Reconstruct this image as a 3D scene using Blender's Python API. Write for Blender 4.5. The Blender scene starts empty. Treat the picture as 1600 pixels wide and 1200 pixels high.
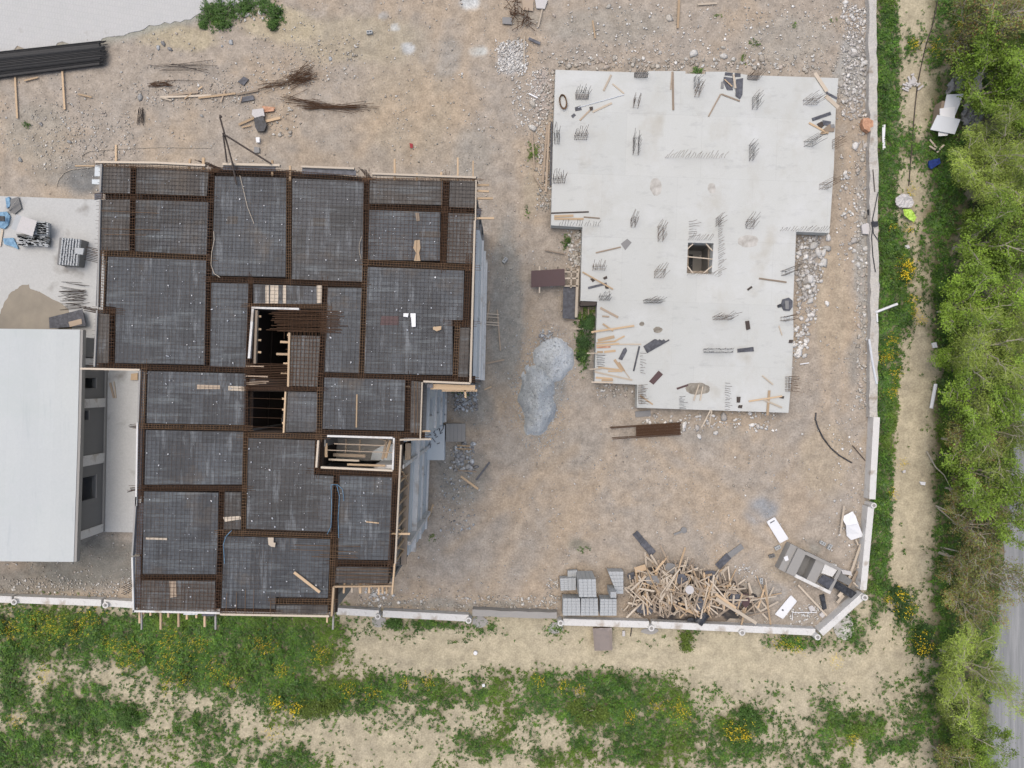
import bpy, math, random
import numpy as np
from mathutils import Vector

# ---------------------------------------------------------------- camera, light
SC = bpy.context.scene
COL = SC.collection
H, F = 50.0, 1110.0            # camera height in metres, focal length in photo pixels

cam = bpy.data.cameras.new("camera")
cam.sensor_width = 36.0
cam.lens = 36.0 * F / 1600.0
cam.clip_start = 0.5
cam.clip_end = 6000
camo = bpy.data.objects.new("camera", cam)
camo.location = (0, 0, H)
COL.objects.link(camo)
SC.camera = camo

SUN_EL, SUN_AZ = math.radians(74), math.radians(-48)      # azimuth clockwise from +y
w = bpy.data.worlds.new("World")
SC.world = w
w.use_nodes = True
nt = w.node_tree
nt.nodes.clear()
sky = nt.nodes.new("ShaderNodeTexSky")
sky.sky_type = 'NISHITA'
sky.sun_disc = False
sky.sun_elevation = SUN_EL
sky.sun_rotation = SUN_AZ
sky.air_density = 1.0
sky.dust_density = 5.0
sky.ozone_density = 1.0
bgn = nt.nodes.new("ShaderNodeBackground")
bgn.inputs[1].default_value = 0.128
wo = nt.nodes.new("ShaderNodeOutputWorld")
nt.links.new(sky.outputs[0], bgn.inputs[0])
nt.links.new(bgn.outputs[0], wo.inputs[0])
sun = bpy.data.lights.new("sun", 'SUN')
sun.energy = 0.9
sun.angle = math.radians(75)
sun.color = (1.0, 0.95, 0.86)
suno = bpy.data.objects.new("sun", sun)
sd = Vector((math.sin(SUN_AZ) * math.cos(SUN_EL), math.cos(SUN_AZ) * math.cos(SUN_EL), math.sin(SUN_EL)))
suno.rotation_euler = sd.to_track_quat('Z', 'Y').to_euler()
suno.location = (0, 0, 60)
COL.objects.link(suno)
SC.view_settings.view_transform = 'Standard'
SC.view_settings.look = 'None'
SC.view_settings.gamma = 1.0
SC.view_settings.use_curve_mapping = False
SC.view_settings.exposure = 0.44
try:
    SC.cycles.max_bounces = 6
    SC.cycles.diffuse_bounces = 3
    SC.cycles.glossy_bounces = 2
    SC.cycles.use_denoising = True
except Exception:
    pass

rnd = random.Random(7)
rng = np.random.default_rng(11)
PI = math.pi


def W(px, py, z=0.0):
    """World point at height z that the photo shows at pixel (px, py)."""
    d = H - z
    return Vector(((px - 800) * d / F, (600 - py) * d / F, z))


ROOF = 13.2


def RW(px, py, z):
    """Point of the tall building: plan position read at its deck, at height z."""
    d = H - ROOF
    return Vector(((px - 800) * d / F, (600 - py) * d / F, z))


# ---------------------------------------------------------------- noise
def vnoise(x, y, seed=0):
    xi = np.floor(x).astype(np.int64)
    yi = np.floor(y).astype(np.int64)
    fx, fy = x - xi, y - yi
    fx = fx * fx * (3 - 2 * fx)
    fy = fy * fy * (3 - 2 * fy)

    def h(a, b):
        n = (a * 374761393 + b * 668265263 + seed * 1442695041) & 0x7fffffff
        n = ((n ^ (n >> 13)) * 1274126177) & 0x7fffffff
        return ((n ^ (n >> 16)) & 0xffff) / 65535.0
    a, b = h(xi, yi), h(xi + 1, yi)
    c, d = h(xi, yi + 1), h(xi + 1, yi + 1)
    return (a * (1 - fx) + b * fx) * (1 - fy) + (c * (1 - fx) + d * fx) * fy


def fbm(x, y, seed=0, octv=4):
    s, a, t = 0.0, 1.0, 0.0
    for i in range(octv):
        s = s + a * vnoise(x * 2 ** i + 17.3 * i, y * 2 ** i + 9.1 * i, seed + i)
        t += a
        a *= 0.55
    return s / t


def sstep(a, b, x):
    t = np.clip((x - a) / (b - a), 0, 1)
    return t * t * (3 - 2 * t)


def inpoly(px, py, poly):
    r = np.zeros(np.shape(px), bool)
    n = len(poly)
    j = n - 1
    for i in range(n):
        xi, yi = poly[i]
        xj, yj = poly[j]
        c = ((yi > py) != (yj > py)) & (px < (xj - xi) * (py - yi) / ((yj - yi) or 1e-9) + xi)
        r ^= c
        j = i
    return r


def blob(px, py, cx, cy, rx, ry):
    return np.exp(-(((px - cx) / rx) ** 2 + ((py - cy) / ry) ** 2))


# ---------------------------------------------------------------- materials
MATS = {}


def mat(name, col, rough=0.85, var=0.25, scale=6.0, col2=None, bump=0.2, bscale=40.0, attr=None, objrand=0.0,
        streak=None, metal=0.0, spec=0.3, coord='Object', stain=None, fine=0.0):
    m = bpy.data.materials.new(name)
    m.use_nodes = True
    n, l = m.node_tree.nodes, m.node_tree.links
    b = n["Principled BSDF"]
    b.inputs["Roughness"].default_value = rough
    b.inputs["Metallic"].default_value = metal
    b.inputs["Specular IOR Level"].default_value = spec
    tc = n.new("ShaderNodeTexCoord")
    vec = tc.outputs[coord]
    if streak:
        mp = n.new("ShaderNodeMapping")
        mp.inputs["Scale"].default_value = streak
        l.new(vec, mp.inputs[0])
        svec = mp.outputs[0]
    else:
        svec = vec
    nz = n.new("ShaderNodeTexNoise")
    nz.inputs["Scale"].default_value = scale
    nz.inputs["Detail"].default_value = 6
    nz.inputs["Roughness"].default_value = 0.65
    l.new(svec, nz.inputs["Vector"])
    if attr:
        at = n.new("ShaderNodeAttribute")
        at.attribute_name = attr
        base = at.outputs["Color"]
    else:
        mx = n.new("ShaderNodeMix")
        mx.data_type = 'RGBA'
        c2 = col2 or tuple(c * 0.6 for c in col)
        mx.inputs[6].default_value = (*col, 1)
        mx.inputs[7].default_value = (*c2, 1)
        rp = n.new("ShaderNodeValToRGB")
        rp.color_ramp.elements[0].position = 0.35
        rp.color_ramp.elements[1].position = 0.7
        l.new(nz.outputs["Fac"], rp.inputs[0])
        l.new(rp.outputs[0], mx.inputs[0])
        base = mx.outputs[2]
    if stain:
        n3 = n.new("ShaderNodeTexNoise")
        n3.inputs["Scale"].default_value = stain[1]
        n3.inputs["Detail"].default_value = 4
        l.new(vec, n3.inputs["Vector"])
        r3 = n.new("ShaderNodeValToRGB")
        r3.color_ramp.elements[0].position = stain[2]
        r3.color_ramp.elements[1].position = stain[2] + 0.12
        l.new(n3.outputs["Fac"], r3.inputs[0])
        m3 = n.new("ShaderNodeMix")
        m3.data_type = 'RGBA'
        m3.inputs[7].default_value = (*stain[0], 1)
        l.new(r3.outputs[0], m3.inputs[0])
        l.new(base, m3.inputs[6])
        base = m3.outputs[2]
    # value variation
    hs = n.new("ShaderNodeHueSaturation")
    l.new(base, hs.inputs["Color"])
    mr = n.new("ShaderNodeMapRange")
    mr.inputs[1].default_value = 0.3
    mr.inputs[2].default_value = 0.7
    mr.inputs[3].default_value = 1 - var
    mr.inputs[4].default_value = 1 + var
    l.new(nz.outputs["Fac"], mr.inputs[0])
    val = mr.outputs[0]
    if fine:
        n4 = n.new("ShaderNodeTexNoise")
        n4.inputs["Scale"].default_value = bscale
        n4.inputs["Detail"].default_value = 3
        l.new(vec, n4.inputs["Vector"])
        mr4 = n.new("ShaderNodeMapRange")
        mr4.inputs[1].default_value = 0.25
        mr4.inputs[2].default_value = 0.75
        mr4.inputs[3].default_value = 1 - fine
        mr4.inputs[4].default_value = 1 + fine
        l.new(n4.outputs["Fac"], mr4.inputs[0])
        mm = n.new("ShaderNodeMath")
        mm.operation = 'MULTIPLY'
        l.new(val, mm.inputs[0])
        l.new(mr4.outputs[0], mm.inputs[1])
        val = mm.outputs[0]
    if objrand:
        oi = n.new("ShaderNodeObjectInfo")
        m2 = n.new("ShaderNodeMapRange")
        m2.inputs[3].default_value = 1 - objrand
        m2.inputs[4].default_value = 1 + objrand
        l.new(oi.outputs["Random"], m2.inputs[0])
        mm = n.new("ShaderNodeMath")
        mm.operation = 'MULTIPLY'
        l.new(val, mm.inputs[0])
        l.new(m2.outputs[0], mm.inputs[1])
        val = mm.outputs[0]
    l.new(val, hs.inputs["Value"])
    l.new(hs.outputs[0], b.inputs["Base Color"])
    if bump:
        bz = n.new("ShaderNodeTexNoise")
        bz.inputs["Scale"].default_value = bscale
        bz.inputs["Detail"].default_value = 4
        l.new(vec, bz.inputs["Vector"])
        bp = n.new("ShaderNodeBump")
        bp.inputs["Strength"].default_value = bump
        bp.inputs["Distance"].default_value = 0.03
        l.new(bz.outputs["Fac"], bp.inputs["Height"])
        l.new(bp.outputs[0], b.inputs["Normal"])
    MATS[name] = m
    return m


def brick_over(m, scale, c1, c2, mortar, bw, bh, ms=0.02, off=0.5, rot=0.0, amount=1.0):
    """Cross a brick pattern into the base colour of material m."""
    n, l = m.node_tree.nodes, m.node_tree.links
    b = n["Principled BSDF"]
    src = b.inputs["Base Color"].links[0].from_socket
    tc = n.new("ShaderNodeTexCoord")
    mp = n.new("ShaderNodeMapping")
    mp.inputs["Rotation"].default_value = (0, 0, rot)
    l.new(tc.outputs["Object"], mp.inputs[0])
    br = n.new("ShaderNodeTexBrick")
    br.inputs["Color1"].default_value = (*c1, 1)
    br.inputs["Color2"].default_value = (*c2, 1)
    br.inputs["Mortar"].default_value = (*mortar, 1)
    br.inputs["Scale"].default_value = scale
    br.inputs["Mortar Size"].default_value = ms
    br.inputs["Brick Width"].default_value = bw
    br.inputs["Row Height"].default_value = bh
    br.offset = off
    l.new(mp.outputs[0], br.inputs["Vector"])
    mx = n.new("ShaderNodeMix")
    mx.data_type = 'RGBA'
    mx.blend_type = 'MULTIPLY'
    mx.inputs[0].default_value = amount
    l.new(src, mx.inputs[6])
    l.new(br.outputs["Color"], mx.inputs[7])
    l.new(mx.outputs[2], b.inputs["Base Color"])


def scuff(m, col, sc, scale, thr, amount):
    """Irregular worn patches of another tone laid over a material's colour."""
    n, l = m.node_tree.nodes, m.node_tree.links
    b = n["Principled BSDF"]
    src = b.inputs["Base Color"].links[0].from_socket
    tc = n.new("ShaderNodeTexCoord")
    mp = n.new("ShaderNodeMapping")
    mp.inputs["Scale"].default_value = sc
    mp.inputs["Location"].default_value = (len(n) * 1.7, len(n) * 0.9, 0)
    l.new(tc.outputs["Object"], mp.inputs[0])
    nz = n.new("ShaderNodeTexNoise")
    nz.inputs["Scale"].default_value = scale
    nz.inputs["Detail"].default_value = 8
    nz.inputs["Roughness"].default_value = 0.7
    l.new(mp.outputs[0], nz.inputs["Vector"])
    mr = n.new("ShaderNodeMapRange")
    mr.inputs[1].default_value = thr
    mr.inputs[2].default_value = thr + 0.16
    mr.inputs[3].default_value = 0.0
    mr.inputs[4].default_value = amount
    l.new(nz.outputs["Fac"], mr.inputs[0])
    mx = n.new("ShaderNodeMix")
    mx.data_type = 'RGBA'
    mx.inputs[7].default_value = (*col, 1)
    l.new(mr.outputs[0], mx.inputs[0])
    l.new(src, mx.inputs[6])
    l.new(mx.outputs[2], b.inputs["Base Color"])


M_ground = mat("earth", None, attr='col', rough=0.95, var=0.2, scale=1.3, bump=0.5, bscale=9.0, fine=0.22, spec=0.1)
M_stone = mat("stone", None, attr='col', rough=0.9, var=0.2, scale=9, bump=0.3, bscale=30, spec=0.15)
M_leaf = mat("leaf", None, attr='col', rough=0.6, var=0.25, scale=1.2, bump=0, spec=0.25)
M_tleaf = mat("tree_leaf", None, attr='col', rough=0.55, var=0.25, scale=0.5, bump=0, spec=0.25, objrand=0.3)
M_flower = mat("flower", (0.62, 0.42, 0.01), col2=(0.75, 0.6, 0.03), rough=0.6, bump=0, scale=3)
M_bark = mat("bark", (0.42, 0.39, 0.32), col2=(0.26, 0.23, 0.18), scale=12, bump=0.3)
M_slab = mat("slab_concrete", (0.51, 0.52, 0.49), col2=(0.47, 0.48, 0.46), rough=0.85, var=0.07, scale=0.45, bump=0.1,
             fine=0.05, bscale=14, stain=((0.43, 0.42, 0.375), 0.33, 0.64))
brick_over(M_slab, 1.0, (1.02, 1.02, 1.02), (0.965, 0.97, 0.975), (0.90, 0.90, 0.90), 5.2, 4.3, ms=0.012, rot=math.radians(2), off=0.3)
scuff(M_slab, (0.32, 0.325, 0.32), (1.2, 3.0, 1), 0.7, 0.555, 0.45)
scuff(M_slab, (0.41, 0.395, 0.345), (0.9, 0.5, 1), 0.4, 0.54, 0.45)
scuff(M_slab, (0.58, 0.595, 0.59), (0.25, 0.25, 1), 0.9, 0.52, 0.5)
M_podium = mat("podium_concrete", (0.47, 0.475, 0.46), col2=(0.40, 0.405, 0.39), rough=0.85, var=0.12, scale=0.6, bump=0.15,
               fine=0.08, bscale=10, stain=((0.24, 0.23, 0.21), 0.45, 0.6))
M_roof = mat("roof_screed", (0.475, 0.505, 0.505), col2=(0.455, 0.48, 0.47), rough=0.75, var=0.06, scale=0.3, bump=0.05,
             streak=(1, 0.4, 1), fine=0.03, bscale=8)
M_conc = mat("grey_concrete", (0.33, 0.32, 0.30), col2=(0.24, 0.235, 0.22), var=0.15, scale=1.5, bump=0.2, fine=0.08)
M_infill = mat("block_infill", (0.20, 0.20, 0.195), col2=(0.145, 0.145, 0.14), var=0.15, scale=2, bump=0.2, streak=(1, 1, 0.3))
M_wallw = mat("white_wall_concrete", (0.64, 0.635, 0.61), col2=(0.55, 0.545, 0.52), var=0.12, scale=1.2, bump=0.25, fine=0.08,
              bscale=14, stain=((0.40, 0.36, 0.31), 1.1, 0.56))
scuff(M_wallw, (0.30, 0.28, 0.25), (1, 1, 1), 2.2, 0.57, 0.7)
M_plaster = mat("pale_facade", (0.58, 0.62, 0.63), col2=(0.50, 0.54, 0.55), var=0.12, scale=1.0, bump=0.1, streak=(1, 1, 0.4),
                stain=((0.22, 0.36, 0.30), 0.3, 0.72))
DK = dict(rough=0.55, var=0.4, bump=0.05, fine=0.25, bscale=5, spec=0.4)
M_deck = mat("formwork_film", (0.058, 0.066, 0.076), col2=(0.030, 0.034, 0.039), scale=2.0, streak=(2.6, 0.35, 1), **DK)
brick_over(M_deck, 1.0, (1.36, 1.38, 1.38), (0.74, 0.74, 0.75), (0.3, 0.26, 0.22), 0.62, 2.5, ms=0.008, rot=math.radians(2))
M_deckc = mat("formwork_film_grey", (0.062, 0.067, 0.073), col2=(0.032, 0.034, 0.037), scale=2.0, streak=(0.35, 2.6, 1), **DK)
brick_over(M_deckc, 1.0, (1.34, 1.34, 1.36), (0.74, 0.72, 0.70), (0.3, 0.26, 0.22), 2.5, 1.25, ms=0.008, rot=math.radians(2))
M_deckb = mat("formwork_brown", (0.068, 0.062, 0.056), col2=(0.040, 0.036, 0.033), scale=2.4, streak=(2.4, 0.4, 1), **DK)
brick_over(M_deckb, 1.0, (1.25, 1.24, 1.22), (0.78, 0.78, 0.8), (0.35, 0.3, 0.26), 0.62, 2.5, ms=0.008, rot=math.radians(2))
for m_ in (M_deck, M_deckc, M_deckb):
    scuff(m_, (0.19, 0.21, 0.225), (2.4, 0.45, 1), 0.9, 0.55, 0.8)
    scuff(m_, (0.13, 0.15, 0.16), (0.35, 2.4, 1), 0.9, 0.525, 0.8)
    scuff(m_, (0.11, 0.085, 0.06), (0.8, 0.8, 1), 0.5, 0.57, 0.6)
scuff(M_roof, (0.44, 0.475, 0.465), (0.35, 0.5, 1), 0.6, 0.5, 0.8)
scuff(M_roof, (0.35, 0.385, 0.40), (3.0, 0.3, 1), 0.8, 0.57, 0.5)
brick_over(M_roof, 1.0, (1.01, 1.01, 1.01), (0.985, 0.985, 0.985), (0.94, 0.94, 0.94), 1.02, 60, ms=0.008, rot=math.radians(2), off=0.0)
M_rust = mat("rusty_steel", (0.108, 0.058, 0.031), col2=(0.055, 0.031, 0.018), rough=0.85, var=0.4, scale=4, bump=0)
M_rustl = mat("rusty_steel_light", (0.20, 0.125, 0.07), col2=(0.10, 0.06, 0.035), rough=0.85, var=0.4, scale=3, bump=0)
M_steel = mat("dark_steel", (0.075, 0.06, 0.05), col2=(0.04, 0.032, 0.028), rough=0.7, var=0.3, scale=4, bump=0)
M_barblk = mat("black_bar", (0.042, 0.042, 0.042), col2=(0.03, 0.03, 0.03), rough=0.6, var=0.3, scale=4, bump=0)
M_meshm = mat("mesh_steel", (0.045, 0.036, 0.032), col2=(0.085, 0.062, 0.045), rough=0.7, var=0.3, scale=0.7, bump=0)
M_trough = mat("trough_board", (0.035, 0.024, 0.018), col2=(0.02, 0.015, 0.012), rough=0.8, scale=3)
M_wood = mat("fresh_timber", (0.50, 0.375, 0.245), col2=(0.38, 0.275, 0.17), rough=0.8, var=0.15, scale=5, bump=0.15, objrand=0.22)
M_woodg = mat("weathered_timber", (0.36, 0.29, 0.215), col2=(0.25, 0.20, 0.155), rough=0.85, var=0.2, scale=5, bump=0.15, objrand=0.3)
M_woodp = mat("pale_timber", (0.52, 0.45, 0.36), col2=(0.42, 0.36, 0.28), rough=0.85, var=0.12, scale=5, bump=0.1, objrand=0.15)
M_plyd = mat("dark_plywood", (0.06, 0.063, 0.075), col2=(0.095, 0.10, 0.115), rough=0.5, var=0.25, scale=4, bump=0.05, objrand=0.2)
M_plym = mat("maroon_plywood", (0.095, 0.055, 0.055), col2=(0.065, 0.04, 0.042), rough=0.55, var=0.2, scale=4, bump=0.05)
M_block = mat("grey_block", (0.42, 0.44, 0.445), col2=(0.36, 0.38, 0.385), rough=0.9, var=0.1, scale=4, bump=0.2, fine=0.06)
M_white = mat("white_paint", (0.72, 0.73, 0.74), col2=(0.66, 0.67, 0.68), rough=0.4, var=0.04, scale=3, bump=0)
M_whiteb = mat("white_board", (0.60, 0.63, 0.66), col2=(0.54, 0.57, 0.60), rough=0.5, var=0.06, scale=2, bump=0.05)
M_tarp = mat("grey_tarp", (0.24, 0.24, 0.235), col2=(0.15, 0.15, 0.15), rough=0.45, var=0.2, scale=4, bump=0.2, bscale=8)
M_black = mat("black_plastic", (0.018, 0.02, 0.024), col2=(0.05, 0.055, 0.065), rough=0.4, var=0.3, scale=5, bump=0.3, bscale=10)
M_blue = mat("blue_plastic", (0.015, 0.03, 0.16), col2=(0.02, 0.05, 0.2), rough=0.5, bump=0.1)
M_cyan = mat("blue_sheet", (0.10, 0.22, 0.36), col2=(0.2, 0.34, 0.45), rough=0.5, bump=0.2)
M_lime = mat("lime_plastic", (0.34, 0.55, 0.05), col2=(0.45, 0.65, 0.15), rough=0.5, bump=0.2)
M_bag = mat("pale_bag", (0.55, 0.54, 0.52), col2=(0.42, 0.40, 0.40), rough=0.7, var=0.2, scale=8, bump=0.3, bscale=12)
M_pink = mat("terracotta", (0.42, 0.22, 0.13), col2=(0.5, 0.30, 0.2), rough=0.8, bump=0.1)
M_red = mat("red_plastic", (0.35, 0.03, 0.04), rough=0.6, bump=0)
M_road = mat("road_asphalt", (0.225, 0.235, 0.24), col2=(0.275, 0.28, 0.28), rough=0.9, var=0.15, scale=1.2, streak=(3, 0.15, 1), bump=0.2, fine=0.1,
             bscale=20)
M_paver = mat("pale_paving", (0.47, 0.475, 0.46), col2=(0.43, 0.43, 0.42), rough=0.9, var=0.08, scale=0.8, bump=0.1, fine=0.06, bscale=12,
              stain=((0.34, 0.335, 0.31), 0.8, 0.64))
brick_over(M_paver, 1.0, (1.01, 1.01, 1.0), (0.985, 0.985, 0.99), (0.93, 0.93, 0.93), 0.2, 0.4, ms=0.02, rot=math.radians(10))
M_mound = mat("cement_powder", (0.53, 0.56, 0.575), col2=(0.44, 0.47, 0.48), rough=0.95, var=0.12, scale=1.6, bump=0.4, bscale=8, fine=0.12)
M_gravelg = mat("grey_grit", (0.47, 0.50, 0.515), col2=(0.36, 0.39, 0.40), rough=0.95, var=0.2, scale=5, bump=0.6, bscale=22, fine=0.3)
M_water = mat("puddle_water", (0.17, 0.145, 0.105), col2=(0.21, 0.18, 0.13), rough=0.12, var=0.1, scale=0.5, bump=0, spec=0.5)
M_dark = mat("dark_interior", (0.03, 0.03, 0.03), rough=0.9, bump=0)

# ---------------------------------------------------------------- mesh builder
ORG = {}


class MB:
    def __init__(s):
        s.v, s.f = [], []

    def add(s, vs, fs):
        o = len(s.v)
        s.v += [tuple(a) for a in vs]
        s.f += [tuple(i + o for i in q) for q in fs]

    def prism(s, pts, z0, z1):
        """Vertical prism over a plan outline of (x, y)."""
        n = len(pts)
        a = sum(pts[i][0] * pts[(i + 1) % n][1] - pts[(i + 1) % n][0] * pts[i][1] for i in range(n))
        if a < 0:
            pts = pts[::-1]
        vs = [(p[0], p[1], z0) for p in pts] + [(p[0], p[1], z1) for p in pts]
        fs = [tuple(range(n - 1, -1, -1)), tuple(range(n, 2 * n))]
        fs += [(i, (i + 1) % n, n + (i + 1) % n, n + i) for i in range(n)]
        s.add(vs, fs)
        return s

    def bar(s, p0, p1, wd, ht, up=None):
        """Rectangular bar from p0 to p1 (centres), width across, height along up."""
        p0, p1 = Vector(p0), Vector(p1)
        d = (p1 - p0)
        if d.length < 1e-6:
            return s
        d.normalize()
        u = Vector(up) if up else Vector((0, 0, 1))
        if abs(d.dot(u)) > 0.97:
            u = Vector((1, 0, 0))
        sd_ = d.cross(u).normalized()
        u = sd_.cross(d).normalized()
        a, b = sd_ * wd / 2, u * ht / 2
        vs = [p + q for p in (p0, p1) for q in (-a - b, a - b, a + b, -a + b)]
        s.add(vs, [(0, 1, 2, 3), (7, 6, 5, 4), (0, 4, 5, 1), (1, 5, 6, 2), (2, 6, 7, 3), (3, 7, 4, 0)])
        return s

    def tube(s, pts, r, n=5, r1=None):
        pts = [Vector(p) for p in pts]
        m = len(pts)
        o = len(s.v)
        for i, p in enumerate(pts):
            d = (pts[min(i + 1, m - 1)] - pts[max(i - 1, 0)])
            d = d.normalized() if d.length > 1e-9 else Vector((0, 0, 1))
            u = Vector((0, 0, 1)) if abs(d.z) < 0.9 else Vector((1, 0, 0))
            a = d.cross(u).normalized()
            b = a.cross(d).normalized()
            rr = r if r1 is None else r + (r1 - r) * i / max(1, m - 1)
            for k in range(n):
                t = 2 * PI * k / n
                s.v.append(tuple(p + a * math.cos(t) * rr + b * math.sin(t) * rr))
        for i in range(m - 1):
            for k in range(n):
                k2 = (k + 1) % n
                s.f.append((o + i * n + k, o + (i + 1) * n + k, o + (i + 1) * n + k2, o + i * n + k2))
        s.f.append(tuple(o + k for k in range(n)))
        s.f.append(tuple(o + (m - 1) * n + k for k in range(n - 1, -1, -1)))
        return s

    def disc(s, c, r, z0, z1, n=14):
        return s.prism([(c[0] + r * math.cos(2 * PI * k / n), c[1] + r * math.sin(2 * PI * k / n)) for k in range(n)], z0, z1)

    def build(s, name, m, parent=None, origin=None, smooth=False):
        if parent is not None:
            og = ORG[parent.name]
        else:
            if origin is None:
                a = np.array(s.v)
                lo, hi = a.min(0), a.max(0)
                origin = Vector(((lo[0] + hi[0]) / 2, (lo[1] + hi[1]) / 2, lo[2]))
            og = Vector(origin)
        me = bpy.data.meshes.new(name)
        me.from_pydata([(a[0] - og[0], a[1] - og[1], a[2] - og[2]) for a in s.v], [], s.f)
        me.materials.append(m)
        if smooth:
            me.polygons.foreach_set("use_smooth", [True] * len(me.polygons))
        o = bpy.data.objects.new(name, me)
        COL.objects.link(o)
        if parent is not None:
            o.parent = parent
        else:
            o.location = og
        ORG[o.name] = og
        return o


def tag(o, label=None, cat=None, group=None, kind=None):
    if label:
        o["label"] = label
    if cat:
        o["category"] = cat
    if group:
        o["group"] = group
    if kind:
        o["kind"] = kind
    return o


def empty(name, loc, label, cat, group=None):
    o = bpy.data.objects.new(name, None)
    o.empty_display_size = 0.3
    o.location = loc
    COL.objects.link(o)
    ORG[o.name] = Vector(loc)
    return tag(o, label, cat, group)


def npmesh(name, V, Fq, m, col=None, kind=None, loc=(0, 0, 0), parent=None, smooth=False):
    """Mesh from numpy vertices and equal-size faces, with an optional point colour."""
    me = bpy.data.meshes.new(name)
    V = np.asarray(V, np.float32)
    Fq = np.asarray(Fq, np.int32)
    k = Fq.shape[1]
    me.vertices.add(len(V))
    me.vertices.foreach_set("co", V.ravel())
    me.loops.add(Fq.size)
    me.loops.foreach_set("vertex_index", Fq.ravel())
    me.polygons.add(len(Fq))
    me.polygons.foreach_set("loop_start", np.arange(0, Fq.size, k, dtype=np.int32))
    me.polygons.foreach_set("loop_total", np.full(len(Fq), k, np.int32))
    if smooth:
        me.polygons.foreach_set("use_smooth", np.ones(len(Fq), bool))
    me.update()
    me.validate()
    if col is not None:
        a = me.attributes.new('col', 'FLOAT_COLOR', 'POINT')
        c = np.ones((len(V), 4), np.float32)
        c[:, :3] = col
        a.data.foreach_set("color", c.ravel())
    me.materials.append(m)
    o = bpy.data.objects.new(name, me)
    o.location = loc
    COL.objects.link(o)
    if parent is not None:
        o.parent = parent
    if kind:
        o["kind"] = kind
    return o


def px2m(p, z=0.0):
    return p * (H - z) / F


def board(x0, y0, x1, y1, wpx, z, label, m=None, th=0.04, name="board", cat="board", group=None, z1=None):
    """One loose board given by its end points in the photo; z is the level it lies on."""
    m = m or M_wood
    p0 = W(x0, y0, z + th / 2)
    p1 = W(x1, y1, (z if z1 is None else z1) + th / 2)
    o = MB().bar(p0, p1, px2m(wpx, z), th).build(name, m)
    return tag(o, label, cat, group)


def panel(pts, z, th, label, m, name, cat, group=None, lift=0.0):
    """A flat board cut to an outline given in photo pixels, lying at level z."""
    q = [W(x, y, z) for x, y in pts]
    b = MB().prism([(p.x, p.y) for p in q], z + lift, z + lift + th)
    return tag(b.build(name, m), label, cat, group)

# ================================================================ THE GROUND
YARD = [(-900, -900), (1364, -900), (1364, 0), (1366, 300), (1367, 480), (1364, 650), (1362, 700), (1355, 790), (1345, 925),
        (1278, 986), (985, 968), (880, 964), (735, 958), (525, 948), (208, 942), (0, 933), (-900, 895)]
gx = np.concatenate([[-3000, -900, -300, -120, -70], np.arange(-44, 44.01, 0.17), [70, 120, 300, 900, 3000]])
gy = np.concatenate([[-3000, -900, -300, -120, -60], np.arange(-33, 33.01, 0.17), [60, 120, 300, 900, 3000]])
X, Y = np.meshgrid(gx, gy)
PX, PY = 800 + X * F / H, 600 - Y * F / H
wob = (fbm(X * 0.5, Y * 0.5, 3) - 0.5) * 60
wob2 = (fbm(X * 0.5 + 50, Y * 0.5, 5) - 0.5) * 60
IN = inpoly(PX, PY, YARD).astype(float)
A = lambda r, g, b: np.array([r, g, b])
C = np.zeros(X.shape + (3,))


def lay(mask, c):
    global C
    C = C * (1 - mask[..., None]) + np.asarray(c) * mask[..., None]


n1 = fbm(X * 0.25, Y * 0.25, 21)
n2 = fbm(X * 0.9, Y * 0.9, 31)
n3 = fbm(X * 2.6, Y * 2.6, 41)
SAND, SAND2 = A(.40, .355, .25), A(.345, .305, .22)
DIRT, WARM, GREY, DARK = A(.332, .289, .238), A(.366, .293, .212), A(.298, .274, .242), A(.165, .15, .128)
lay(np.ones_like(X), SAND)
lay(sstep(.45, .7, n2) * .5, SAND2)
lay(sstep(.5, .75, fbm(X * .5, Y * .5, 77)) * .35, A(.36, .32, .24))
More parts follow.
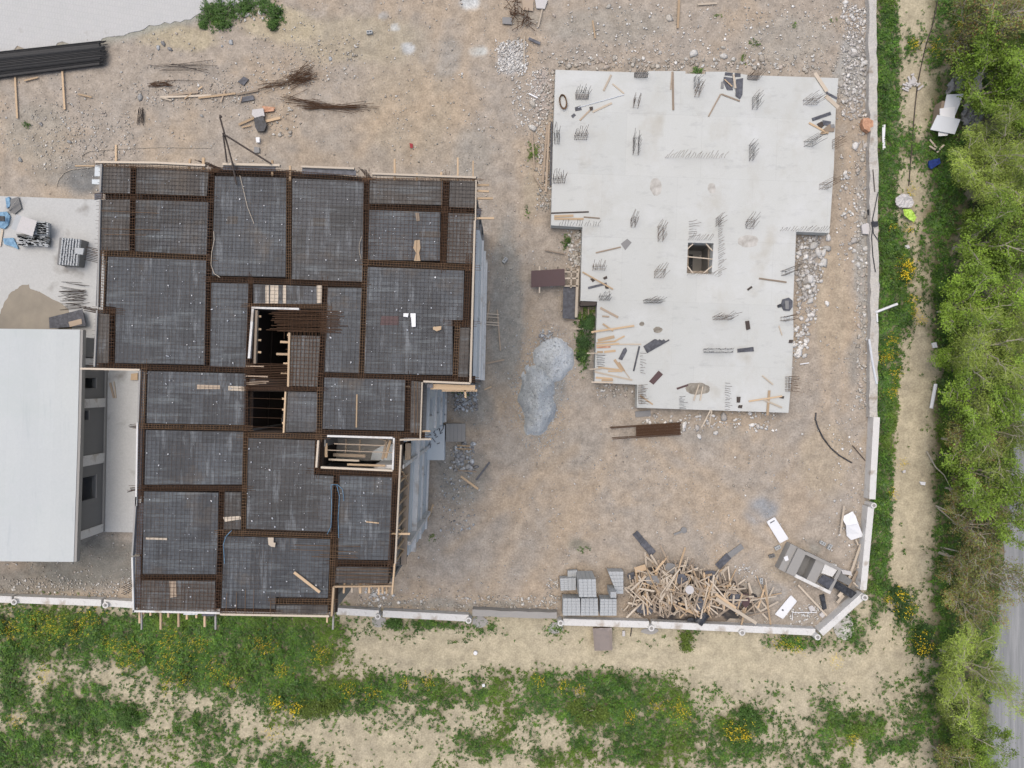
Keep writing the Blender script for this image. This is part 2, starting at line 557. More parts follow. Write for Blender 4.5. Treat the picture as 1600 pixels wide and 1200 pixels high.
# dark leaf-littered soil under the trees
tsoil = sstep(1440, 1475, PX + wob * .6)
lay(tsoil * (.55 + .45 * sstep(.3, .6, n2)), A(.13, .125, .07))
lay(tsoil * sstep(.55, .75, n2) * .6, A(.20, .15, .095))
yard = IN
Cy = np.zeros_like(C)
Csave = C
C = Cy
lay(np.ones_like(X), DIRT)
lay(sstep(.42, .68, n1) * .6, WARM)
lay(sstep(.48, .7, n2) * .45, GREY)
for cx, cy, rx, ry, a, c in [
        (640, 170, 110, 130, .7, A(.335, .262, .187)), (1300, 470, 40, 150, .9, A(.335, .262, .187)), (1290, 720, 60, 90, .8, A(.335, .262, .187)), (1230, 880, 60, 40, .7, A(.335, .262, .187)),
        (560, 60, 160, 60, .6, A(.33, .27, .185)), (440, 40, 90, 40, .8, A(.37, .30, .2)), (280, 60, 90, 30, .8, A(.36, .29, .19)),
        (790, 480, 40, 200, .8, A(.22, .205, .18)), (740, 600, 60, 100, .7, A(.205, .195, .175)), (720, 740, 60, 70, .7, A(.215, .2, .175)),  # first patch paints the tall building's shade into the earth colour
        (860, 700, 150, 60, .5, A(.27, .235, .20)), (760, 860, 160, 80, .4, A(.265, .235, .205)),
        (1190, 800, 36, 34, .85, A(.24, .24, .245)), (1180, 930, 40, 20, .4, A(.26, .24, .21)), (1210, 920, 30, 20, .3, A(.25, .25, .25)),
        (100, 270, 80, 40, .5, A(.23, .21, .18)), (130, 280, 45, 38, .9, A(.15, .142, .132)), (60, 210, 80, 70, .5, A(.255, .225, .18)),
        (150, 880, 160, 60, .95, A(.175, .158, .132)), (60, 910, 120, 30, .6, A(.15, .14, .12)),
        (745, 78, 20, 14, .9, A(.43, .41, .37)), (640, 75, 16, 12, .8, A(.42, .41, .40)), (735, 5, 20, 14, .9, A(.45, .44, .42)),
        (620, 40, 10, 10, .7, A(.42, .41, .39)), (600, 20, 12, 10, .6, A(.3, .29, .28)), (690, 90, 50, 50, .5, A(.27, .25, .225)),
        (730, 240, 60, 60, .4, A(.24, .225, .20)), (800, 95, 30, 34, .8, A(.42, .40, .39)), (845, 150, 26, 60, .55, A(.36, .30, .27)),
        (820, 30, 40, 20, .5, A(.22, .19, .15)), (1330, 110, 34, 80, .7, A(.30, .285, .26)), (1345, 420, 14, 200, .6, A(.29, .275, .25)),
        (930, 560, 30, 60, .4, A(.21, .19, .16)), (830, 300, 20, 60, .6, A(.33, .265, .19)), (1260, 420, 26, 60, .6, A(.22, .20, .175)),
        (1330, 560, 16, 60, .7, A(.23, .21, .185)), (1100, 680, 100, 20, .4, A(.24, .215, .185)), (970, 620, 60, 24, .4, A(.22, .20, .18)),
        (1310, 260, 16, 50, .7, A(.20, .18, .155)), (905, 855, 30, 14, .6, A(.16, .15, .115)), (700, 945, 200, 10, .6, A(.22, .205, .18)),
        (1045, 930, 60, 40, .8, A(.14, .13, .12)), (1130, 945, 60, 26, .7, A(.16, .15, .135)), (1320, 930, 30, 20, .8, A(.12, .11, .10)), (1250, 960, 50, 20, .5, A(.25, .21, .17)), (1270, 860, 14, 12, .7, A(.22, .2, .17)),
        (850, 610, 46, 80, .7, A(.22, .21, .195)), (950, 40, 150, 40, .5, A(.265, .235, .195)), (1230, 60, 100, 60, .35, A(.30, .265, .215))]:
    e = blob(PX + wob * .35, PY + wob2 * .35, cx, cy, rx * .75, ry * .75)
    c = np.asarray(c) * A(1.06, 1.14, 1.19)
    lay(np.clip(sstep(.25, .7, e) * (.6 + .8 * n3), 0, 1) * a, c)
# wheel tracks across the yard
for (x0, y0, x1, y1, wd) in [(690, 20, 640, 250, 12), (740, 20, 700, 250, 12), (880, 640, 760, 940, 14), (960, 700, 820, 930, 14),
                             (1310, 240, 1290, 640, 12), (1330, 240, 1318, 640, 10), (620, 150, 560, 240, 10), (1000, 690, 1200, 860, 9), (1030, 680, 1235, 850, 9), (700, 860, 900, 700, 9), (680, 330, 1010 - 230, 640, 11), (560, 200, 700, 150, 10)]:
    dx, dy = x1 - x0, y1 - y0
    L = math.hypot(dx, dy)
    t = np.clip(((PX - x0) * dx + (PY - y0) * dy) / L / L, 0, 1)
    dd = np.hypot(PX + wob * .2 - x0 - t * dx, PY - y0 - t * dy)
    lay(np.exp(-(dd / wd) ** 2) * .5, WARM * 1.04)
Cy = C
C = Csave
# tracks along the sandy lane outside the wall
for pts in [[(560, 1015), (900, 1030), (1200, 1045), (1330, 1060), (1395, 1000), (1420, 880), (1430, 700), (1435, 620)],
            [(600, 1000), (900, 1005), (1150, 1020), (1300, 1030), (1370, 1000), (1395, 880), (1403, 720), (1405, 620)]]:
    for (x0, y0), (x1, y1) in zip(pts[:-1], pts[1:]):
        dx, dy = x1 - x0, y1 - y0
        L = math.hypot(dx, dy)
        t = np.clip(((PX - x0) * dx + (PY - y0) * dy) / L / L, 0, 1)
        dd = np.hypot(PX + wob * .15 - x0 - t * dx, PY - y0 - t * dy)
        lay(np.exp(-(dd / 11) ** 2) * .55, A(.44, .385, .27))
C = Csave * 0 + C
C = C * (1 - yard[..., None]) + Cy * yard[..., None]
C *= (.88 + .24 * n3)[..., None]

# grey-green worn border along the paving
pv = [(-100, 92), (60, 80), (160, 62), (250, 41), (330, 18), (390, 4), (440, -20)]
dd = np.full(X.shape, 1e9)
for (x0, y0), (x1, y1) in zip(pv[:-1], pv[1:]):
    dx, dy = x1 - x0, y1 - y0
    L = math.hypot(dx, dy)
    t = np.clip(((PX - x0) * dx + (PY - y0) * dy) / L / L, 0, 1)
    dd = np.minimum(dd, np.hypot(PX + wob * .12 - x0 - t * dx, PY + wob2 * .12 - y0 - t * dy))
lay(np.exp(-(dd / 9) ** 2) * .85, A(.27, .275, .235))
# ---- where weeds grow (photo pixels at ground level)
WEED = [(60, 985, 100, 40, 1.2), (160, 1000, 60, 34, .7), (250, 1000, 80, 40, 1.2), (350, 1000, 90, 55, 1.5), (450, 1005, 90, 52, 1.5),
        (300, 1050, 60, 30, .8), (480, 1085, 90, 24, 1.2), (560, 1080, 50, 18, 1.0), (640, 1075, 80, 22, .9), (760, 1080, 40, 36, .8),
        (840, 1068, 80, 26, 1.15), (930, 1070, 90, 26, 1.3), (1000, 1082, 70, 28, 1.0), (840, 1110, 60, 26, .9), (920, 1110, 60, 20, 1.0),
        (980, 1150, 55, 40, 1.1), (1060, 1125, 45, 45, 1.2), (1130, 1155, 60, 36, 1.15), (1168, 1118, 22, 22, 1.4), (1020, 1185, 80, 26, 1.2),
        (760, 1168, 60, 22, 1.25), (725, 1150, 16, 16, .9), (450, 1190, 60, 30, .9), (100, 1100, 60, 50, .7), (16, 1050, 22, 60, 1.0),
        (30, 1180, 60, 40, .9), (150, 1130, 70, 60, .8), (205, 1118, 26, 12, 1.5), (330, 1160, 60, 50, .65), (850, 1185, 26, 20, .9),
        (900, 1160, 30, 30, .7), (1385, 60, 16, 110, 1.5), (1384, 160, 18, 80, 1.3), (1384, 260, 18, 60, 1.0), (1386, 380, 14, 70, 1.5),
        (1388, 520, 18, 110, 1.5), (1388, 620, 18, 60, 1.5), (1383, 760, 16, 110, 1.4), (1376, 860, 18, 90, 1.6), (1415, 430, 12, 90, .95),
        (1420, 500, 12, 30, .8), (1407, 945, 22, 34, 1.5), (1440, 1000, 20, 26, 1.4), (1335, 1000, 34, 20, .9), (1245, 1003, 46, 12, 1.3),
        (1330, 970, 20, 26, .6), (1080, 985, 14, 16, 1.0), (660, 975, 40, 8, .8), (620, 972, 30, 6, .8), (710, 976, 30, 8, .8),
        (760, 980, 20, 14, .7), (870, 985, 14, 14, .9), (940, 1024, 14, 8, .9), (635, 995, 22, 12, .6), (720, 1000, 26, 10, .4),
        (1430, 690, 12, 20, .6), (1408, 700, 14, 14, .6), (1408, 850, 8, 50, .45), (1425, 70, 14, 26, .7), (1460, 80, 20, 26, .8),
        (1490, 60, 30, 50, .9), (1470, 200, 16, 30, .7), (1460, 230, 50, 30, .8), (1420, 230, 16, 20, .9), (1450, 380, 20, 90, .5),
        (1470, 300, 30, 60, .6), (1440, 440, 10, 60, .45), (1460, 900, 20, 60, .5), (1460, 1090, 40, 60, .55), (1400, 1140, 60, 50, .5),
        (1300, 1150, 60, 40, .45), (1230, 1180, 50, 30, .6), (1478, 700, 16, 200, .9), (1476, 420, 18, 130, .9), (1480, 1000, 16, 120, .8), (1490, 260, 20, 60, .8),
        (345, 26, 24, 18, 1.2), (428, 24, 16, 18, 1.0), (385, 15, 20, 8, .6), (912, 530, 10, 40, 1.6), (918, 490, 12, 16, 1.2),
        (832, 240, 8, 16, .9), (823, 330, 4, 14, .6), (885, 378, 8, 10, 1.0), (1088, 110, 10, 6, 1.0), (1180, 68, 7, 8, .8), (1125, 24, 8, 4, .8),
        (1305, 32, 9, 5, .7), (1240, 38, 5, 5, .6), (1160, 88, 5, 5, .6), (42, 197, 5, 5, .8), (675, 840, 5, 6, .7), (905, 858, 22, 9, .35),
        (1155, 96, 20, 5, .5), (720, 612, 16, 18, .35)]


WEED = [(c0, c1, c2, c3, c4 * (.62 if c0 > 740 and c1 > 1050 and c0 < 1200 else 1.35 if 1372 < c0 < 1392 or (c0 < 545 and 980 < c1 < 1060) else 1.0)) for c0, c1, c2, c3, c4 in WEED]


def weedfield(px, py, x, y):
    out = ~inpoly(px, py, YARD)
    patch = sstep(.50, .66, fbm(x * .55, y * .55, 55, 5))
    low = sstep(1045, 1090, py + (fbm(x * .4, y * .4, 9) - .5) * 40) * out
    d = .42 * patch * low + .16 * low * sstep(.42, .6, fbm(x * 2.3, y * 2.3, 23))
    d = d + .10 * out * sstep(.5, .7, fbm(x * 1.2, y * 1.2, 66)) + .20 * out * sstep(.60, .72, fbm(x * 2.6, y * 2.6, 67))
    d = d + .9 * sstep(1450, 1480, px) * sstep(.3, .6, fbm(x * .6, y * .6, 88))
    for cx, cy, rx, ry, a in WEED:
        d = d + a * blob(px, py, cx, cy, rx, ry)
    for (x0, y0), (x1, y1) in [((560, 1012), (1180, 1036)), ((1180, 1036), (1350, 1060)), ((1350, 1060), (1415, 900)), ((1398, 900), (1412, 600)), ((1425, 900), (1432, 600))]:
        dx, dy = x1 - x0, y1 - y0
        L = math.hypot(dx, dy)
        t = np.clip(((px - x0) * dx + (py - y0) * dy) / L / L, 0, 1)
        dd = np.hypot(px - x0 - t * dx, py - y0 - t * dy)
        d = d * (1 - .92 * np.exp(-(dd / 13) ** 2))
    road = sstep(-4, 8, px - (1598 - (py - 560) * .098)) * (py > 300)
    d = d * (1 - road)
    return d * (.15 + 1.7 * fbm(x * 1.5, y * 1.5, 91))


DW = weedfield(PX, PY, X, Y)
gm = sstep(.35, .95, DW)
C = C * (1 - (gm * .6)[..., None]) + A(.085, .088, .04) * (gm * .6)[..., None]
Z = (fbm(X * .8, Y * .8, 14) - .5) * .05 + (n3 - .5) * .025
far = (np.abs(X) > 60) | (np.abs(Y) > 50)
Z = np.minimum(np.where(far, 0, Z) - .03, -.004)
ny_, nx_ = X.shape
idx = np.arange(nx_ * ny_).reshape(ny_, nx_)
Q = np.stack([idx[:-1, :-1], idx[:-1, 1:], idx[1:, 1:], idx[1:, :-1]], -1).reshape(-1, 4)
qc = (PX.ravel()[Q].mean(1), PY.ravel()[Q].mean(1))
Q = Q[~inpoly(qc[0], qc[1], [(1077, 382), (1108, 382), (1106, 423), (1076, 423)])]
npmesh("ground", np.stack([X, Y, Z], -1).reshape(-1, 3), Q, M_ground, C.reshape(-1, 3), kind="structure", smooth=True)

# ---- road, paving
def strip(name, outline, z, th, m, rag=0.0):
    pts = []
    n = len(outline)
    for i in range(n):
        a, b = W(*outline[i], z), W(*outline[(i + 1) % n], z)
        k = max(1, int((b - a).length / .35)) if rag else 1
        k = min(k, 260)
        for j in range(k):
            p = a.lerp(b, j / k)
            r = rag * (fbm(np.array([p.x * 1.1]), np.array([p.y * 1.1]), 5)[0] - .5) * 2
            nrm = Vector((b.y - a.y, a.x - b.x)).normalized()
            pts.append((p.x + nrm.x * r, p.y + nrm.y * r))
    o = MB().prism(pts, z - th, z).build(name, m)
    o["kind"] = "structure"
    return o


strip("road", [(1625, 300), (1598, 560), (1570, 850), (1553, 1000), (1535, 1200), (1525, 1320), (1760, 1320), (1760, 300)], .004, .1, M_road, .35)
strip("paved_road", [(-300, -160), (520, -160), (430, -20), (380, 4), (250, 38), (160, 60), (60, 78), (-20, 86), (-300, 120)], .004, .1, M_paver, .75)

# ================================================================ STONES
ico = []
t_ = (1 + 5 ** .5) / 2
ICOV = np.array([(-1, t_, 0), (1, t_, 0), (-1, -t_, 0), (1, -t_, 0), (0, -1, t_), (0, 1, t_), (0, -1, -t_), (0, 1, -t_), (t_, 0, -1), (t_, 0, 1),
                 (-t_, 0, -1), (-t_, 0, 1)]) / math.hypot(1, t_)
ICOF = np.array([(0, 11, 5), (0, 5, 1), (0, 1, 7), (0, 7, 10), (0, 10, 11), (1, 5, 9), (5, 11, 4), (11, 10, 2), (10, 7, 6), (7, 1, 8), (3, 9, 4),
                 (3, 4, 2), (3, 2, 6), (3, 6, 8), (3, 8, 9), (4, 9, 5), (2, 4, 11), (6, 2, 10), (8, 6, 7), (9, 8, 1)])
PAL = np.array([(.46, .45, .42), (.40, .375, .33), (.33, .30, .255), (.42, .37, .32), (.54, .53, .50), (.36, .345, .31)])
PALW = np.array([(.56, .55, .52), (.48, .47, .44), (.62, .61, .58), (.42, .40, .37)])
PALM = np.array([(.42, .40, .37), (.34, .32, .29), (.50, .48, .45), (.36, .34, .31), (.55, .54, .51)])
PALG = np.array([(.33, .35, .36), (.42, .44, .45), (.22, .22, .22), (.27, .27, .26)])


def stones(px, py, r, pal, z=0.0):
    n = len(px)
    d = (H - z) / F
    cx, cy = (px - 800) * d, (600 - py) * d
    jit = 1 + (rng.random((n, 12, 1)) - .5) * .8
    v = ICOV[None] * jit * r[:, None, None]
    v = v * (1 + (rng.random((n, 1, 3)) - .5) * .7)
    a = rng.random(n) * 2 * PI
    ca, sa = np.cos(a)[:, None], np.sin(a)[:, None]
    vx = v[..., 0] * ca - v[..., 1] * sa
    vy = v[..., 0] * sa + v[..., 1] * ca
    vz = v[..., 2] * .5
    V = np.stack([vx + cx[:, None], vy + cy[:, None], vz + z + r[:, None] * .12], -1).reshape(-1, 3)
    Fq = (ICOF[None] + (np.arange(n) * 12)[:, None, None]).reshape(-1, 3)
    c = pal[rng.integers(0, len(pal), n)] * (.8 + .45 * rng.random((n, 1)))
    return V, Fq, np.repeat(c, 12, 0)


# fine gravel over the whole yard
N = 60000
qx, qy = rng.random(N) * 1640 - 20, rng.random(N) * 1040 - 20
wx, wy = (qx - 800) * H / F, (600 - qy) * H / F
dens = .16 + .5 * sstep(.5, .7, fbm(wx * .35, wy * .35, 101)) * (1 - .5 * blob(qx, qy, 1300, 480, 40, 180))
for cx, cy, rx, ry, a in [(1330, 100, 40, 90, 1.2), (1345, 400, 16, 260, .9), (845, 180, 20, 90, 1.3), (1000, 85, 180, 16, 1.0), (120, 200, 120, 60, .7),
                          (300, 140, 110, 30, .7), (480, 100, 60, 50, .6), (730, 650, 30, 60, .9), (800, 90, 20, 26, 1.5), (700, 935, 170, 14, .9),
                          (150, 900, 160, 40, .6), (740, 200, 60, 100, .4), (990, 740, 120, 60, .25), (1230, 60, 120, 50, .4), (690, 800, 30, 40, .8)]:
    dens = dens + a * blob(qx, qy, cx, cy, rx, ry)
keep = inpoly(qx, qy, YARD) & (rng.random(N) < dens) & ~((qy < 86 - qx * .18) & (qx < 400))
qx, qy = qx[keep], qy[keep]
r = .02 + .06 * rng.random(len(qx)) ** 4
V, Fq, c = stones(qx, qy, r, PAL)
npmesh("gravel", V, Fq, M_stone, c, kind="stuff")

# broken stone along the slab, the wall and the heaps
ZR = [(868, 1305, 92, 108, 260, .05, .16, PAL), (838, 864, 108, 330, 420, .04, .13, PAL), (1316, 1356, 10, 185, 900, .03, .14, PALM),
      (1338, 1360, 180, 640, 420, .04, .15, PAL), (1244, 1284, 370, 440, 300, .03, .17, PALM), (1246, 1276, 430, 500, 190, .03, .18, PALM),
      (1240, 1262, 508, 560, 50, .08, .2, PALW), (1000, 1220, 645, 672, 150, .05, .15, PALW), (935, 1000, 602, 622, 60, .05, .12, PAL),
      (712, 745, 600, 640, 200, .04, .14, PALG), (708, 740, 692, 736, 150, .06, .2, PALG), (690, 740, 740, 830, 150, .03, .09, PALG),
      (890, 908, 362, 418, 140, .06, .16, PAL), (205, 400, 130, 165, 230, .025, .09, PAL), (50, 210, 175, 265, 380, .025, .085, PAL),
      (395, 540, 60, 140, 220, .025, .08, PAL), (778, 822, 66, 112, 900, .03, .09, PALW), (800, 850, 100, 200, 260, .03, .10, PALW),
      (560, 880, 932, 950, 260, .04, .12, PAL), (0, 205, 905, 932, 330, .03, .09, PAL), (845, 862, 520, 540, 90, .04, .1, PALG),
      (1230, 1285, 945, 985, 160, .03, .09, PALW), (1300, 1350, 640, 900, 120, .03, .09, PALW), (1310, 1350, 240, 420, 110, .05, .14, PALW),
      (880, 1350, 4, 90, 330, .03, .1, PALW), (370, 440, 10, 30, 60, .05, .12, PALW), (575, 600, 915, 948, 60, .05, .14, PALW),
      (855, 872, 905, 950, 80, .04, .1, PAL), (400, 470, 170, 215, 60, .04, .12, PAL), (540, 560, 60, 130, 30, .05, .12, PAL),
      (1040, 1090, 880, 930, 60, .05, .14, PALG), (1150, 1180, 885, 900, 40, .04, .1, PALW)]
VV, FF, CC, o = [], [], [], 0
for x0, x1, y0, y1, n, r0, r1, pal in ZR:
    qx = x0 + (x1 - x0) * rng.random(n) + rng.normal(0, 2.5, n)
    qy = y0 + (y1 - y0) * rng.random(n) + rng.normal(0, 2.5, n)
    r = r0 + (r1 - r0) * rng.random(n) ** 2.2
    V, Fq, c = stones(qx, qy, r, pal)
    VV.append(V)
    FF.append(Fq + o)
    CC.append(c)
    o += len(V)
npmesh("rubble", np.concatenate(VV), np.concatenate(FF), M_stone, np.concatenate(CC), kind="stuff")

# single big stones
ROCKS = [("pale boulder in the rubble strip under the slab's stepped corner", "boulders at the slab step", PALW,
          [(1271, 384, .42), (1287, 396, .3), (1293, 388, .32), (1278, 395, .3), (1283, 413, .36), (1288, 410, .3), (1266, 376, .22), (1258, 372, .2),
           (1294, 372, .3), (1248, 396, .2), (1256, 404, .22), (1266, 436, .3), (1262, 448, .28), (1272, 452, .26), (1258, 460, .25), (1266, 470, .24)]),
         ("whitish boulder lying on the earth between the slab and the wall", "boulders in the side passage", PALW,
          [(1321, 4, .25), (1334, 86, .3), (1335, 81, .3), (1352, 98, .25), (1334, 140, .22), (1337, 228, .28), (1352, 228, .3), (1320, 270, .24),
           (1322, 276, .25), (1334, 376, .28), (1335, 392, .28), (1352, 388, .22), (1341, 414, .25), (1370, 446, .45), (1362, 459, .22), (1292, 474, .2)]),
         ("white boulder in the small stone clusters by the slab's lower side", "boulders by the lower slab edge", PALW,
          [(1246, 512, .2), (1252, 522, .22), (1263, 522, .18), (1246, 524, .2), (1253, 541, .3), (1249, 550, .28), (1257, 556, .25), (1262, 532, .2),
           (1131, 652, .36), (1089, 668, .22), (1150, 655, .2), (1118, 676, .18), (1092, 682, .25), (1068, 664, .3), (1190, 668, .2), (1175, 664, .2)]),
         ("pale stone among the rubble above the slab's top edge", "stones above the slab", PAL,
          [(939, 93, .3), (947, 106, .28), (960, 90, .26), (990, 96, .24), (1031, 82, .26), (1084, 84, .3), (1131, 88, .34), (1130, 74, .2),
           (1020, 104, .26), (1190, 92, .3), (1188, 84, .24), (1046, 28, .26), (951, 10, .24), (866, 24, .2), (833, 200, .34), (832, 162, .28)]),
         ("grey boulder on the bare yard earth near the scrap timber", "stones near the scrap timber", PALG,
          [(219, 152, .4), (265, 77, .3), (247, 74, .26), (255, 68, .24), (436, 108, .2), (516, 92, .2), (315, 181, .22), (108, 222, .28), (64, 194, .24),
           (32, 250, .24), (347, 72, .22), (361, 66, .24)])]
ROCKMESH = []
for k in range(6):
    n = 1
    V, Fq, c = stones(np.array([800.]), np.array([600.]), np.array([1.0]), PALW)
    ROCKMESH.append((V, Fq))
for label, group, pal, lst in ROCKS:
    for i, (x, y, r) in enumerate(lst):
        V, Fq = ROCKMESH[i % 6]
        a = rnd.random() * 6.3
        R = np.array([[math.cos(a), -math.sin(a), 0], [math.sin(a), math.cos(a), 0], [0, 0, 1]])
        p = W(x, y, 0)
        o = npmesh("rock", (V * r * (.68 if pal is PALG else .9)) @ R.T, Fq, M_stone, np.tile(pal[rnd.randrange(len(pal))] * (.85 + .3 * rnd.random()), (len(V), 1)), loc=(p.x, p.y, -.02))
        tag(o, label, "rock", group)

# ================================================================ WEEDS
def tufts(cx, cy, z0, rad, hgt, K, col, lw=.35):
    """K leaf blades round each point; returns vertices, quads, colours."""
    n = len(cx)
    az = rng.random((n, K)) * 2 * PI
    el = .25 + rng.random((n, K)) * .95
    L = rad[:, None] * (.6 + .8 * rng.random((n, K)))
    bx = cx[:, None] + rng.normal(0, .35, (n, K)) * rad[:, None]
    by = cy[:, None] + rng.normal(0, .35, (n, K)) * rad[:, None]
    bz = z0 + hgt[:, None] * rng.random((n, K)) * .8
    dx, dy, dz = np.cos(az) * np.cos(el), np.sin(az) * np.cos(el), np.sin(el) * .6
    sx, sy = -np.sin(az), np.cos(az)
    wd = L * lw * (.6 + .8 * rng.random((n, K)))
    B = np.stack([bx, by, bz], -1)
    D = np.stack([dx, dy, dz], -1) * L[..., None]
    S = np.stack([sx, sy, 0.3 * rng.normal(0, 1, (n, K))], -1) * wd[..., None] * .5
    droop = np.zeros_like(B)
    droop[..., 2] = -.25 * L
    V = np.stack([B, B + D * .55 + S, B + D + droop, B + D * .55 - S], 2).reshape(-1, 3)
    Fq = np.arange(n * K * 4).reshape(-1, 4)
    c = np.repeat(col, K, 0) * (.75 + .5 * rng.random((n * K, 1)))
    return V, Fq, np.repeat(c, 4, 0)


N = 320000
qx, qy = rng.random(N) * 1700 - 50, rng.random(N) * 1300 - 50
wx, wy = (qx - 800) * H / F, (600 - qy) * H / F
dd = weedfield(qx, qy, wx, wy)
keep = (rng.random(N) < np.clip((dd - .10) * .7, 0, .85))
keep &= ~((qx > 140) & (qx < 640) & (qy > 250) & (qy < 850) & (qx < 640))
qx, qy, wx, wy, dd = qx[keep], qy[keep], wx[keep], wy[keep], dd[keep]
pal = np.array([(.050, .115, .020), (.062, .135, .020), (.038, .088, .022), (.085, .155, .03), (.07, .12, .048)])
gcol = pal[rng.integers(0, len(pal), len(qx))]
yel = sstep(.5, .7, fbm(wx * .25, wy * .25, 131))[:, None]
clump = fbm(wx * 1.3, wy * 1.3, 171)[:, None]
gcol = gcol * A(1.12, 1.12, .88) * (.5 + 1.05 * clump)
gcol = gcol * (1 - .5 * yel) + A(.13, .19, .02) * .5 * yel
hcl = sstep(.4, .75, fbm(wx * 1.0, wy * 1.0, 181))
rad = .07 + .15 * np.clip(dd, 0, 1.4) / 1.4 * rng.random(len(qx)) + .04 * rng.random(len(qx))
V, Fq, c = tufts(wx, wy, 0.0, rad, .04 + .7 * hcl * np.clip(dd - .3, 0, 1) * rng.random(len(qx)), 11, gcol)
npmesh("weeds", V, Fq, M_leaf, c, kind="stuff")

YEL = [(90, 975, 16), (20, 982, 16), (120, 985, 14), (50, 970, 20), (210, 1012, 12), (265, 1000, 16), (265, 1035, 14), (200, 1032, 12), (180, 1005, 14), (70, 1052, 10),
       (265, 1068, 8), (365, 1060, 10), (30, 1122, 9), (410, 1008, 12), (440, 1045, 10), (500, 1018, 12), (420, 1005, 12), (462, 1102, 10), (432, 1095, 9),
       (290, 1058, 9), (545, 1076, 10), (585, 1082, 10), (635, 1065, 6), (670, 1060, 9), (844, 1062, 8), (880, 1068, 7), (905, 1076, 7), (985, 1116, 8), (1065, 1115, 11),
       (1058, 1100, 8), (1142, 1140, 11), (1160, 1146, 9), (1218, 1005, 9), (1240, 1009, 10), (1303, 1031, 8), (1412, 948, 12), (1400, 935, 10), (1432, 1000, 11),
       (1446, 1012, 9), (1413, 415, 10), (1412, 432, 9), (1391, 530, 7), (1386, 555, 8), (1393, 612, 8), (1396, 585, 7), (1427, 486, 7), (1432, 500, 6), (1427, 72, 7),
       (1457, 76, 10), (1492, 70, 9), (1498, 42, 7), (1408, 722, 6), (425, 1142, 9), (1394, 355, 5), (1418, 360, 6), (1422, 470, 7), (1384, 935, 5), (1026, 1100, 9),
       (1440, 500, 5), (1420, 300, 6), (340, 1045, 14), (310, 1005, 12), (140, 965, 14), (1330, 1150, 7), (1380, 560, 6), (1392, 770, 6)]
fx, fy = [], []
for cx, cy, r in YEL:
    n = int(r * 6)
    fx.append(cx + rng.normal(0, r * .75, n))
    fy.append(cy + rng.normal(0, r * .75, n))
fx, fy = np.concatenate(fx), np.concatenate(fy)
ok = ~inpoly(fx, fy, YARD)
fx, fy = fx[ok], fy[ok]
n = len(fx)
wx, wy = (fx - 800) * H / F, (600 - fy) * H / F
V, Fq, c = tufts(wx, wy, .16, np.full(n, .036), np.full(n, .34), 4, np.tile(A(.65, .52, .05), (n, 1)), .9)
npmesh("flowers", V, Fq, M_flower, None, kind="stuff")

# ================================================================ PODIUM AND WHITE-ROOFED BUILDING
def quad_xy(pts, z, fn=W):
    return [(fn(x, y, z).x, fn(x, y, z).y) for x, y in pts]


PZ = .35
pod = MB()
pod.prism(quad_xy([(-320, 300), (-60, 304), (155, 312), (370, 318), (364, 836), (214, 832), (163, 831), (-320, 818)], PZ), -.3, PZ)
pod = tag(pod.build("podium", M_podium), "pale ground floor concrete slab reaching under both buildings", "slab")

lb = empty("finished_building", W(0, 690, 0), "low building with a smooth pale flat roof beside the reinforced deck", "building")
RZ = 3.7
ro = MB().prism(quad_xy([(-420, 509), (125, 515), (121, 690), (115, 878), (-420, 873)], RZ), RZ - .28, RZ).build("roof", M_roof, lb)
e0, e1, e2 = W(125, 515, RZ), W(121, 690, RZ), W(115, 878, RZ)
lip = MB()
for a, b in ((e0, e1), (e1, e2)):
    lip.bar((a.x + .1, a.y, RZ - .2), (b.x + .1, b.y, RZ - .2), .16, .36)
lip.build("roof_edge_trim", M_conc, lb)
# east wall: piers, lintel band, block infill with window openings
a, b = W(168, 560, PZ), W(163, 830, PZ)
wd = (b - a).normalized()
wl = (b - a).length


def wp(t, off=0.0):
    p = a + wd * t
    return Vector((p.x - off, p.y, 0))


def ty(py, z=2.2):
    """Position along the wall seen at photo row py, at height z."""
    return (a.y - W(0, py, z).y) / abs(wd.y)


ztop = RZ - .3
piers = [(ty(560), ty(570)), (ty(623), ty(637)), (ty(711), ty(727)), (wl - .55, wl)]
for t0, t1 in piers:
    MB().bar(wp(t0, .15) + Vector((0, 0, (PZ + ztop) / 2)), wp(t1, .15) + Vector((0, 0, (PZ + ztop) / 2)), .36, ztop - PZ).build("pier", M_wallw, lb)
MB().bar(wp(0, .13) + Vector((0, 0, ztop - .15)), wp(wl, .13) + Vector((0, 0, ztop - .15)), .28, .3).build("lintel_band", M_conc, lb)
MB().bar(wp(0, .1) + Vector((0, 0, PZ + .1)), wp(wl, .1) + Vector((0, 0, PZ + .1)), .3, .2).build("plinth", M_conc, lb)
wins = [(1, ty(590), ty(607), 1.5, 3.0), (2, ty(641), ty(656), 2.3, 3.0), (3, ty(744), ty(781), 1.3, 3.0)]
bays = [(piers[0][1], piers[1][0]), (piers[1][1], piers[2][0]), (piers[2][1], piers[3][0])]
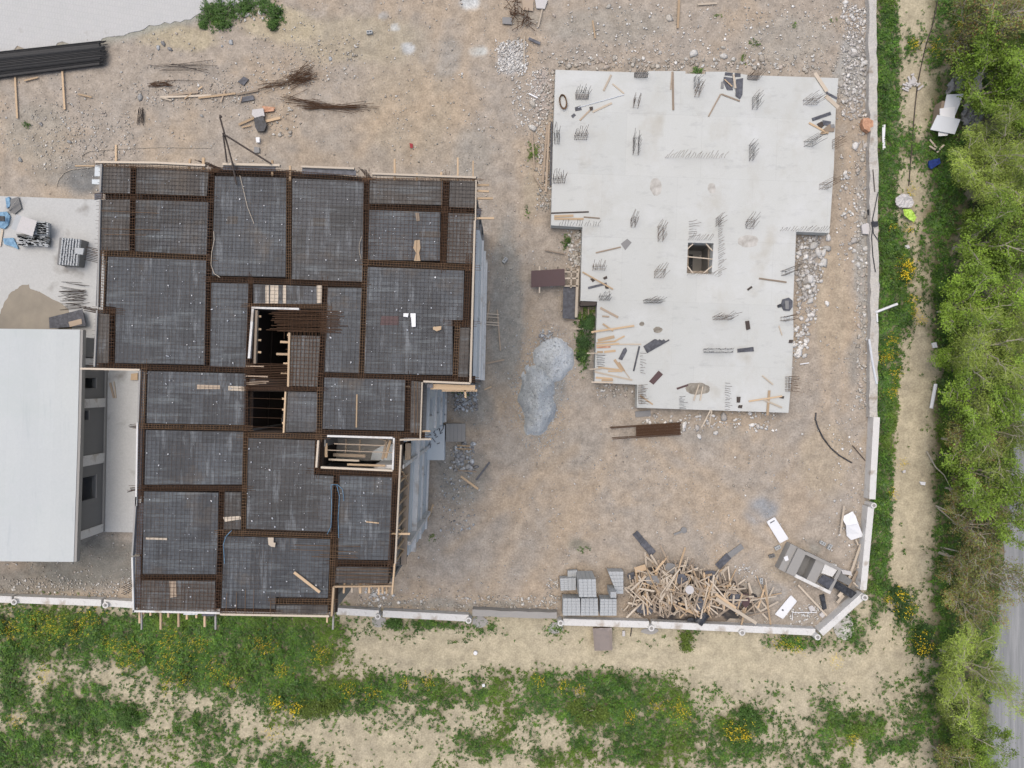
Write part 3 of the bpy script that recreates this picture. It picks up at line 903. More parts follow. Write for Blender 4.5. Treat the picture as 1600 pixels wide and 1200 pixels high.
for (t0, t1), (k, w0, w1, z0, z1) in zip(bays, wins):
    z0 += PZ * .3
    for (s0, s1, q0, q1) in ((t0, w0, PZ, ztop), (w1, t1, PZ, ztop), (w0, w1, PZ, z0), (w0, w1, z1, ztop)):
        if s1 > s0 and q1 > q0:
            MB().bar(wp(s0, .16) + Vector((0, 0, (q0 + q1) / 2)), wp(s1, .16) + Vector((0, 0, (q0 + q1) / 2)), .2, q1 - q0).build("wall", M_infill, lb)
    fr = MB()
    for tt in (w0, w1):
        fr.bar(wp(tt, .16) + Vector((0, 0, z0 + .001)), wp(tt, .16) + Vector((0, 0, z1 - .001)), .04, .24, up=(1, 0, 0))
    win = fr.build("window", M_infill, lb)
    MB().bar(wp(w0, .14) + Vector((0, 0, z0 - .03)), wp(w1, .14) + Vector((0, 0, z0 - .03)), .3, .05).build("sill", M_conc, win)
rx = e1.x - 30
sw = W(115, 850, RZ)
MB().prism([(wp(wl).x - .3, wp(wl).y + .05), (wp(wl).x - .3, wp(wl).y + .28), (rx, wp(wl).y + .9), (rx, wp(wl).y + .65)], PZ, ztop).build("wall", M_infill, lb)
MB().prism([(wp(-1.3).x - .05, wp(-1.3).y), (wp(-1.3).x - .3, wp(-1.3).y), (wp(0).x - .3, wp(0).y), (wp(0).x - .05, wp(0).y)], PZ, ztop).build("wall", M_infill, lb)
MB().prism([(wp(-1.3).x - .3, wp(-1.3).y), (wp(-1.3).x - .3, wp(-1.3).y - .24), (rx, wp(-1.3).y + .4), (rx, wp(-1.3).y + .6)], PZ, ztop).build("wall", M_infill, lb)

# ================================================================ THE TALL UNFINISHED BUILDING
tb = empty("unfinished_building", RW(430, 620, 0), "tall unfinished concrete frame whose dark formwork deck carries rusty reinforcement", "building")
SLABS = [[(157, 262), (390, 270), (386, 578), (152, 571)], [(391, 270), (740, 282), (735, 484), (390, 477)], [(506, 485), (735, 485), (732, 590), (502, 586)],
         [(220, 579), (385, 581), (383, 676), (218, 672)], [(447, 605), (656, 597), (654, 680), (445, 676)], [(216, 677), (495, 686), (492, 738), (214, 737)],
         [(214, 739), (617, 746), (609, 910), (523, 910), (517, 956), (211, 952)]]
for zf in (.42, 3.6, 7.0, 10.2):
    for q in SLABS:
        MB().prism(quad_xy(q, 0, lambda x, y, z: RW(x, y, 0)), zf - .22 if zf > 1 else -.2, zf).build("floor_slab", M_conc, tb)
for cx, cy in [(166, 270), (330, 272), (452, 276), (573, 282), (697, 286), (730, 330), (728, 410), (712, 580), (568, 580), (503, 590), (638, 600), (640, 672), (394, 444), (512, 448),
               (388, 600), (447, 672), (222, 590), (222, 668), (218, 764), (346, 764), (384, 680), (500, 690), (612, 750), (606, 880), (520, 838), (518, 945), (216, 945), (344, 945),
               (164, 400), (160, 560), (326, 404), (324, 560)]:
    p = RW(cx, cy, 0)
    MB().prism([(p.x - .16, p.y - .3), (p.x + .16, p.y - .3), (p.x + .16, p.y + .3), (p.x - .16, p.y + .3)], .42, 12.7).build("column", M_conc, tb)


def wall_seg(p, q, z0, z1, th=.2, m=M_plaster, name="wall"):
    return MB().bar(Vector((p.x, p.y, (z0 + z1) / 2)), Vector((q.x, q.y, (z0 + z1) / 2)), th, z1 - z0).build(name, m, tb)


# east facades that look towards the yard: spandrels, piers, window openings per storey
def facade(x0, y0, x1, y1, storeys, bays, m=M_plaster):
    p, q = RW(x0, y0, 0), RW(x1, y1, 0)
    L = (q - p).length
    for (z0, z1, kind) in storeys:
        if kind == 'open':
            continue
        for i, (t0, t1, sill, head) in enumerate(bays):
            a0, a1 = p.lerp(q, t0), p.lerp(q, t1)
            if sill is None:
                wall_seg(a0, a1, z0, z1, .2, m)
            else:
                wall_seg(a0, a1, z0, z0 + sill, .2, m)
                wall_seg(a0, a1, z1 - head, z1, .2, m)
                fr = MB()
                for t in (a0, a1):
                    fr.bar((t.x, t.y, z0 + sill), (t.x, t.y, z1 - head), .07, .12, up=(1, 0, 0))
                fr.build("window_frame", M_wallw, tb)
        dx = Vector((q.y - p.y, -(q.x - p.x), 0)).normalized()
        if dx.x < 0:
            dx = -dx
        e = dx * .14
        MB().bar(Vector((p.x, p.y, z0 - .1)) + e, Vector((q.x, q.y, z0 - .1)) + e, .16, .24).build("slab_edge", M_wallw, tb)


st = [(.45, 3.4, 'w'), (3.6, 6.8, 'w'), (7.0, 9.9, 'w')]
facade(742, 338, 736, 592, st, [(0, .22, None, 0), (.22, .4, 1.0, .4), (.4, .58, None, 0), (.58, .8, .9, .4), (.8, 1, None, 0)])
facade(657, 600, 655, 680, st, [(0, .3, None, 0), (.3, .7, .9, .4), (.7, 1, None, 0)])
facade(622, 700, 614, 905, [(.45, 3.4, 'w'), (3.6, 6.8, 'w')], [(0, .16, None, 0), (.16, .42, 1.0, .4), (.42, .55, None, 0), (.55, .72, 1.1, .6), (.72, 1, None, 0)])
pa, pb = RW(622, 700, 0), RW(614, 905, 0)
MB().bar(Vector((pa.x + .1, pa.y, 7.0)), Vector((pb.x + .1, pb.y, 7.0)), .5, .3).build("slab_edge", M_wallw, tb)
wall_seg(pa, pb, 7.0, 8.0, .12, M_plaster, "balcony_wall")
MB().bar(Vector((pa.x + .1, pa.y, 10.2)), Vector((pb.x + .1, pb.y, 10.2)), .3, .2).build("slab_edge", M_woodg, tb)
# outer walls on the sides turned away, so the inside stays dark
for x0, y0, x1, y1 in [(158, 262, 740, 282), (158, 262, 152, 571), (152, 571, 219, 578), (219, 578, 212, 950), (212, 950, 516, 955), (516, 955, 522, 912), (522, 912, 610, 911), (735, 592, 657, 598)]:
    for z0, z1 in ((.42, 3.38), (3.6, 6.78), (7.0, 9.98), (10.2, 12.6)):
        wall_seg(RW(x0, y0, 0), RW(x1, y1, 0), z0, z1, .2, M_infill)
for x0, y0, x1, y1 in [(742, 338, 736, 592), (657, 600, 655, 680)]:
    wall_seg(RW(x0 - 8, y0, 0), RW(x1 - 8, y1, 0), 10.2, 12.6, .12, M_infill)
wall_seg(RW(600, 745, 0), RW(596, 905, 0), 7.0, 12.6, .12, M_infill)
wall_seg(RW(600, 745, 0), RW(596, 905, 0), .42, 6.9, .12, M_infill)
# vertical cross walls of the recess
for yy, zt in ((731, 12.6), (870, 10.0)):
    p = RW(618, yy, 0)
    MB().bar((p.x - 1.2, p.y, zt / 2 + .3), (p.x + .35, p.y, zt / 2 + .3), .2, zt - .4).build("cross_wall", M_wallw, tb)
p0, p1 = RW(625, 690, 0), RW(655, 684, 0)
wall_seg(p0, p1, .4, 12.4, .2, M_plaster)
# props under the deck edge
for i in range(9):
    t = i / 8
    p = RW(621, 735, 0).lerp(RW(613, 880, 0), t)
    MB().bar((p.x + .12, p.y, 10.3), (p.x + .12, p.y, 13.0), .1, .1).build("prop", M_wood, tb)
for t0, t1 in ((.02, .2), (.65, .8), (.85, .98)):
    p, q = RW(621, 735, 0).lerp(RW(613, 880, 0), t0), RW(621, 735, 0).lerp(RW(613, 880, 0), t1)
    MB().bar((p.x + .2, p.y, 12.9), (q.x + .2, q.y, 10.6), .1, .05).build("brace", M_wood, tb)
# shaft walls; near-black formwork on upper storeys paints the shafts' darkness into the colour
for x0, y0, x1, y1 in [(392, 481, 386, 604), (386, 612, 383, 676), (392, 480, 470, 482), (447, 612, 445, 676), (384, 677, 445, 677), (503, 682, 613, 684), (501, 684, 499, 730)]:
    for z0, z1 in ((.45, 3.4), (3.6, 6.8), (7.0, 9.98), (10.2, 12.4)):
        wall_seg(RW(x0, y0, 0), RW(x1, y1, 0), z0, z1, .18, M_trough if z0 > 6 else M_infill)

# ---- beam troughs, deck panels, reinforcement
BEAMS = [(160, 258, 330, 266, 5), (327, 265, 452, 270, 9), (448, 270, 580, 281, 9), (577, 280, 743, 281, 3), (209, 260, 207, 393, 9), (160, 306, 326, 311, 9), (158, 395, 326, 403, 9), (331, 268, 326, 440, 9),
         (326, 440, 324, 568, 9), (164, 396, 159, 480, 9), (155, 484, 182, 486, 10), (176, 488, 174, 568, 9), (452, 276, 451, 435, 8), (328, 436, 568, 444, 8), (573, 278, 571, 406, 9),
         (571, 406, 565, 584, 9), (578, 323, 741, 329, 9), (697, 280, 692, 412, 10), (576, 410, 737, 418, 9), (732, 406, 728, 500, 9), (706, 505, 736, 506, 10), (715, 511, 711, 588, 8),
         (148, 571, 388, 578, 8), (392, 440, 387, 578, 7), (390, 477, 506, 479, 6), (508, 446, 504, 540, 9), (504, 540, 500, 606, 9), (500, 606, 499, 678, 9), (505, 586, 739, 593, 8), (386, 607, 500, 608, 6),
         (384, 680, 502, 682, 8), (503, 676, 659, 680, 8), (638, 594, 637, 678, 9), (226, 576, 222, 668, 9), (222, 668, 219, 775, 9), (220, 775, 216, 950, 9), (219, 666, 386, 669, 8),
         (214, 762, 385, 763, 8), (385, 606, 384, 690, 7), (384, 690, 381, 826, 7), (347, 768, 345, 838, 9), (345, 838, 341, 952, 9), (349, 832, 522, 838, 8), (220, 902, 341, 902, 9), (526, 742, 521, 845, 9),
         (521, 845, 517, 958, 9), (492, 736, 620, 742, 8), (497, 686, 495, 738, 8), (621, 684, 619, 742, 10), (617, 744, 610, 884, 8), (523, 880, 610, 881, 9), (431, 939, 517, 940, 9), (341, 954, 432, 956, 7)]
ROOMS = [([(161, 259), (204, 260), (203, 302), (160, 301)], 1), ([(214, 260), (326, 266), (323, 306), (212, 302)], 1), ([(158, 312), (203, 312), (203, 391), (156, 391)], 1),
         ([(212, 312), (326, 316), (323, 399), (211, 392)], 0), ([(336, 275), (447, 278), (446, 433), (331, 430)], 0), ([(457, 279), (568, 283), (566, 440), (456, 436)], 0),
         ([(578, 282), (692, 283), (691, 320), (577, 318)], 1), ([(703, 282), (744, 283), (741, 325), (702, 323)], 1), ([(577, 328), (688, 332), (687, 407), (575, 406)], 0),
         ([(701, 333), (741, 334), (737, 412), (698, 410)], 1), ([(169, 401), (322, 407), (320, 570), (180, 567), (181, 480), (166, 478)], 0), ([(154, 490), (171, 491), (170, 567), (150, 567)], 1),
         ([(330, 442), (388, 443), (384, 575), (328, 572)], 0), ([(396, 444), (503, 448), (502, 475), (396, 474)], 0), ([(512, 449), (565, 450), (561, 583), (507, 581)], 0),
         ([(455, 524), (500, 525), (496, 604), (453, 603)], 1), ([(574, 417), (725, 423), (723, 500), (707, 500), (707, 586), (569, 583)], 0), ([(719, 512), (734, 512), (731, 590), (716, 589)], 1),
         ([(231, 580), (384, 584), (382, 664), (229, 661)], 0), ([(450, 612), (496, 613), (495, 675), (447, 675)], 0), ([(507, 589), (633, 593), (631, 673), (504, 670)], 0),
         ([(643, 595), (660, 597), (657, 677), (641, 676)], 1), ([(228, 672), (380, 675), (378, 757), (226, 757)], 0), ([(388, 685), (492, 688), (490, 742), (521, 744), (517, 831), (385, 826)], 0),
         ([(225, 768), (341, 770), (339, 897), (223, 897)], 0), ([(351, 769), (377, 769), (376, 827), (349, 827)], 1), ([(350, 838), (516, 843), (512, 934), (431, 933), (430, 951), (346, 950)], 0),
         ([(221, 907), (336, 908), (336, 953), (217, 953)], 1), ([(531, 743), (613, 746), (609, 875), (528, 874)], 0), ([(526, 886), (608, 887), (606, 913), (523, 911)], 1),
         ([(432, 945), (512, 946), (512, 959), (431, 957)], 1)]
DZ = ROOF
px2r = (H - ROOF) / F
for i, (x0, y0, x1, y1, wpx) in enumerate(BEAMS):
    p, q = RW(x0, y0, 0), RW(x1, y1, 0)
    d = (q - p).normalized()
    sdv = Vector((-d.y, d.x, 0))
    wv = wpx * px2r
    zb = DZ - .50 - .004 * (i % 7)
    MB().bar(Vector((p.x, p.y, zb)) - d * .1, Vector((q.x, q.y, zb)) + d * .1, wv * 1.5, .05).build("beam_form_board", M_trough, tb)
    lat = MB()
    L = (q - p).length
    zt, zl = DZ + .03 + .006 * (i % 5), DZ - .40
    nb = max(3, int(wv / .075))
    for k in range(nb):
        o_ = sdv * (-wv * .42 + wv * .84 * k / (nb - 1))
        ext = .25 + .25 * rnd.random()
        j = Vector((rnd.uniform(-.015, .015), rnd.uniform(-.015, .015), 0))
        lat.tube([Vector((p.x, p.y, zt)) + o_ - d * ext + j, Vector((q.x, q.y, zt)) + o_ + d * ext], .011, 4)
        if k % 2 == 0:
            lat.tube([Vector((p.x, p.y, zl)) + o_, Vector((q.x, q.y, zl)) + o_], .011, 4)
    s = 0.0
    while s < L:
        c = Vector((p.x, p.y, 0)) + d * s
        a0, a1 = c - sdv * wv * .46, c + sdv * wv * .46
        u = Vector((0, 0, 1))
        lat.bar(a0 + u * (zt + .015), a1 + u * (zt + .015), .016, .012)
        lat.bar(a0 + u * (zt + .015), a0 + u * zl, .012, .012)
        lat.bar(a1 + u * (zt + .015), a1 + u * zl, .012, .012)
        s += .12 + .05 * rnd.random()
    lat.build("beam_lattice", M_rust if i % 3 else M_rustl, tb)


def lerp2(a, b, t):
    return (a[0] + (b[0] - a[0]) * t, a[1] + (b[1] - a[1]) * t)


def clip_line(a, b, poly):
    """Pieces of segment a-b inside the outline."""
    ts = [0, 1]
    n = len(poly)
    for i in range(n):
        c, d = poly[i], poly[(i + 1) % n]
        r = (b[0] - a[0], b[1] - a[1])
        s = (d[0] - c[0], d[1] - c[1])
        den = r[0] * s[1] - r[1] * s[0]
        if abs(den) < 1e-9:
            continue
        t = ((c[0] - a[0]) * s[1] - (c[1] - a[1]) * s[0]) / den
        u = ((c[0] - a[0]) * r[1] - (c[1] - a[1]) * r[0]) / den
        if 0 <= u <= 1 and 0 < t < 1:
            ts.append(t)
    ts.sort()
    out = []
    for t0, t1 in zip(ts[:-1], ts[1:]):
        m = lerp2(a, b, (t0 + t1) / 2)
        if bool(inpoly(np.array([m[0]]), np.array([m[1]]), poly)[0]) and t1 - t0 > 1e-4:
            out.append((lerp2(a, b, t0), lerp2(a, b, t1)))
    return out


ang = math.radians(2.0)
ux, uy = (math.cos(ang), math.sin(ang)), (-math.sin(ang), math.cos(ang))      # photo axes of the plan
for i, (poly, brown) in enumerate(ROOMS):
    q = quad_xy(poly, 0, lambda x, y, z: RW(x, y, 0))
    MB().prism(q, DZ - .12, DZ - .001 * (i % 4)).build("deck_panel", M_deckb if brown else (M_deck, M_deckc)[i % 2], tb)
    skirt = MB()
    for k in range(len(q)):
        a_, b_ = q[k], q[(k + 1) % len(q)]
        skirt.bar((a_[0], a_[1], DZ - .32), (b_[0], b_[1], DZ - .32), .03, .36)
    skirt.build("beam_side_form", M_trough, tb)
    cx, cy = sum(p[0] for p in poly) / len(poly), sum(p[1] for p in poly) / len(poly)
    mesh = MB()
    heavy = brown or i in (3,)
    for axis, step, zz in ((ux, 5.9, .045), (uy, 5.9 if heavy else 6.6, .065)):
        oth = uy if axis is ux else ux
        k = -45
        while k < 45:
            off = k * step + rnd.uniform(-.7, .7)
            aa = (cx + oth[0] * off - axis[0] * 260, cy + oth[1] * off - axis[1] * 260)
            bb = (cx + oth[0] * off + axis[0] * 260, cy + oth[1] * off + axis[1] * 260)
            for s0, s1 in clip_line(aa, bb, poly):
                e = rnd.uniform(3, 8)
                f_ = rnd.uniform(3, 8)
                s0 = (s0[0] - axis[0] * e, s0[1] - axis[1] * e)
                s1 = (s1[0] + axis[0] * f_, s1[1] + axis[1] * f_)
                a_, b_ = RW(*s0, 0), RW(*s1, 0)
                r_ = .0048 if not heavy else (.011 if i == 15 else .0066)
                mesh.bar((a_.x, a_.y, DZ + zz), (b_.x, b_.y, DZ + zz), r_ * 2, r_ * 2)
            k += 1
    mesh.build("rebar_mesh", M_rust if i in (15, 8, 9, 27) else M_meshm, tb)
# long light bars seen lying across several rooms
def deckbar(x0, y0, x1, y1, m=M_rustl, r=.014, name="loose_rebar", z=.1):
    p, q = RW(x0, y0, DZ + z), RW(x1, y1, DZ + z)
    return MB().tube([p, q], r, 4).build(name, m, tb)


for x0, y0, x1, y1 in [(460, 851, 564, 853), (456, 858, 560, 862), (488, 869, 560, 871), (500, 866, 556, 868), (526, 888, 612, 889), (526, 893, 612, 894), (515, 898, 612, 899), (540, 904, 612, 904),
                       (560, 911, 612, 911), (160, 330, 250, 334), (160, 358, 252, 360), (165, 367, 230, 368), (424, 938, 424, 962), (356, 925, 354, 960), (371, 925, 370, 960), (385, 920, 384, 960),
                       (398, 920, 397, 960), (690, 282, 690, 326), (653, 596, 653, 680), (648, 596, 648, 678)]:
    deckbar(x0, y0, x1, y1)
# slack bars of the mat over the stair opening
mat_ = MB()
for k in range(17):
    y = 484 + k * 2.1 + rnd.uniform(-.5, .5)
    a_, b_ = RW(430 + rnd.uniform(-14, 6), y, DZ + .07), RW(528 + rnd.uniform(-8, 18), y + 2.5, DZ + .07)
    mat_.tube([a_, b_], .016, 4)
for k in range(13):
    x = 446 + k * 6
    a_, b_ = RW(x, 474, DZ + .05), RW(x - 1.5, 530, DZ + .05)
    mat_.tube([a_, b_], .009, 4)
mat_.build("rebar_mesh", M_rust, tb)
mat_ = MB()
for k in range(16):
    y = 568 + k * 2.6
    mat_.tube([RW(384 + rnd.uniform(-4, 3), y, DZ + .0), RW(455 + rnd.uniform(0, 6), y + 1.5, DZ + .0)], .016, 4)
for k in range(4):
    y = 622 + k * 15
    mat_.tube([RW(386, y, DZ - .1), RW(448, y + 2, DZ - .1)], .010, 4)
mat_.build("rebar_mesh", M_rust, tb)
# stair landing and flight under the opening
for k in range(9):
    t = k / 9
    a_, b_ = RW(388, 612 - 0 + k * 6.5, 0), RW(446, 614 + k * 6.5, 0)
    MB().bar((a_.x, a_.y, 8.0 + k * .16 - 1.4), (b_.x, b_.y, 8.0 + k * .16 - 1.4), .22, .16).build("stair_step", M_conc, tb)


def deckbeam(x0, y0, x1, y1, wpx, z, th, m, name):
    p, q = RW(x0, y0, z), RW(x1, y1, z)
    return MB().bar(p, q, wpx * px2r, th).build(name, m, tb)


# edge boards of the formwork
for x0, y0, x1, y1, wpx, m in [(150, 254, 245, 255, 3, M_woodp), (245, 255, 322, 259, 3, M_woodp), (349, 257, 438, 259, 3.5, M_woodp), (472, 261, 554, 264, 3, M_woodp), (582, 272, 744, 278, 3, M_woodp), (160, 257, 158, 300, 2.5, M_conc),
                               (158, 312, 154, 480, 2.5, M_conc), (153, 485, 149, 573, 2.5, M_conc), (127, 576, 220, 578, 3, M_woodp), (220, 579, 217, 660, 2.5, M_conc), (216, 660, 214, 790, 2.5, M_wallw), (214, 776, 208, 868, 2.5, M_conc),
                               (208, 870, 210, 956, 2.5, M_wallw), (209, 954, 345, 957, 3, M_wallw), (345, 959, 515, 962, 3, M_woodp), (522, 916, 613, 915, 2.5, M_wood), (522, 916, 519, 962, 3, M_wood), (627, 695, 618, 880, 2.5, M_woodp),
                               (617, 880, 613, 928, 2.5, M_wood), (625, 687, 674, 686, 2.5, M_woodp), (662, 596, 735, 599, 3, M_woodp), (744, 282, 743, 345, 2, M_woodp), (742, 345, 735, 598, 3, M_woodp), (660, 597, 657, 685, 2, M_woodp),
                               (498, 688, 495, 730, 3, M_woodp), (512, 681, 614, 684, 3, M_wallw), (502, 730, 614, 735, 3, M_woodp), (616, 684, 614, 734, 2.5, M_wallw), (396, 482, 390, 560, 3.5, M_wallw), (394, 481, 468, 483, 3, M_wallw),
                               (402, 485, 399, 568, 3.5, M_woodg), (453, 520, 451, 604, 3, M_wood), (447, 612, 444, 676, 2.5, M_wood)]:
    deckbeam(x0, y0, x1, y1, wpx, DZ + .0, .22, m, "edge_board")
# dark facing panels beside the edge
for pts, m in [([(348, 259), (430, 260), (430, 267), (348, 265)], M_plyd), ([(472, 263), (556, 266), (556, 274), (472, 271)], M_plyd), ([(214, 786), (226, 786), (220, 866), (208, 866)], M_plyd), ([(212, 870), (219, 870), (219, 950), (212, 950)], M_plyd),
               ([(148, 257), (158, 257), (157, 275), (147, 275)], M_plaster), ([(143, 280), (158, 280), (157, 288), (143, 287)], M_plaster), ([(147, 302), (160, 299), (159, 310), (147, 312)], M_plyd), ([(692, 273), (746, 276), (744, 281), (691, 277)], M_plyd),
               ([(744, 325), (752, 325), (752, 335), (744, 335)], M_plyd), ([(216, 580), (224, 580), (219, 780), (213, 780)], M_plyd), ([(286, 957), (308, 957), (308, 961), (286, 961)], M_plaster), ([(315, 958), (334, 958), (334, 963), (315, 963)], M_plyd),
               ([(152, 403), (158, 403), (155, 478), (149, 478)], M_plyd), ([(667, 600), (676, 600), (676, 606), (667, 606)], M_plyd)]:
    MB().prism(quad_xy(pts, 0, lambda x, y, z: RW(x, y, 0)), DZ - .08, DZ - .03).build("facing_panel", m, tb)
# joists and props sticking out past the edge
for x0, y0, x1, y1, wpx, m in [(179, 252, 179, 225, 3, M_wood), (294, 256, 295, 247, 3, M_wood), (316, 258, 316, 245, 4, M_wood), (424, 258, 424, 249, 3, M_wood), (452, 266, 452, 258, 3, M_wood), (616, 274, 616, 247, 3, M_wood), (651, 277, 651, 270, 3, M_wood),
                               (689, 278, 689, 268, 3, M_wood), (715, 276, 715, 245, 2.5, M_wood), (739, 276, 739, 250, 2, M_wood), (744, 288, 764, 288, 3, M_wood), (744, 297, 764, 298, 3, M_wood), (746, 309, 770, 309, 3, M_wood), (746, 340, 772, 340, 3, M_wood),
                               (130, 258, 150, 258, 2, M_wood), (216, 956, 216, 975, 3, M_wood), (222, 956, 222, 961, 3, M_wood), (233, 957, 233, 963, 3, M_wood), (249, 957, 249, 985, 3, M_wood), (261, 957, 261, 966, 3, M_wood), (277, 957, 277, 981, 3, M_wood),
                               (290, 957, 290, 969, 3, M_wood), (305, 957, 305, 967, 3, M_wood), (318, 957, 318, 981, 3, M_wood), (335, 957, 335, 985, 2.5, M_conc), (219, 960, 219, 985, 2, M_conc), (520, 958, 519, 985, 2.5, M_conc), (510, 962, 510, 974, 2.5, M_wood),
                               (537, 917, 536, 928, 3, M_wood), (549, 917, 549, 927, 3, M_woodp), (562, 917, 562, 928, 4, M_wood), (576, 917, 576, 928, 3.5, M_wood), (591, 917, 591, 930, 3, M_wood), (597, 917, 597, 929, 3, M_wood), (604, 917, 603, 929, 3, M_wood),
                               (660, 674, 672, 674, 2.5, M_wood), (620, 835, 640, 835, 3, M_wood), (626, 604, 640, 604, 0.5, M_wood)]:
    p, q = RW(x0, y0, DZ - .16), RW(x1, y1, DZ - .16)
    d = (p - q).normalized()
    MB().bar(p + d * .5, q, wpx * px2r, .1).build("joist", m, tb)
MB().bar(RW(672, 604, DZ - .2), RW(742, 606, DZ - .2), .28, .1).build("joist", M_wood, tb)
MB().bar(RW(690, 610, DZ - .3), RW(745, 610, DZ - .3), .12, .1).build("joist", M_wood, tb)
MB().bar(RW(726, 608, DZ - .3), RW(727, 622, DZ - .3), .1, .1).build("joist", M_wood, tb)
for y, x0 in ((534, 437), (553, 431), (568, 442), (583, 438), (523, 448)):
    deckbeam(x0, y, 452, y + .5, 3.5, DZ - .12, .1, M_wood, "joist")
for y in (494, 514, 531, 550):
    deckbeam(402, y, 407, y + .3, 3, DZ - .12, .1, M_wood, "joist")
for y in (623, 640, 661):
    deckbeam(440, y, 446, y + .3, 3, DZ - .12, .1, M_wood, "joist")
for x0, y0, x1, y1, wpx in ((382, 571, 412, 573, 3), (384, 587, 418, 589, 3), (385, 598, 420, 596, 3), (385, 601, 416, 598, 2.5)):
    deckbeam(x0, y0, x1, y1, wpx, DZ - .05, .08, M_woodg, "joist")
# timber inside the square opening
for x0, y0, x1, y1, wpx, z, m in [(507, 716, 560, 718, 5, 11.4, M_woodg), (506, 721, 555, 723, 3, 12.2, M_woodp), (540, 727, 600, 729, 3, 12.8, M_wood), (606, 690, 598, 718, 4, 12.4, M_wood), (598, 686, 590, 722, 4, 11.8, M_woodg), (527, 690, 526, 716, 2, 11.2, M_woodg),
                                  (548, 692, 547, 714, 2.5, 10.9, M_woodg), (505, 694, 505, 716, 4, 12.6, M_wood), (575, 684, 597, 692, 2, 12.0, M_woodg), (520, 694, 600, 697, 1.5, 12.9, M_woodg), (510, 704, 612, 708, 1.2, 12.9, M_woodg)]:
    deckbeam(x0, y0, x1, y1, wpx, z, .1, m, "prop")
q = quad_xy([(504, 686), (612, 688), (611, 732), (502, 728)], 0, lambda x, y, z: RW(x, y, 0))
MB().prism(q, 9.9, 10.1).build("floor_slab", M_conc, tb)
q = quad_xy([(566, 713), (588, 700), (612, 702), (611, 730), (563, 727)], 0, lambda x, y, z: RW(x, y, 0))
MB().prism(q, 10.12, 10.5).build("stair_slab", M_plaster, tb)
# bar ends sticking out at the edges
for x0, y0, n, dx, dy, sp in [(152, 389, 9, -24, -6, (0, 2.6)), (150, 483, 6, -26, -5, (0, 1.2)), (218, 666, 4, -20, -2, (0, 1.3)), (216, 765, 4, -20, 5, (0, -1.4)), (210, 905, 6, -24, 12, (0, 3.2)), (326, 258, 6, -22, -9, (3.2, .6)),
                              (568, 270, 5, -8, -10, (2.2, .8)), (548, 266, 4, -6, -4, (2, 0))]:
    e = MB()
    for k in range(n):
        x, y = x0 + sp[0] * k, y0 + sp[1] * k
        j = rnd.uniform(.75, 1.1)
        e.tube([RW(x - dx * .5, y - dy * .5, DZ - .2), RW(x, y, DZ - .2), RW(x + dx * j, y + dy * j + rnd.uniform(-1, 1), DZ - .15)], .017, 4)
    e.build("bar_end_lattice", M_steel, tb)
# thin conduits on the deck
for pts, m in [([(335, 362), (336, 375), (332, 395), (331, 415), (336, 428), (345, 434)], M_woodp), ([(566, 370), (562, 382), (562, 395), (565, 405)], M_woodp), ([(376, 275), (382, 300), (388, 325), (398, 350)], M_woodp),
               ([(518, 757), (528, 757), (536, 764), (538, 782)], M_cyan), ([(518, 757), (519, 790), (518, 822), (512, 834)], M_cyan), ([(527, 758), (531, 775), (529, 810), (530, 840)], M_cyan), ([(363, 828), (354, 838), (350, 850), (352, 880)], M_cyan)]:
    q = [RW(x, y, DZ + .1) for x, y in pts]
    MB().tube(q, .014, 4).build("conduit", m, tb)

# ---- loose things on the deck
def deckthing(pts, m, label, name, cat, group=None, z=.12, th=.03):
    q = quad_xy(pts, 0, lambda x, y, z: RW(x, y, 0))
    return tag(MB().prism(q, DZ + z, DZ + z + th).build(name, m), label, cat, group)


def ribbon(x0, y0, x1, y1, w_):
    d = math.hypot(x1 - x0, y1 - y0)
    nx, ny = -(y1 - y0) / d * w_ / 2, (x1 - x0) / d * w_ / 2
    return [(x0 + nx, y0 + ny), (x1 + nx, y1 + ny), (x1 - nx, y1 - ny), (x0 - nx, y0 - ny)]


deckthing(ribbon(461, 893, 501, 924, 4.2), M_wood, "fresh plank lying diagonally on the dark deck near its lower edge", "plank", "plank", th=.05)
deckthing([(596, 494), (623, 494), (623, 508), (594, 508)], M_plym, "maroon plywood sheet under the mesh in the large deck bay", "plywood_sheet", "sheet", z=.012, th=.012)
deckthing([(642, 490), (650, 490), (650, 511), (644, 511), (643, 496), (642, 496)], M_white, "white L-shaped offcut on the deck beside the maroon sheet", "offcut", "offcut")
deckthing([(631, 490), (639, 490), (638, 496), (631, 495)], M_white, "small white offcut between the maroon sheet and the L-shaped one", "offcut", "offcut")
deckthing([(677, 511), (690, 510), (690, 515), (683, 518), (677, 515)], M_wood, "torn scrap of pale wood near the stepped corner of the big bay", "wood_scrap", "scrap")
deckthing([(648, 376), (656, 375), (657, 388), (655, 395), (657, 408), (647, 408), (650, 395), (646, 388)], M_wood, "ragged strip of bare timber in the bay near the facade edge", "wood_strip", "strip", z=.02)
deckthing([(649, 333), (655, 333), (656, 345), (651, 346)], M_woodg, "small tan plywood patch above the ragged timber strip", "plywood_patch", "patch", z=.02)
deckthing([(308, 601), (344, 602), (344, 608), (308, 608)], M_woodg, "long tan board inlaid in the bay above the rust band", "inlay_board", "board", z=.008, th=.01)
deckthing([(357, 603), (383, 604), (383, 611), (357, 610)], M_woodp, "short pale board at the edge of the dark shaft", "inlay_board", "board", z=.008, th=.01)
deckthing([(349, 808), (376, 806), (377, 811), (352, 815)], M_woodp, "splintered pale board in the narrow bay", "inlay_board", "board", z=.02)
deckthing([(420, 839), (429, 839), (429, 847), (432, 847), (431, 854), (425, 853), (421, 850)], M_woodp, "cream square offcuts beside the long beam in the lower bay", "offcut", "offcut")
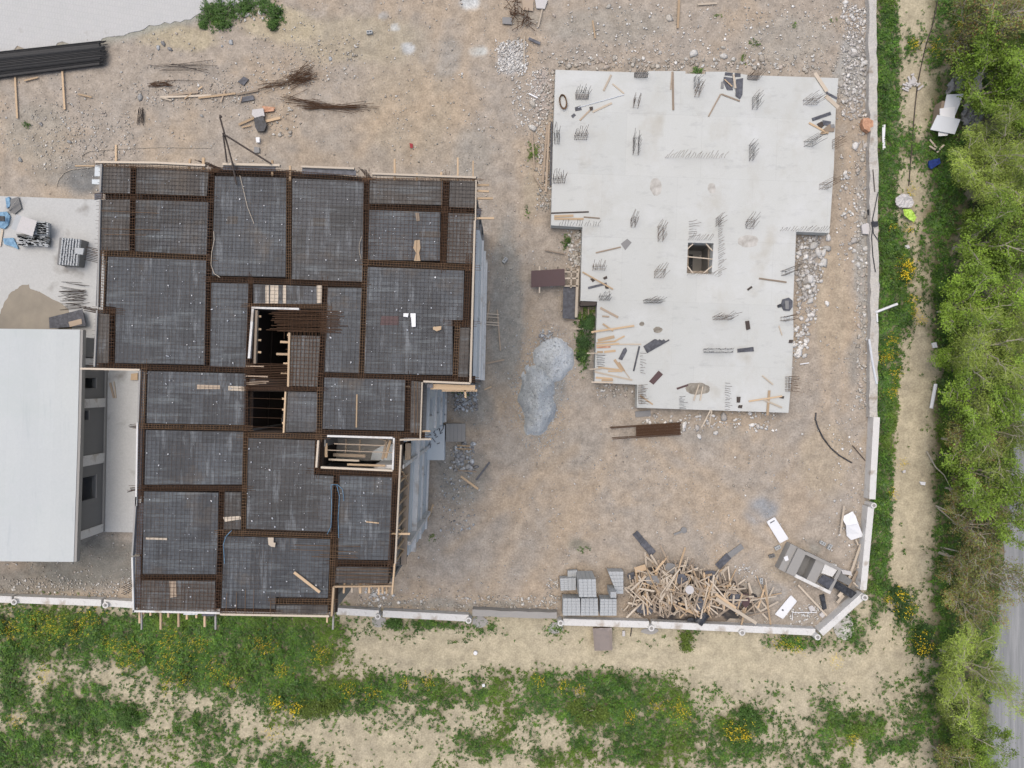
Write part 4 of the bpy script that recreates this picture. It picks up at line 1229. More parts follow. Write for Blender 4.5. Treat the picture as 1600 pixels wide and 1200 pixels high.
deckthing([(265, 908), (275, 908), (276, 932), (266, 934)], M_woodg, "worn timber patch in the lowest corner bay", "plywood_patch", "patch", z=.008, th=.01)
deckthing(ribbon(558, 640 - 24, 557, 668, 2), M_wood, "thin lath standing out against the bay beside the square opening", "lath", "lath", z=.02)
deckthing(ribbon(572, 815, 592, 817, 1.8), M_wood, "short thin lath in the bay next to the facade props", "lath", "lath", z=.02)
deckthing(ribbon(228, 841, 262, 842, 3), M_woodp, "narrow pale lath in the bay beside the dark side panel", "lath", "lath", z=.02)
for x0, x1 in ((415, 420), (422, 435), (442, 447), (495, 503)):
    q = quad_xy([(x0, 446), (x1, 446), (x1, 474), (x0, 474)], 0, lambda x, y, z: RW(x, y, 0))
    MB().prism(q, DZ + .002, DZ + .012).build("inlay_plank", M_woodp, tb)
for pts in ([(303, 345), (318, 342), (320, 350), (304, 352)], [(356, 338), (372, 338), (371, 350), (353, 350)], [(487, 340), (510, 342), (510, 353), (484, 353)], [(655, 361), (688, 362), (688, 371), (655, 371)]):
    q = quad_xy(pts, 0, lambda x, y, z: RW(x, y, 0))
    MB().prism(q, DZ + .002, DZ + .01).build("inlay_plank", M_deckb, tb)
# pale crumbs scattered over the deck
n = 420
qx, qy = [], []
while len(qx) < n:
    x, y = rnd.uniform(155, 745), rnd.uniform(260, 955)
    for poly, b in ROOMS:
        if not b or rnd.random() < .4:
            if inpoly(np.array([x]), np.array([y]), poly)[0]:
                qx.append(x)
                qy.append(y)
                break
qx, qy = np.array(qx), np.array(qy)
s = (H - ROOF) / H
V, Fq, c = stones((qx - 800) * s + 800, (qy - 600) * s + 600, .014 + .035 * rng.random(n) ** 2, np.array([(.6, .6, .6), (.45, .47, .5)]), 0)
V[:, 2] += DZ + .06
npmesh("debris", V, Fq, M_stone, c, kind="stuff")

# hoist frame of rusty poles above the deck's upper edge
hoist = empty("roof_hoist", RW(366, 262, DZ), "thin rusty pole frame leaning out over the deck's upper edge", "hoist")
for (x0, y0, z0, x1, y1, z1) in [(367, 262, 13.4, 352, 190, 13.9), (357, 256, 13.4, 357, 215, 13.9), (358, 217, 13.9, 426, 258, 13.4), (352, 188, 13.9, 355, 191, 13.9), (372, 290, 13.4, 366, 256, 13.5)]:
    MB().tube([RW(x0, y0, 0) + Vector((0, 0, z0)), RW(x1, y1, 0) + Vector((0, 0, z1))], .045, 6).build("pole", M_steel, hoist)

# ================================================================ THE PALE SLAB WITH STARTER BARS
SZ = 1.0
slab = empty("foundation_slab", W(1085, 380, 0), "large white concrete slab with stepped outline and many rows of starter bars", "slab")
hole = [(1075, 379), (1115, 380), (1112, 428), (1073, 427)]


def slab_poly(pts, m=M_slab, z0=-.3, z1=SZ, name="slab_panel"):
    return MB().prism(quad_xy(pts, SZ), z0, z1).build(name, m, slab)


# one outline with the shaft let in by a slit, cut into blocks that butt together
OUT = [(868, 109), (991, 113), (991, 121), (1012, 121), (1012, 111), (1071, 111), (1071, 115), (1103, 116), (1103, 112), (1133, 112), (1168, 117), (1168, 125), (1183, 126), (1188, 118), (1310, 122), (1306, 170),
       (1303, 260), (1296, 364), (1244, 362), (1239, 480), (1240, 520), (1237, 588), (1232, 645), (995, 637), (996, 601), (929, 598), (933, 471), (907, 470), (910, 355), (861, 352), (864, 230)]
SPLIT1, SPLIT2 = 379, 428
big = MB()
V3 = []


def face_with_hole():
    """Top face and sides of the slab with the shaft left open."""
    import bmesh
    bm = bmesh.new()
    outer = [bm.verts.new((*q, SZ)) for q in quad_xy(OUT, SZ)]
    inner = [bm.verts.new((*q, SZ)) for q in quad_xy(hole, SZ)]
    ed = []
    for ring in (outer, inner):
        for i in range(len(ring)):
            ed.append(bm.edges.new((ring[i], ring[(i + 1) % len(ring)])))
    r = bmesh.ops.triangle_fill(bm, use_beauty=True, edges=ed, normal=(0, 0, 1))
    fs = [f for f in r["geom"] if isinstance(f, bmesh.types.BMFace)]
    ext = bmesh.ops.extrude_face_region(bm, geom=fs)
    vs = [v for v in ext["geom"] if isinstance(v, bmesh.types.BMVert)]
    bmesh.ops.translate(bm, verts=vs, vec=(0, 0, -.85))
    bmesh.ops.recalc_face_normals(bm, faces=bm.faces)
    me = bpy.data.meshes.new("slab_panel")
    og = ORG[slab.name]
    bmesh.ops.translate(bm, verts=bm.verts, vec=(-og[0], -og[1], -og[2]))
    bm.to_mesh(me)
    bm.free()
    me.materials.append(M_slab)
    o = bpy.data.objects.new("slab_panel", me)
    o.parent = slab
    COL.objects.link(o)
    ORG[o.name] = og


face_with_hole()
# basement void below the shaft: side walls and floor
q = quad_xy([(1069, 375), (1119, 376), (1116, 432), (1067, 431)], SZ)
MB().prism(q, -2.6, -2.4).build("shaft_floor", M_conc, slab)
q2 = quad_xy([(1080, 388), (1096, 388), (1095, 422), (1079, 420)], 0)
MB().prism(q2, -2.4, -2.36).build("shaft_water", M_black, slab)
for i_ in range(4):
    a_, b_ = q[i_], q[(i_ + 1) % 4]
    MB().bar((a_[0], a_[1], -1.13), (b_[0], b_[1], -1.13), .12, 2.5).build("shaft_wall", M_conc, slab)
for x0, y0, x1, y1, zz in [(1074, 389, 1083, 381, SZ - .08), (1103, 381, 1113, 392, SZ - .08), (1074, 401, 1113, 405, SZ - .05), (1074, 416, 1083, 427, SZ - .08), (1112, 416, 1099, 427, SZ - .08)]:
    MB().bar(W(x0, y0, zz), W(x1, y1, zz), .07, .07).build("shaft_brace", M_woodp, slab)
# notch kickers and formwork strip on the left edge
for pts, m, z0, z1 in [([(907, 471), (932, 471), (932, 477), (907, 478)], M_steel, .3, .95)]:
    MB().prism(quad_xy(pts, SZ), z0, z1).build("edge_form", m, slab)
CLU = [(909, 150, 19, 9, 5, -14, 6, 2), (993, 164, 7, 12, 6, -20, 2, 4), (1001, 119, 19, 6, 6, -14, 7, 2), (1088, 148, 6, 10, 8, -20, 2, 4), (1087, 130, 6, 16, 9, -10, 2, 6), (1176, 122, 18, 5, 12, -16, 7, 2),
       (1178, 163, 7, 18, 16, -17, 2, 6), (1264, 161, 20, 6, 21, -18, 7, 2), (1261, 226, 12, 7, 26, -15, 5, 2), (1303, 226, 6, 14, 16, -10, 2, 5), (870, 218, 7, 16, 1, -14, 3, 4), (907, 216, 19, 6, 5, -16, 7, 2),
       (993, 230, 8, 26, 4, -11, 2, 9), (1085, 247, 92, 3, 9, -14, 24, 1), (1173, 240, 5, 24, 10, -12, 2, 8), (873, 284, 18, 6, 3, -12, 7, 2), (1285, 293, 12, 7, 24, -14, 4, 2), (988, 350, 6, 12, 8, -16, 2, 5),
       (1031, 367, 7, 22, 7, -12, 2, 8), (1170, 353, 11, 10, 13, -17, 3, 4), (1122, 390, 4, 84, 11, -7, 1, 26), (1120, 348, 4, 12, 10, -9, 2, 4), (1092, 375, 34, 3, 7, -9, 11, 1), (1076, 358, 3, 24, 19, -2, 1, 7),
       (1095, 430, 44, 4, 9, -6, 13, 1), (1255, 361, 72, 3, 8, -9, 19, 1), (904, 353, 62, 2, 3, -10, 15, 1), (935, 420, 18, 5, 3, -12, 6, 2), (944, 467, 16, 5, 6, -11, 6, 2), (1029, 430, 14, 10, 10, -12, 4, 3),
       (1018, 472, 26, 4, 11, -5, 9, 2), (1127, 498, 28, 4, 17, -9, 7, 2), (1122, 548, 44, 5, 4, -1, 13, 2), (1000, 567, 2, 30, 9, 1, 1, 8), (932, 563, 3, 18, 14, -1, 1, 8), (999, 616, 4, 28, 13, 0, 2, 9),
       (1061, 629, 3, 20, 10, 0, 1, 8), (1133, 619, 3, 40, 11, 1, 1, 12), (1229, 600, 5, 22, 19, 0, 2, 8), (1222, 499, 8, 6, 27, -6, 3, 2), (1222, 428, 6, 6, 34, -12, 3, 2)]
for i, (cx, cy, bw, bh, dx, dy, nx, nyy) in enumerate(CLU):
    e = MB()
    m = M_rustl if i in (9, 16, 35, 38, 3, 18, 29, 24, 22, 22, 13, 20, 27) else (M_rust if i % 2 else M_steel)
    hz = 1.25
    sc_ = rnd.uniform(.8, 1.25)
    dx, dy = dx * sc_, dy * sc_ * rnd.uniform(.85, 1.15)
    for a in range(nx):
        for b in range(nyy):
            x = cx + bw * ((a / (nx - 1)) - .5 if nx > 1 else 0) + rnd.uniform(-.7, .7)
            y = cy + bh * ((b / (nyy - 1)) - .5 if nyy > 1 else 0) + rnd.uniform(-.7, .7)
            h = hz * rnd.uniform(.6, 1.12)
            k = h / hz
            e.tube([W(x, y, SZ - .05), W(x + dx * k * .5 + rnd.uniform(-.6, .6), y + dy * k * .5 + rnd.uniform(-.6, .6), SZ + h * .5), W(x + dx * k + rnd.uniform(-2, 2), y + dy * k + rnd.uniform(-1.6, 1.6), SZ + h)], .0125, 4)
    if nx > 1 and nyy > 1:
        for zz in (.12, .35):
            k = zz / hz
            r_ = [W(cx + sx * bw * .52 + dx * k, cy + sy * bh * .52 + dy * k, SZ + zz) for sx, sy in ((-1, -1), (1, -1), (1, 1), (-1, 1), (-1, -1))]
            e.tube(r_, .009, 4)
    e.build("starter_bar_lattice", m, slab)
# low kickers cast round some bar groups
for pts in ([(899, 147), (920, 147), (919, 156), (899, 156)], [(992, 113), (1011, 113), (1011, 121), (992, 121)], [(1168, 118), (1187, 118), (1184, 125), (1168, 125)]):
    MB().prism(quad_xy(pts, SZ), SZ - .3, SZ + .05).build("kicker", M_conc, slab)

# ---- loose things on the slab
S = SZ + .004
B = [(1273, 114, 1292, 143, 5.5, M_woodp, "wide pale board across the slab's upper corner, its end over the edge"), (1290, 150, 1310, 168, 6, M_woodp, "wide pale board just under the dark strip by the slab corner"),
     (1291, 145, 1308, 154, 3.5, M_plyd, "short dark strip between the two pale corner boards"), (1269, 187, 1298, 177, 5, M_plyd, "dark plywood batten above the scrap heap at the slab's side"),
     (1264, 192, 1294, 208, 3, M_wood, "orange-brown board leaning on the dark scrap heap"), (1051, 112, 1052, 172, 3, M_woodg, "longest of the two thin boards standing parallel to the slab's upper edge step"),
     (1050, 112, 1048, 140, 1.6, M_woodg, "thin lath beside the long upright board below the slab edge"), (943, 142, 955, 117, 3, M_woodp, "short pale board lying aslant near the slab's upper edge"),
     (957, 131, 975, 146, 2, M_woodp, "small pale lath meeting the end of the white tube"), (926, 175, 956, 161, 3, M_woodp, "pale board with a dark clamp at its end"),
     (906, 188, 924, 170, 2.4, M_woodg, "narrow grey board running down from the dark clamp"), (1107, 182, 1126, 147, 2, M_woodg, "thin grey lath slanting below the dark sheet scraps"),
     (1127, 147, 1156, 158, 2.2, M_woodg, "thin brown lath pointing to the dark sheet scraps"), (861, 333, 920, 331, 2, M_steel, "thin dark pipe lying near the left notch's upper side"),
     (866, 338, 896, 337, 3.5, M_wood, "fresh board above the bar row at the notch"), (866, 342, 912, 342, 3, M_wood, "longer fresh board laid right against the bar row"),
     (912, 339, 937, 341, 1.8, M_woodg, "weathered lath continuing the boards along the bar row"), (931, 395, 970, 386, 2, M_woodg, "grey lath ending at the square grey plate"),
     (910, 425, 958, 452, 2.2, M_wood, "long thin lath crossing the dark scraps near the ramp"), (919, 450, 948, 443, 3.6, M_plyd, "dark bent board beneath the long thin lath"),
     (938, 481, 966, 496, 3.4, M_woodg, "weathered grey board above the fan of fresh boards"), (941, 494, 952, 495, 2.4, M_woodg, "very short grey block under the weathered board"),
     (924, 519, 991, 509, 3, M_wood, "longest fresh board of the fan, overhanging the slab edge"), (942, 506, 958, 517, 2.6, M_wood, "short board crossing over the longest fresh board"),
     (934, 532, 960, 526, 4.5, M_wood, "broad yellow board in the middle of the fan"), (959, 534, 976, 525, 2.6, M_wood, "small yellow board rising from the fan's middle"),
     (932, 536, 962, 533, 2.4, M_wood, "thin board under the broad yellow one"), (932, 540, 968, 537, 2.8, M_wood, "orange board, third below the broad yellow one"),
     (932, 543, 954, 542, 2.4, M_pink, "reddish board at the bottom of the stacked fan"), (962, 538, 1002, 538, 2, M_woodp, "pale thin lath leading to the fanned dark sheets"),
     (944, 550, 962, 548, 3.4, M_wood, "stubby yellow board above the small bar comb"), (933, 550, 942, 550, 3, M_wood, "tiny yellow board end beside the stubby one"),
     (917, 552, 934, 552, 2, M_woodp, "whitish lath sticking out over the slab's side near the weeds"), (960, 562, 973, 580, 4, M_wood, "thicker board of the angled pair below the dark plank", ),
     (967, 566, 976, 580, 2.4, M_wood, "thinner board of the angled pair below the dark plank"), (976, 580, 984, 591, 1.6, M_woodp, "pale thin lath going on from the angled pair"),
     (935, 574, 968, 578, 2.6, M_wood, "fresh board tucked behind the angled pair"), (950, 580, 972, 580, 2.4, M_wood, "lower fresh board touching the angled pair's foot"),
     (921, 577, 940, 576, 2, M_woodp, "pale lath end overhanging the slab beside the angled pair"), (929, 581, 988, 594, 2.6, M_woodp, "long whitish batten near the slab's lower left corner"),
     (931, 590, 957, 592, 3, M_wood, "uppermost yellow board in the corner bundle"), (940, 594, 958, 594, 3, M_wood, "short orange board in the corner bundle"), (924, 597, 958, 598, 2.4, M_woodp, "bottom lath along the slab's lower edge"),
     (999, 541, 990, 580, 2.6, M_plyd, "slim dark plank standing between the bar combs"), (1092, 601, 1084, 626, 2, M_woodp, "upper thin lath over the wet stain"), (1098, 604, 1094, 626, 2, M_woodp, "second thin lath over the wet stain"),
     (1110, 641, 1096, 668, 1.8, M_woodp, "first lath reaching from the slab's lower edge to the ground"), (1112, 641, 1108, 668, 1.8, M_woodp, "right-hand one of two laths reaching off the slab's lower edge"),
     (1202, 610, 1199, 649, 3.6, M_wood, "yellow board lying over the slab's lower edge"), (1170, 627, 1222, 619, 2.4, M_wood, "yellow lath crossing the board at the lower edge"),
     (1192, 624, 1222, 637, 2.6, M_woodp, "pale board slanting behind the crossed boards"), (1191, 587, 1208, 601, 2, M_woodp, "faint thin lath above the crossed boards"),
     (1186, 435, 1229, 441, 2.4, M_woodg, "brown twisted board near the slab's right edge bars"), (1168, 453, 1175, 448, 3, M_steel, "small brown chip on the bare slab below the shaft"),
     (1217, 509, 1222, 524, 1.6, M_woodp, "thin bent lath below the grey scrap bundle"), (1115, 140, 1116, 141, 1, M_woodg, "tiny peg on the slab"), (1000, 618, 1020, 632, 2, M_wood, "short laths heaped on the lower bar comb")]
for x0, y0, x1, y1, wpx, m, lab in [b[:7] for b in B if "tiny peg" not in b[6]]:
    board(x0, y0, x1, y1, wpx, S + .012 * rnd.random() + (.04 if "cross" in lab or "over" in lab else 0), lab.replace("right-hand one", "second"), m, name="board", cat="board")
# lean-to laths reach the ground: lower their outer end
tag(MB().tube([W(903, 168, S + .03), W(975, 148, S + .03)], .03, 6).build("tube", M_whiteb), "long white tube lying between bar groups near the slab's upper left", "tube")
panel([(898, 168), (907, 165), (909, 172), (899, 174)], S, .02, "small black sheet at the end of the white tube", M_plyd, "sheet_scrap", "scrap")
panel([(892, 181), (897, 177), (900, 180), (895, 185)], S, .02, "small bluish square scrap below the black sheet", M_plyd, "sheet_scrap", "scrap")
panel([(921, 168), (926, 167), (926, 172), (922, 173)], S, .08, "dark clamp at the end of a pale board", M_steel, "clamp", "clamp")
coil = MB()
for k in range(7):
    r0, r1 = 5.5 + k * .35, 9.5 + k * .4
    coil.tube([W(880 + r0 * math.cos(t) * .8 + rnd.uniform(-.4, .4) + r1 * .12 * math.sin(t), 159 + r1 * math.sin(t), S + .02 + .03 * k) for t in np.linspace(0, 6.0 + rnd.random(), 18)], .014, 4)
tag(coil.build("wire_coil", M_rustl), "oval coil of rusty wire on the slab's upper left", "wire coil")
for i, (pts, lab) in enumerate([([(1133, 113), (1145, 114), (1144, 119), (1132, 118)], "thin dark strip at the top of the sheet scraps"), ([(1131, 120), (1146, 122), (1145, 141), (1136, 141), (1130, 128)], "largest torn dark sheet under the slab's top edge"),
                                ([(1148, 114), (1157, 115), (1157, 120), (1148, 120)], "dark sheet corner beside the white post"), ([(1150, 124), (1161, 122), (1160, 148), (1156, 155), (1149, 150)], "long wavy dark sheet hanging below the white post"),
                                ([(1127, 128), (1130, 127), (1131, 138), (1126, 138)], "crumpled grey film beside the torn sheets")]):
    panel(pts, S + .01 * i, .02, lab, M_plyd if i < 4 else M_tarp, "sheet_scrap", "scrap", "sheet scraps at the slab edge")
board(1146, 116, 1149, 138, 3, S + .07, "whitish post lying over the dark sheet scraps", M_woodp, name="post", cat="post")
board(1132, 124, 1144, 135, 1.6, S + .1, "thin lath crossing the largest dark sheet", M_wood)
for i, (pts, m, lab) in enumerate([([(1276, 194), (1283, 190), (1289, 195), (1282, 202)], M_steel, "dark rusty lump in the scrap heap by the slab side"), ([(1285, 188), (1298, 190), (1297, 196), (1286, 196)], M_plyd, "blue-grey sheet at the top of the scrap heap"),
                                   ([(1286, 202), (1296, 194), (1304, 198), (1303, 206), (1290, 206)], M_woodg, "olive sack-like scrap in the heap by the slab side"), ([(1297, 195), (1303, 194), (1304, 200), (1298, 200)], M_tarp, "grey scrap at the heap's outer edge"),
                                   ([(1283, 206), (1294, 206), (1294, 209), (1282, 210)], M_wood, "short orange board under the scrap heap")]):
    panel(pts, S + .02 * i, .05, lab, m, "scrap_piece", "scrap")
panel([(970, 381), (980, 373), (987, 379), (977, 391)], S, .015, "grey square metal plate lying on the open slab", M_tarp, "plate", "plate")
panel([(922, 436), (928, 434), (930, 438), (926, 441)], S, .04, "small dark wedge by the long thin lath", M_steel, "scrap_piece", "scrap")
panel([(942, 434), (948, 431), (949, 435), (944, 437)], S, .04, "dark block above the end of the bent board", M_steel, "scrap_piece", "scrap")
panel([(945, 447), (950, 446), (951, 451), (946, 451)], S, .06, "dark block at the end of the bent board", M_steel, "scrap_piece", "scrap")
panel([(1005, 541), (1022, 530), (1025, 530), (1028, 532), (1030, 530), (1034, 532), (1037, 530), (1040, 533), (1045, 530), (1046, 532), (1011, 552)], S, .05, "fan of overlapping dark sheets with stepped edge", M_plyd, "fanned_sheet", "sheet")
panel([(966, 561), (974, 545), (978, 543), (980, 548), (976, 556), (972, 563)], S, .03, "dark blue pointed plank beside the fan of boards", M_plyd, "plank", "plank")
panel([(1014, 596), (1029, 579), (1036, 585), (1021, 601)], S, .025, "maroon panel lying aslant on the lower slab", M_plym, "panel_sheet", "panel")
panel([(1152, 545), (1177, 542), (1178, 549), (1152, 551)], S, .03, "flat dark rectangle at the end of the horizontal bars", M_plyd, "panel_sheet", "panel")
panel([(1057, 606), (1075, 600), (1075, 603), (1058, 609)], S, .03, "purple-grey strip pointing into the wet stain", M_plym, "strip", "strip")
panel([(1151, 620), (1157, 620), (1156, 629), (1151, 629)], S, .04, "small dark brick-like block on the lower slab", M_steel, "block", "block")
panel([(1154, 633), (1160, 633), (1159, 638), (1153, 637)], S, .04, "dark broken lump under the brick-like block", M_steel, "scrap_piece", "scrap")
panel([(1217, 620), (1225, 619), (1224, 623), (1218, 622)], S, .06, "dark wedge on the end of the yellow lath", M_steel, "wedge", "wedge")
panel([(1233, 531), (1239, 531), (1238, 536), (1232, 536)], S, .05, "dark square block on the slab's right margin", M_steel, "block", "block")
panel([(1164, 502), (1170, 501), (1172, 514), (1166, 516)], S, .08, "small rusty bracket below the spread bars", M_steel, "bracket", "bracket")
for i, (pts, m) in enumerate([([(1214, 477), (1221, 474), (1221, 480), (1215, 481)], M_black), ([(1222, 468), (1232, 465), (1238, 470), (1238, 480), (1233, 486), (1224, 485), (1220, 476)], M_plyd), ([(1226, 470), (1232, 470), (1232, 483), (1227, 483)], M_tarp)]):
    panel(pts, S + .03 * i, .06, ["black square flap beside the bundle at the slab's right edge", "dark crumpled film bundle at the slab's right edge", "grey block lying on the dark film bundle"][i], m, ["flap", "film_bundle", "block"][i], ["flap", "film", "block"][i])
# wet stains and mud left on the slab
def stain(cx, cy, rx, ry, z, m, label, name="mud_stain", seed=0, extra=()):
    pts = []
    for k in range(36):
        t = 2 * PI * k / 36
        r = 1 + .5 * (fbm(np.array([math.cos(t) * 1.5 + seed * 7.]), np.array([math.sin(t) * 1.5 + seed]), 12)[0] - .5)
        pts.append((cx + rx * r * math.cos(t), cy + ry * r * math.sin(t)))
    o = MB().prism(quad_xy(pts, z), z - .05, z + .006).build(name, m)
    return tag(o, label, "stain")


M_mud = mat("damp_mortar", (0.20, 0.18, 0.145), col2=(0.27, 0.25, 0.21), rough=0.8, scale=3, bump=.2)
M_mudl = mat("dry_mortar", (0.41, 0.39, 0.35), col2=(0.45, 0.44, 0.41), rough=0.9, scale=2, bump=.1)
stain(1090, 607, 20, 9, SZ, M_mud, "large damp mortar stain by the purple-grey strip", seed=1)
stain(1028, 515, 7, 5, SZ, M_mud, "dark round mortar stain in the middle of the slab", seed=2)
stain(1003, 506, 4, 3.5, SZ, M_mud, "smallest dark mortar spot beside the round stain", seed=3)
stain(1112, 294, 6, 8, SZ, M_mudl, "brownish mortar stain above the shaft", seed=4)
stain(1169, 377, 16, 9, SZ, M_mudl, "faint tan mortar smear to the side of the shaft", seed=5)
stain(1024, 292, 9, 14, SZ, M_mudl, "faint yellowish smear in the upper middle of the slab", seed=6)

# ================================================================ RAMP, PANELS AND PILES IN THE YARD
ramp = empty("formwork_trestle", W(890, 450, 0), "maroon formwork sheet on a pale timber trestle beside the slab", "trestle")
MB().prism(quad_xy([(830, 423), (882, 420), (883, 446), (830, 449)], .75), .72, .75).build("maroon_sheet", M_plym, ramp)
MB().prism(quad_xy([(880, 448), (901, 448), (899, 499), (879, 497)], .5), .47, .5).build("dark_sheet", M_plyd, ramp)
for x0, y0, x1, y1, wpx in [(882, 425, 903, 425, 2), (882, 435, 903, 435, 2), (882, 447, 903, 447, 2), (893, 416, 892, 450, 2), (843, 416, 843, 458, 2), (903, 420, 900, 496, 4)]:
    MB().bar(W(x0, y0, .68), W(x1, y1, .68), px2m(wpx), .08).build("rail", M_woodp, ramp)
for x, y in ((884, 426), (884, 447), (903, 426), (903, 447), (836, 428), (836, 446), (882, 494), (898, 494)):
    MB().bar(W(x, y, -.02), W(x, y, .0) + Vector((0, 0, .46)), .07, .07).build("leg", M_woodg, ramp)
for x0, y0, x1, y1, wpx, lab in [(851, 391, 884, 397, 1.8, "thin lath on the earth in front of the trestle"), (885, 499, 906, 501, 2, "short lath across the foot of the dark sheet"), (896, 514, 930, 513, 2.4, "whitish lath over the weeds beside the slab"),
                                 (910, 475, 909, 500, 1.8, "first thin prop beside the slab's left step"), (920, 475, 919, 500, 1.8, "second thin prop beside the slab's left step"),
                                 (855, 195, 848, 285, 3.2, "outermost long board leaning beside the slab's left edge"), (858, 192, 853, 300, 3.2, "middle long board leaning beside the slab's left edge"), (862, 190, 860, 290, 2.6, "dark long board pressed against the slab's left edge"),
                                 (831, 206, 835, 265, 2.2, "single thin board among weeds near the slab's left edge"), (833, 272, 848, 296, 2.4, "short orange board under the long leaning boards")]:
    board(x0, y0, x1, y1, wpx, .12, lab, M_plyd if lab.startswith("dark") else (M_woodp if "whitish" in lab else M_woodg))


def mound(name, cx, cy, rx, ry, hgt, m, label, cat, rot=0.0, seed=0, lobes=()):
    n = 64
    V, Fq = [], []
    o = W(cx, cy, 0)
    for j in range(n + 1):
        for i in range(n + 1):
            u, v = (i / n * 2 - 1) * 1.35, (j / n * 2 - 1) * 1.35
            x = (u * math.cos(rot) - v * math.sin(rot)) * px2m(rx)
            y = (u * math.sin(rot) + v * math.cos(rot)) * px2m(ry)
            V.append((x, y, u, v))
    V = np.array(V)
    r = np.hypot(V[:, 2], V[:, 3]) + (fbm(V[:, 0] * .9 + seed, V[:, 1] * .9, seed + 3) - .5) * .7
    z = hgt * np.clip(1 - r * .98, 0, 1) ** .85 + .10 * (fbm(V[:, 0] * 2.2, V[:, 1] * 2.2, seed + 8) - .5) * (1 - sstep(.5, 1.1, r)) - .10 * sstep(.8, 1.2, r)
    P3 = np.stack([V[:, 0], V[:, 1], z], -1)
    idx = np.arange((n + 1) ** 2).reshape(n + 1, n + 1)
    Q = np.stack([idx[:-1, :-1], idx[:-1, 1:], idx[1:, 1:], idx[1:, :-1]], -1).reshape(-1, 4)
    tag(npmesh(name, P3, Q, m, loc=(o.x, o.y, 0), smooth=True), label, cat)

    def height(qx, qy):
        lx, ly = (qx - 800) * H / F - o.x, (600 - qy) * H / F - o.y
        u, v = lx / px2m(rx), ly / px2m(ry)
        r = np.hypot(u, v) + (fbm(lx * .9 + seed, ly * .9, seed + 3) - .5) * .7
        return hgt * np.clip(1 - r * .98, 0, 1) ** .85 + .10 * (fbm(lx * 2.2, ly * 2.2, seed + 8) - .5) * (1 - sstep(.5, 1.1, r)) - .10 * sstep(.8, 1.2, r)
    return height


h1 = mound("cement_heap", 866, 560, 30, 34, 1.15, M_mound, "pale powdery cement heap beside the weedy slab edge", "heap", seed=1)
h2 = mound("grit_heap", 839, 620, 27, 60, 1.7, M_gravelg, "long grey grit heap reaching down from the cement heap", "heap", seed=2)
qx = np.concatenate([839 + rng.normal(0, 19, 2400), 862 + rng.normal(0, 20, 900)])
qy = np.concatenate([622 + rng.normal(0, 36, 2400), 558 + rng.normal(0, 24, 900)])
V, Fq, c = stones(qx, qy, .018 + .035 * rng.random(len(qx)) ** 2, np.array([(.40, .43, .44), (.36, .385, .395), (.45, .475, .485), (.31, .33, .335)]))
V[:, 2] += np.repeat(np.maximum(0, np.maximum(h1(qx, qy), h2(qx, qy))), 12)
npmesh("grit", V, Fq, M_stone, c, kind="stuff")

cage = empty("rebar_cage", W(1008, 673, 0), "rust-brown column cage lying on the earth below the slab", "rebar cage")
e = MB()
for k in range(70):
    t = k / 69
    x, y0_, y1_ = 994 + 68 * t, 665 - 5 * t, 682 - 4 * t
    e.tube([W(x, y0_, .05), W(x, y0_, .38), W(x + .5, y1_, .38), W(x + .5, y1_, .05)], .019, 4)
for k in range(7):
    e.tube([W(994, 666 + k * 2.4, .3), W(1063, 661 + k * 2.4, .3)], .02, 4)
e.build("tie_lattice", M_rust, cage)
for yy, xs in ((665.5, 953), (667, 954), (682, 956), (684, 957), (672, 994), (677, 994)):
    MB().tube([W(xs, yy + (2 if xs < 960 else 0), .36), W(1064, yy - 5, .36)], .03, 4).build("long_bar", M_rust, cage)
panel([(992, 643), (1016, 641), (1017, 650), (993, 652)], .02, .06, "bluish-grey torn board on the ground under the slab corner", M_tarp, "torn_board", "board")

# pipe, spade-like tool and dark boards on the yard floor
tag(MB().tube([W(x, y, .05) for x, y in [(1275, 645), (1274, 655), (1278, 668), (1286, 684), (1298, 700), (1312, 712), (1331, 723)]], .05, 7).build("hose", M_black), "curved black hose lying on bare earth near the boundary wall", "hose")
tag(MB().tube([W(1332, 696, .05), W(1352, 720, .05)], .03, 6).build("rod", M_steel), "thin dark rod at the foot of the wall near the hose", "rod")
tool = empty("steel_prop", W(1062, 831, 0), "small grey steel foot with a round plate on the open yard", "steel foot")
MB().bar(W(1053, 835, .06), W(1066, 830, .06), .14, .1).build("stem", M_tarp, tool)
pc = W(1068, 828, 0)
MB().disc(pc, .22, .02, .1).build("foot_plate", M_tarp, tool)
board(992, 832, 1020, 866, 10, .03, "long dark double board above the timber heap", M_plyd, th=.05)
board(1004, 847, 1021, 865, 11, .085, "shorter dark board lying on the long double board", M_plyd, th=.03)
board(1121, 886, 1139, 868, 11, .04, "dark square-ended panel at the heap's upper side", M_plyd, th=.05)
board(1134, 872, 1160, 853, 9, .03, "grey-blue panel continuing the dark one towards the wall", M_tarp, th=.04)
board(1115, 900, 1137, 886, 3.5, .12, "yellow board end under the dark square-ended panel", M_wood)
board(1100, 924, 1136, 886, 4, .2, "long pale board slanting up from the heap past the dark panel", M_woodp)

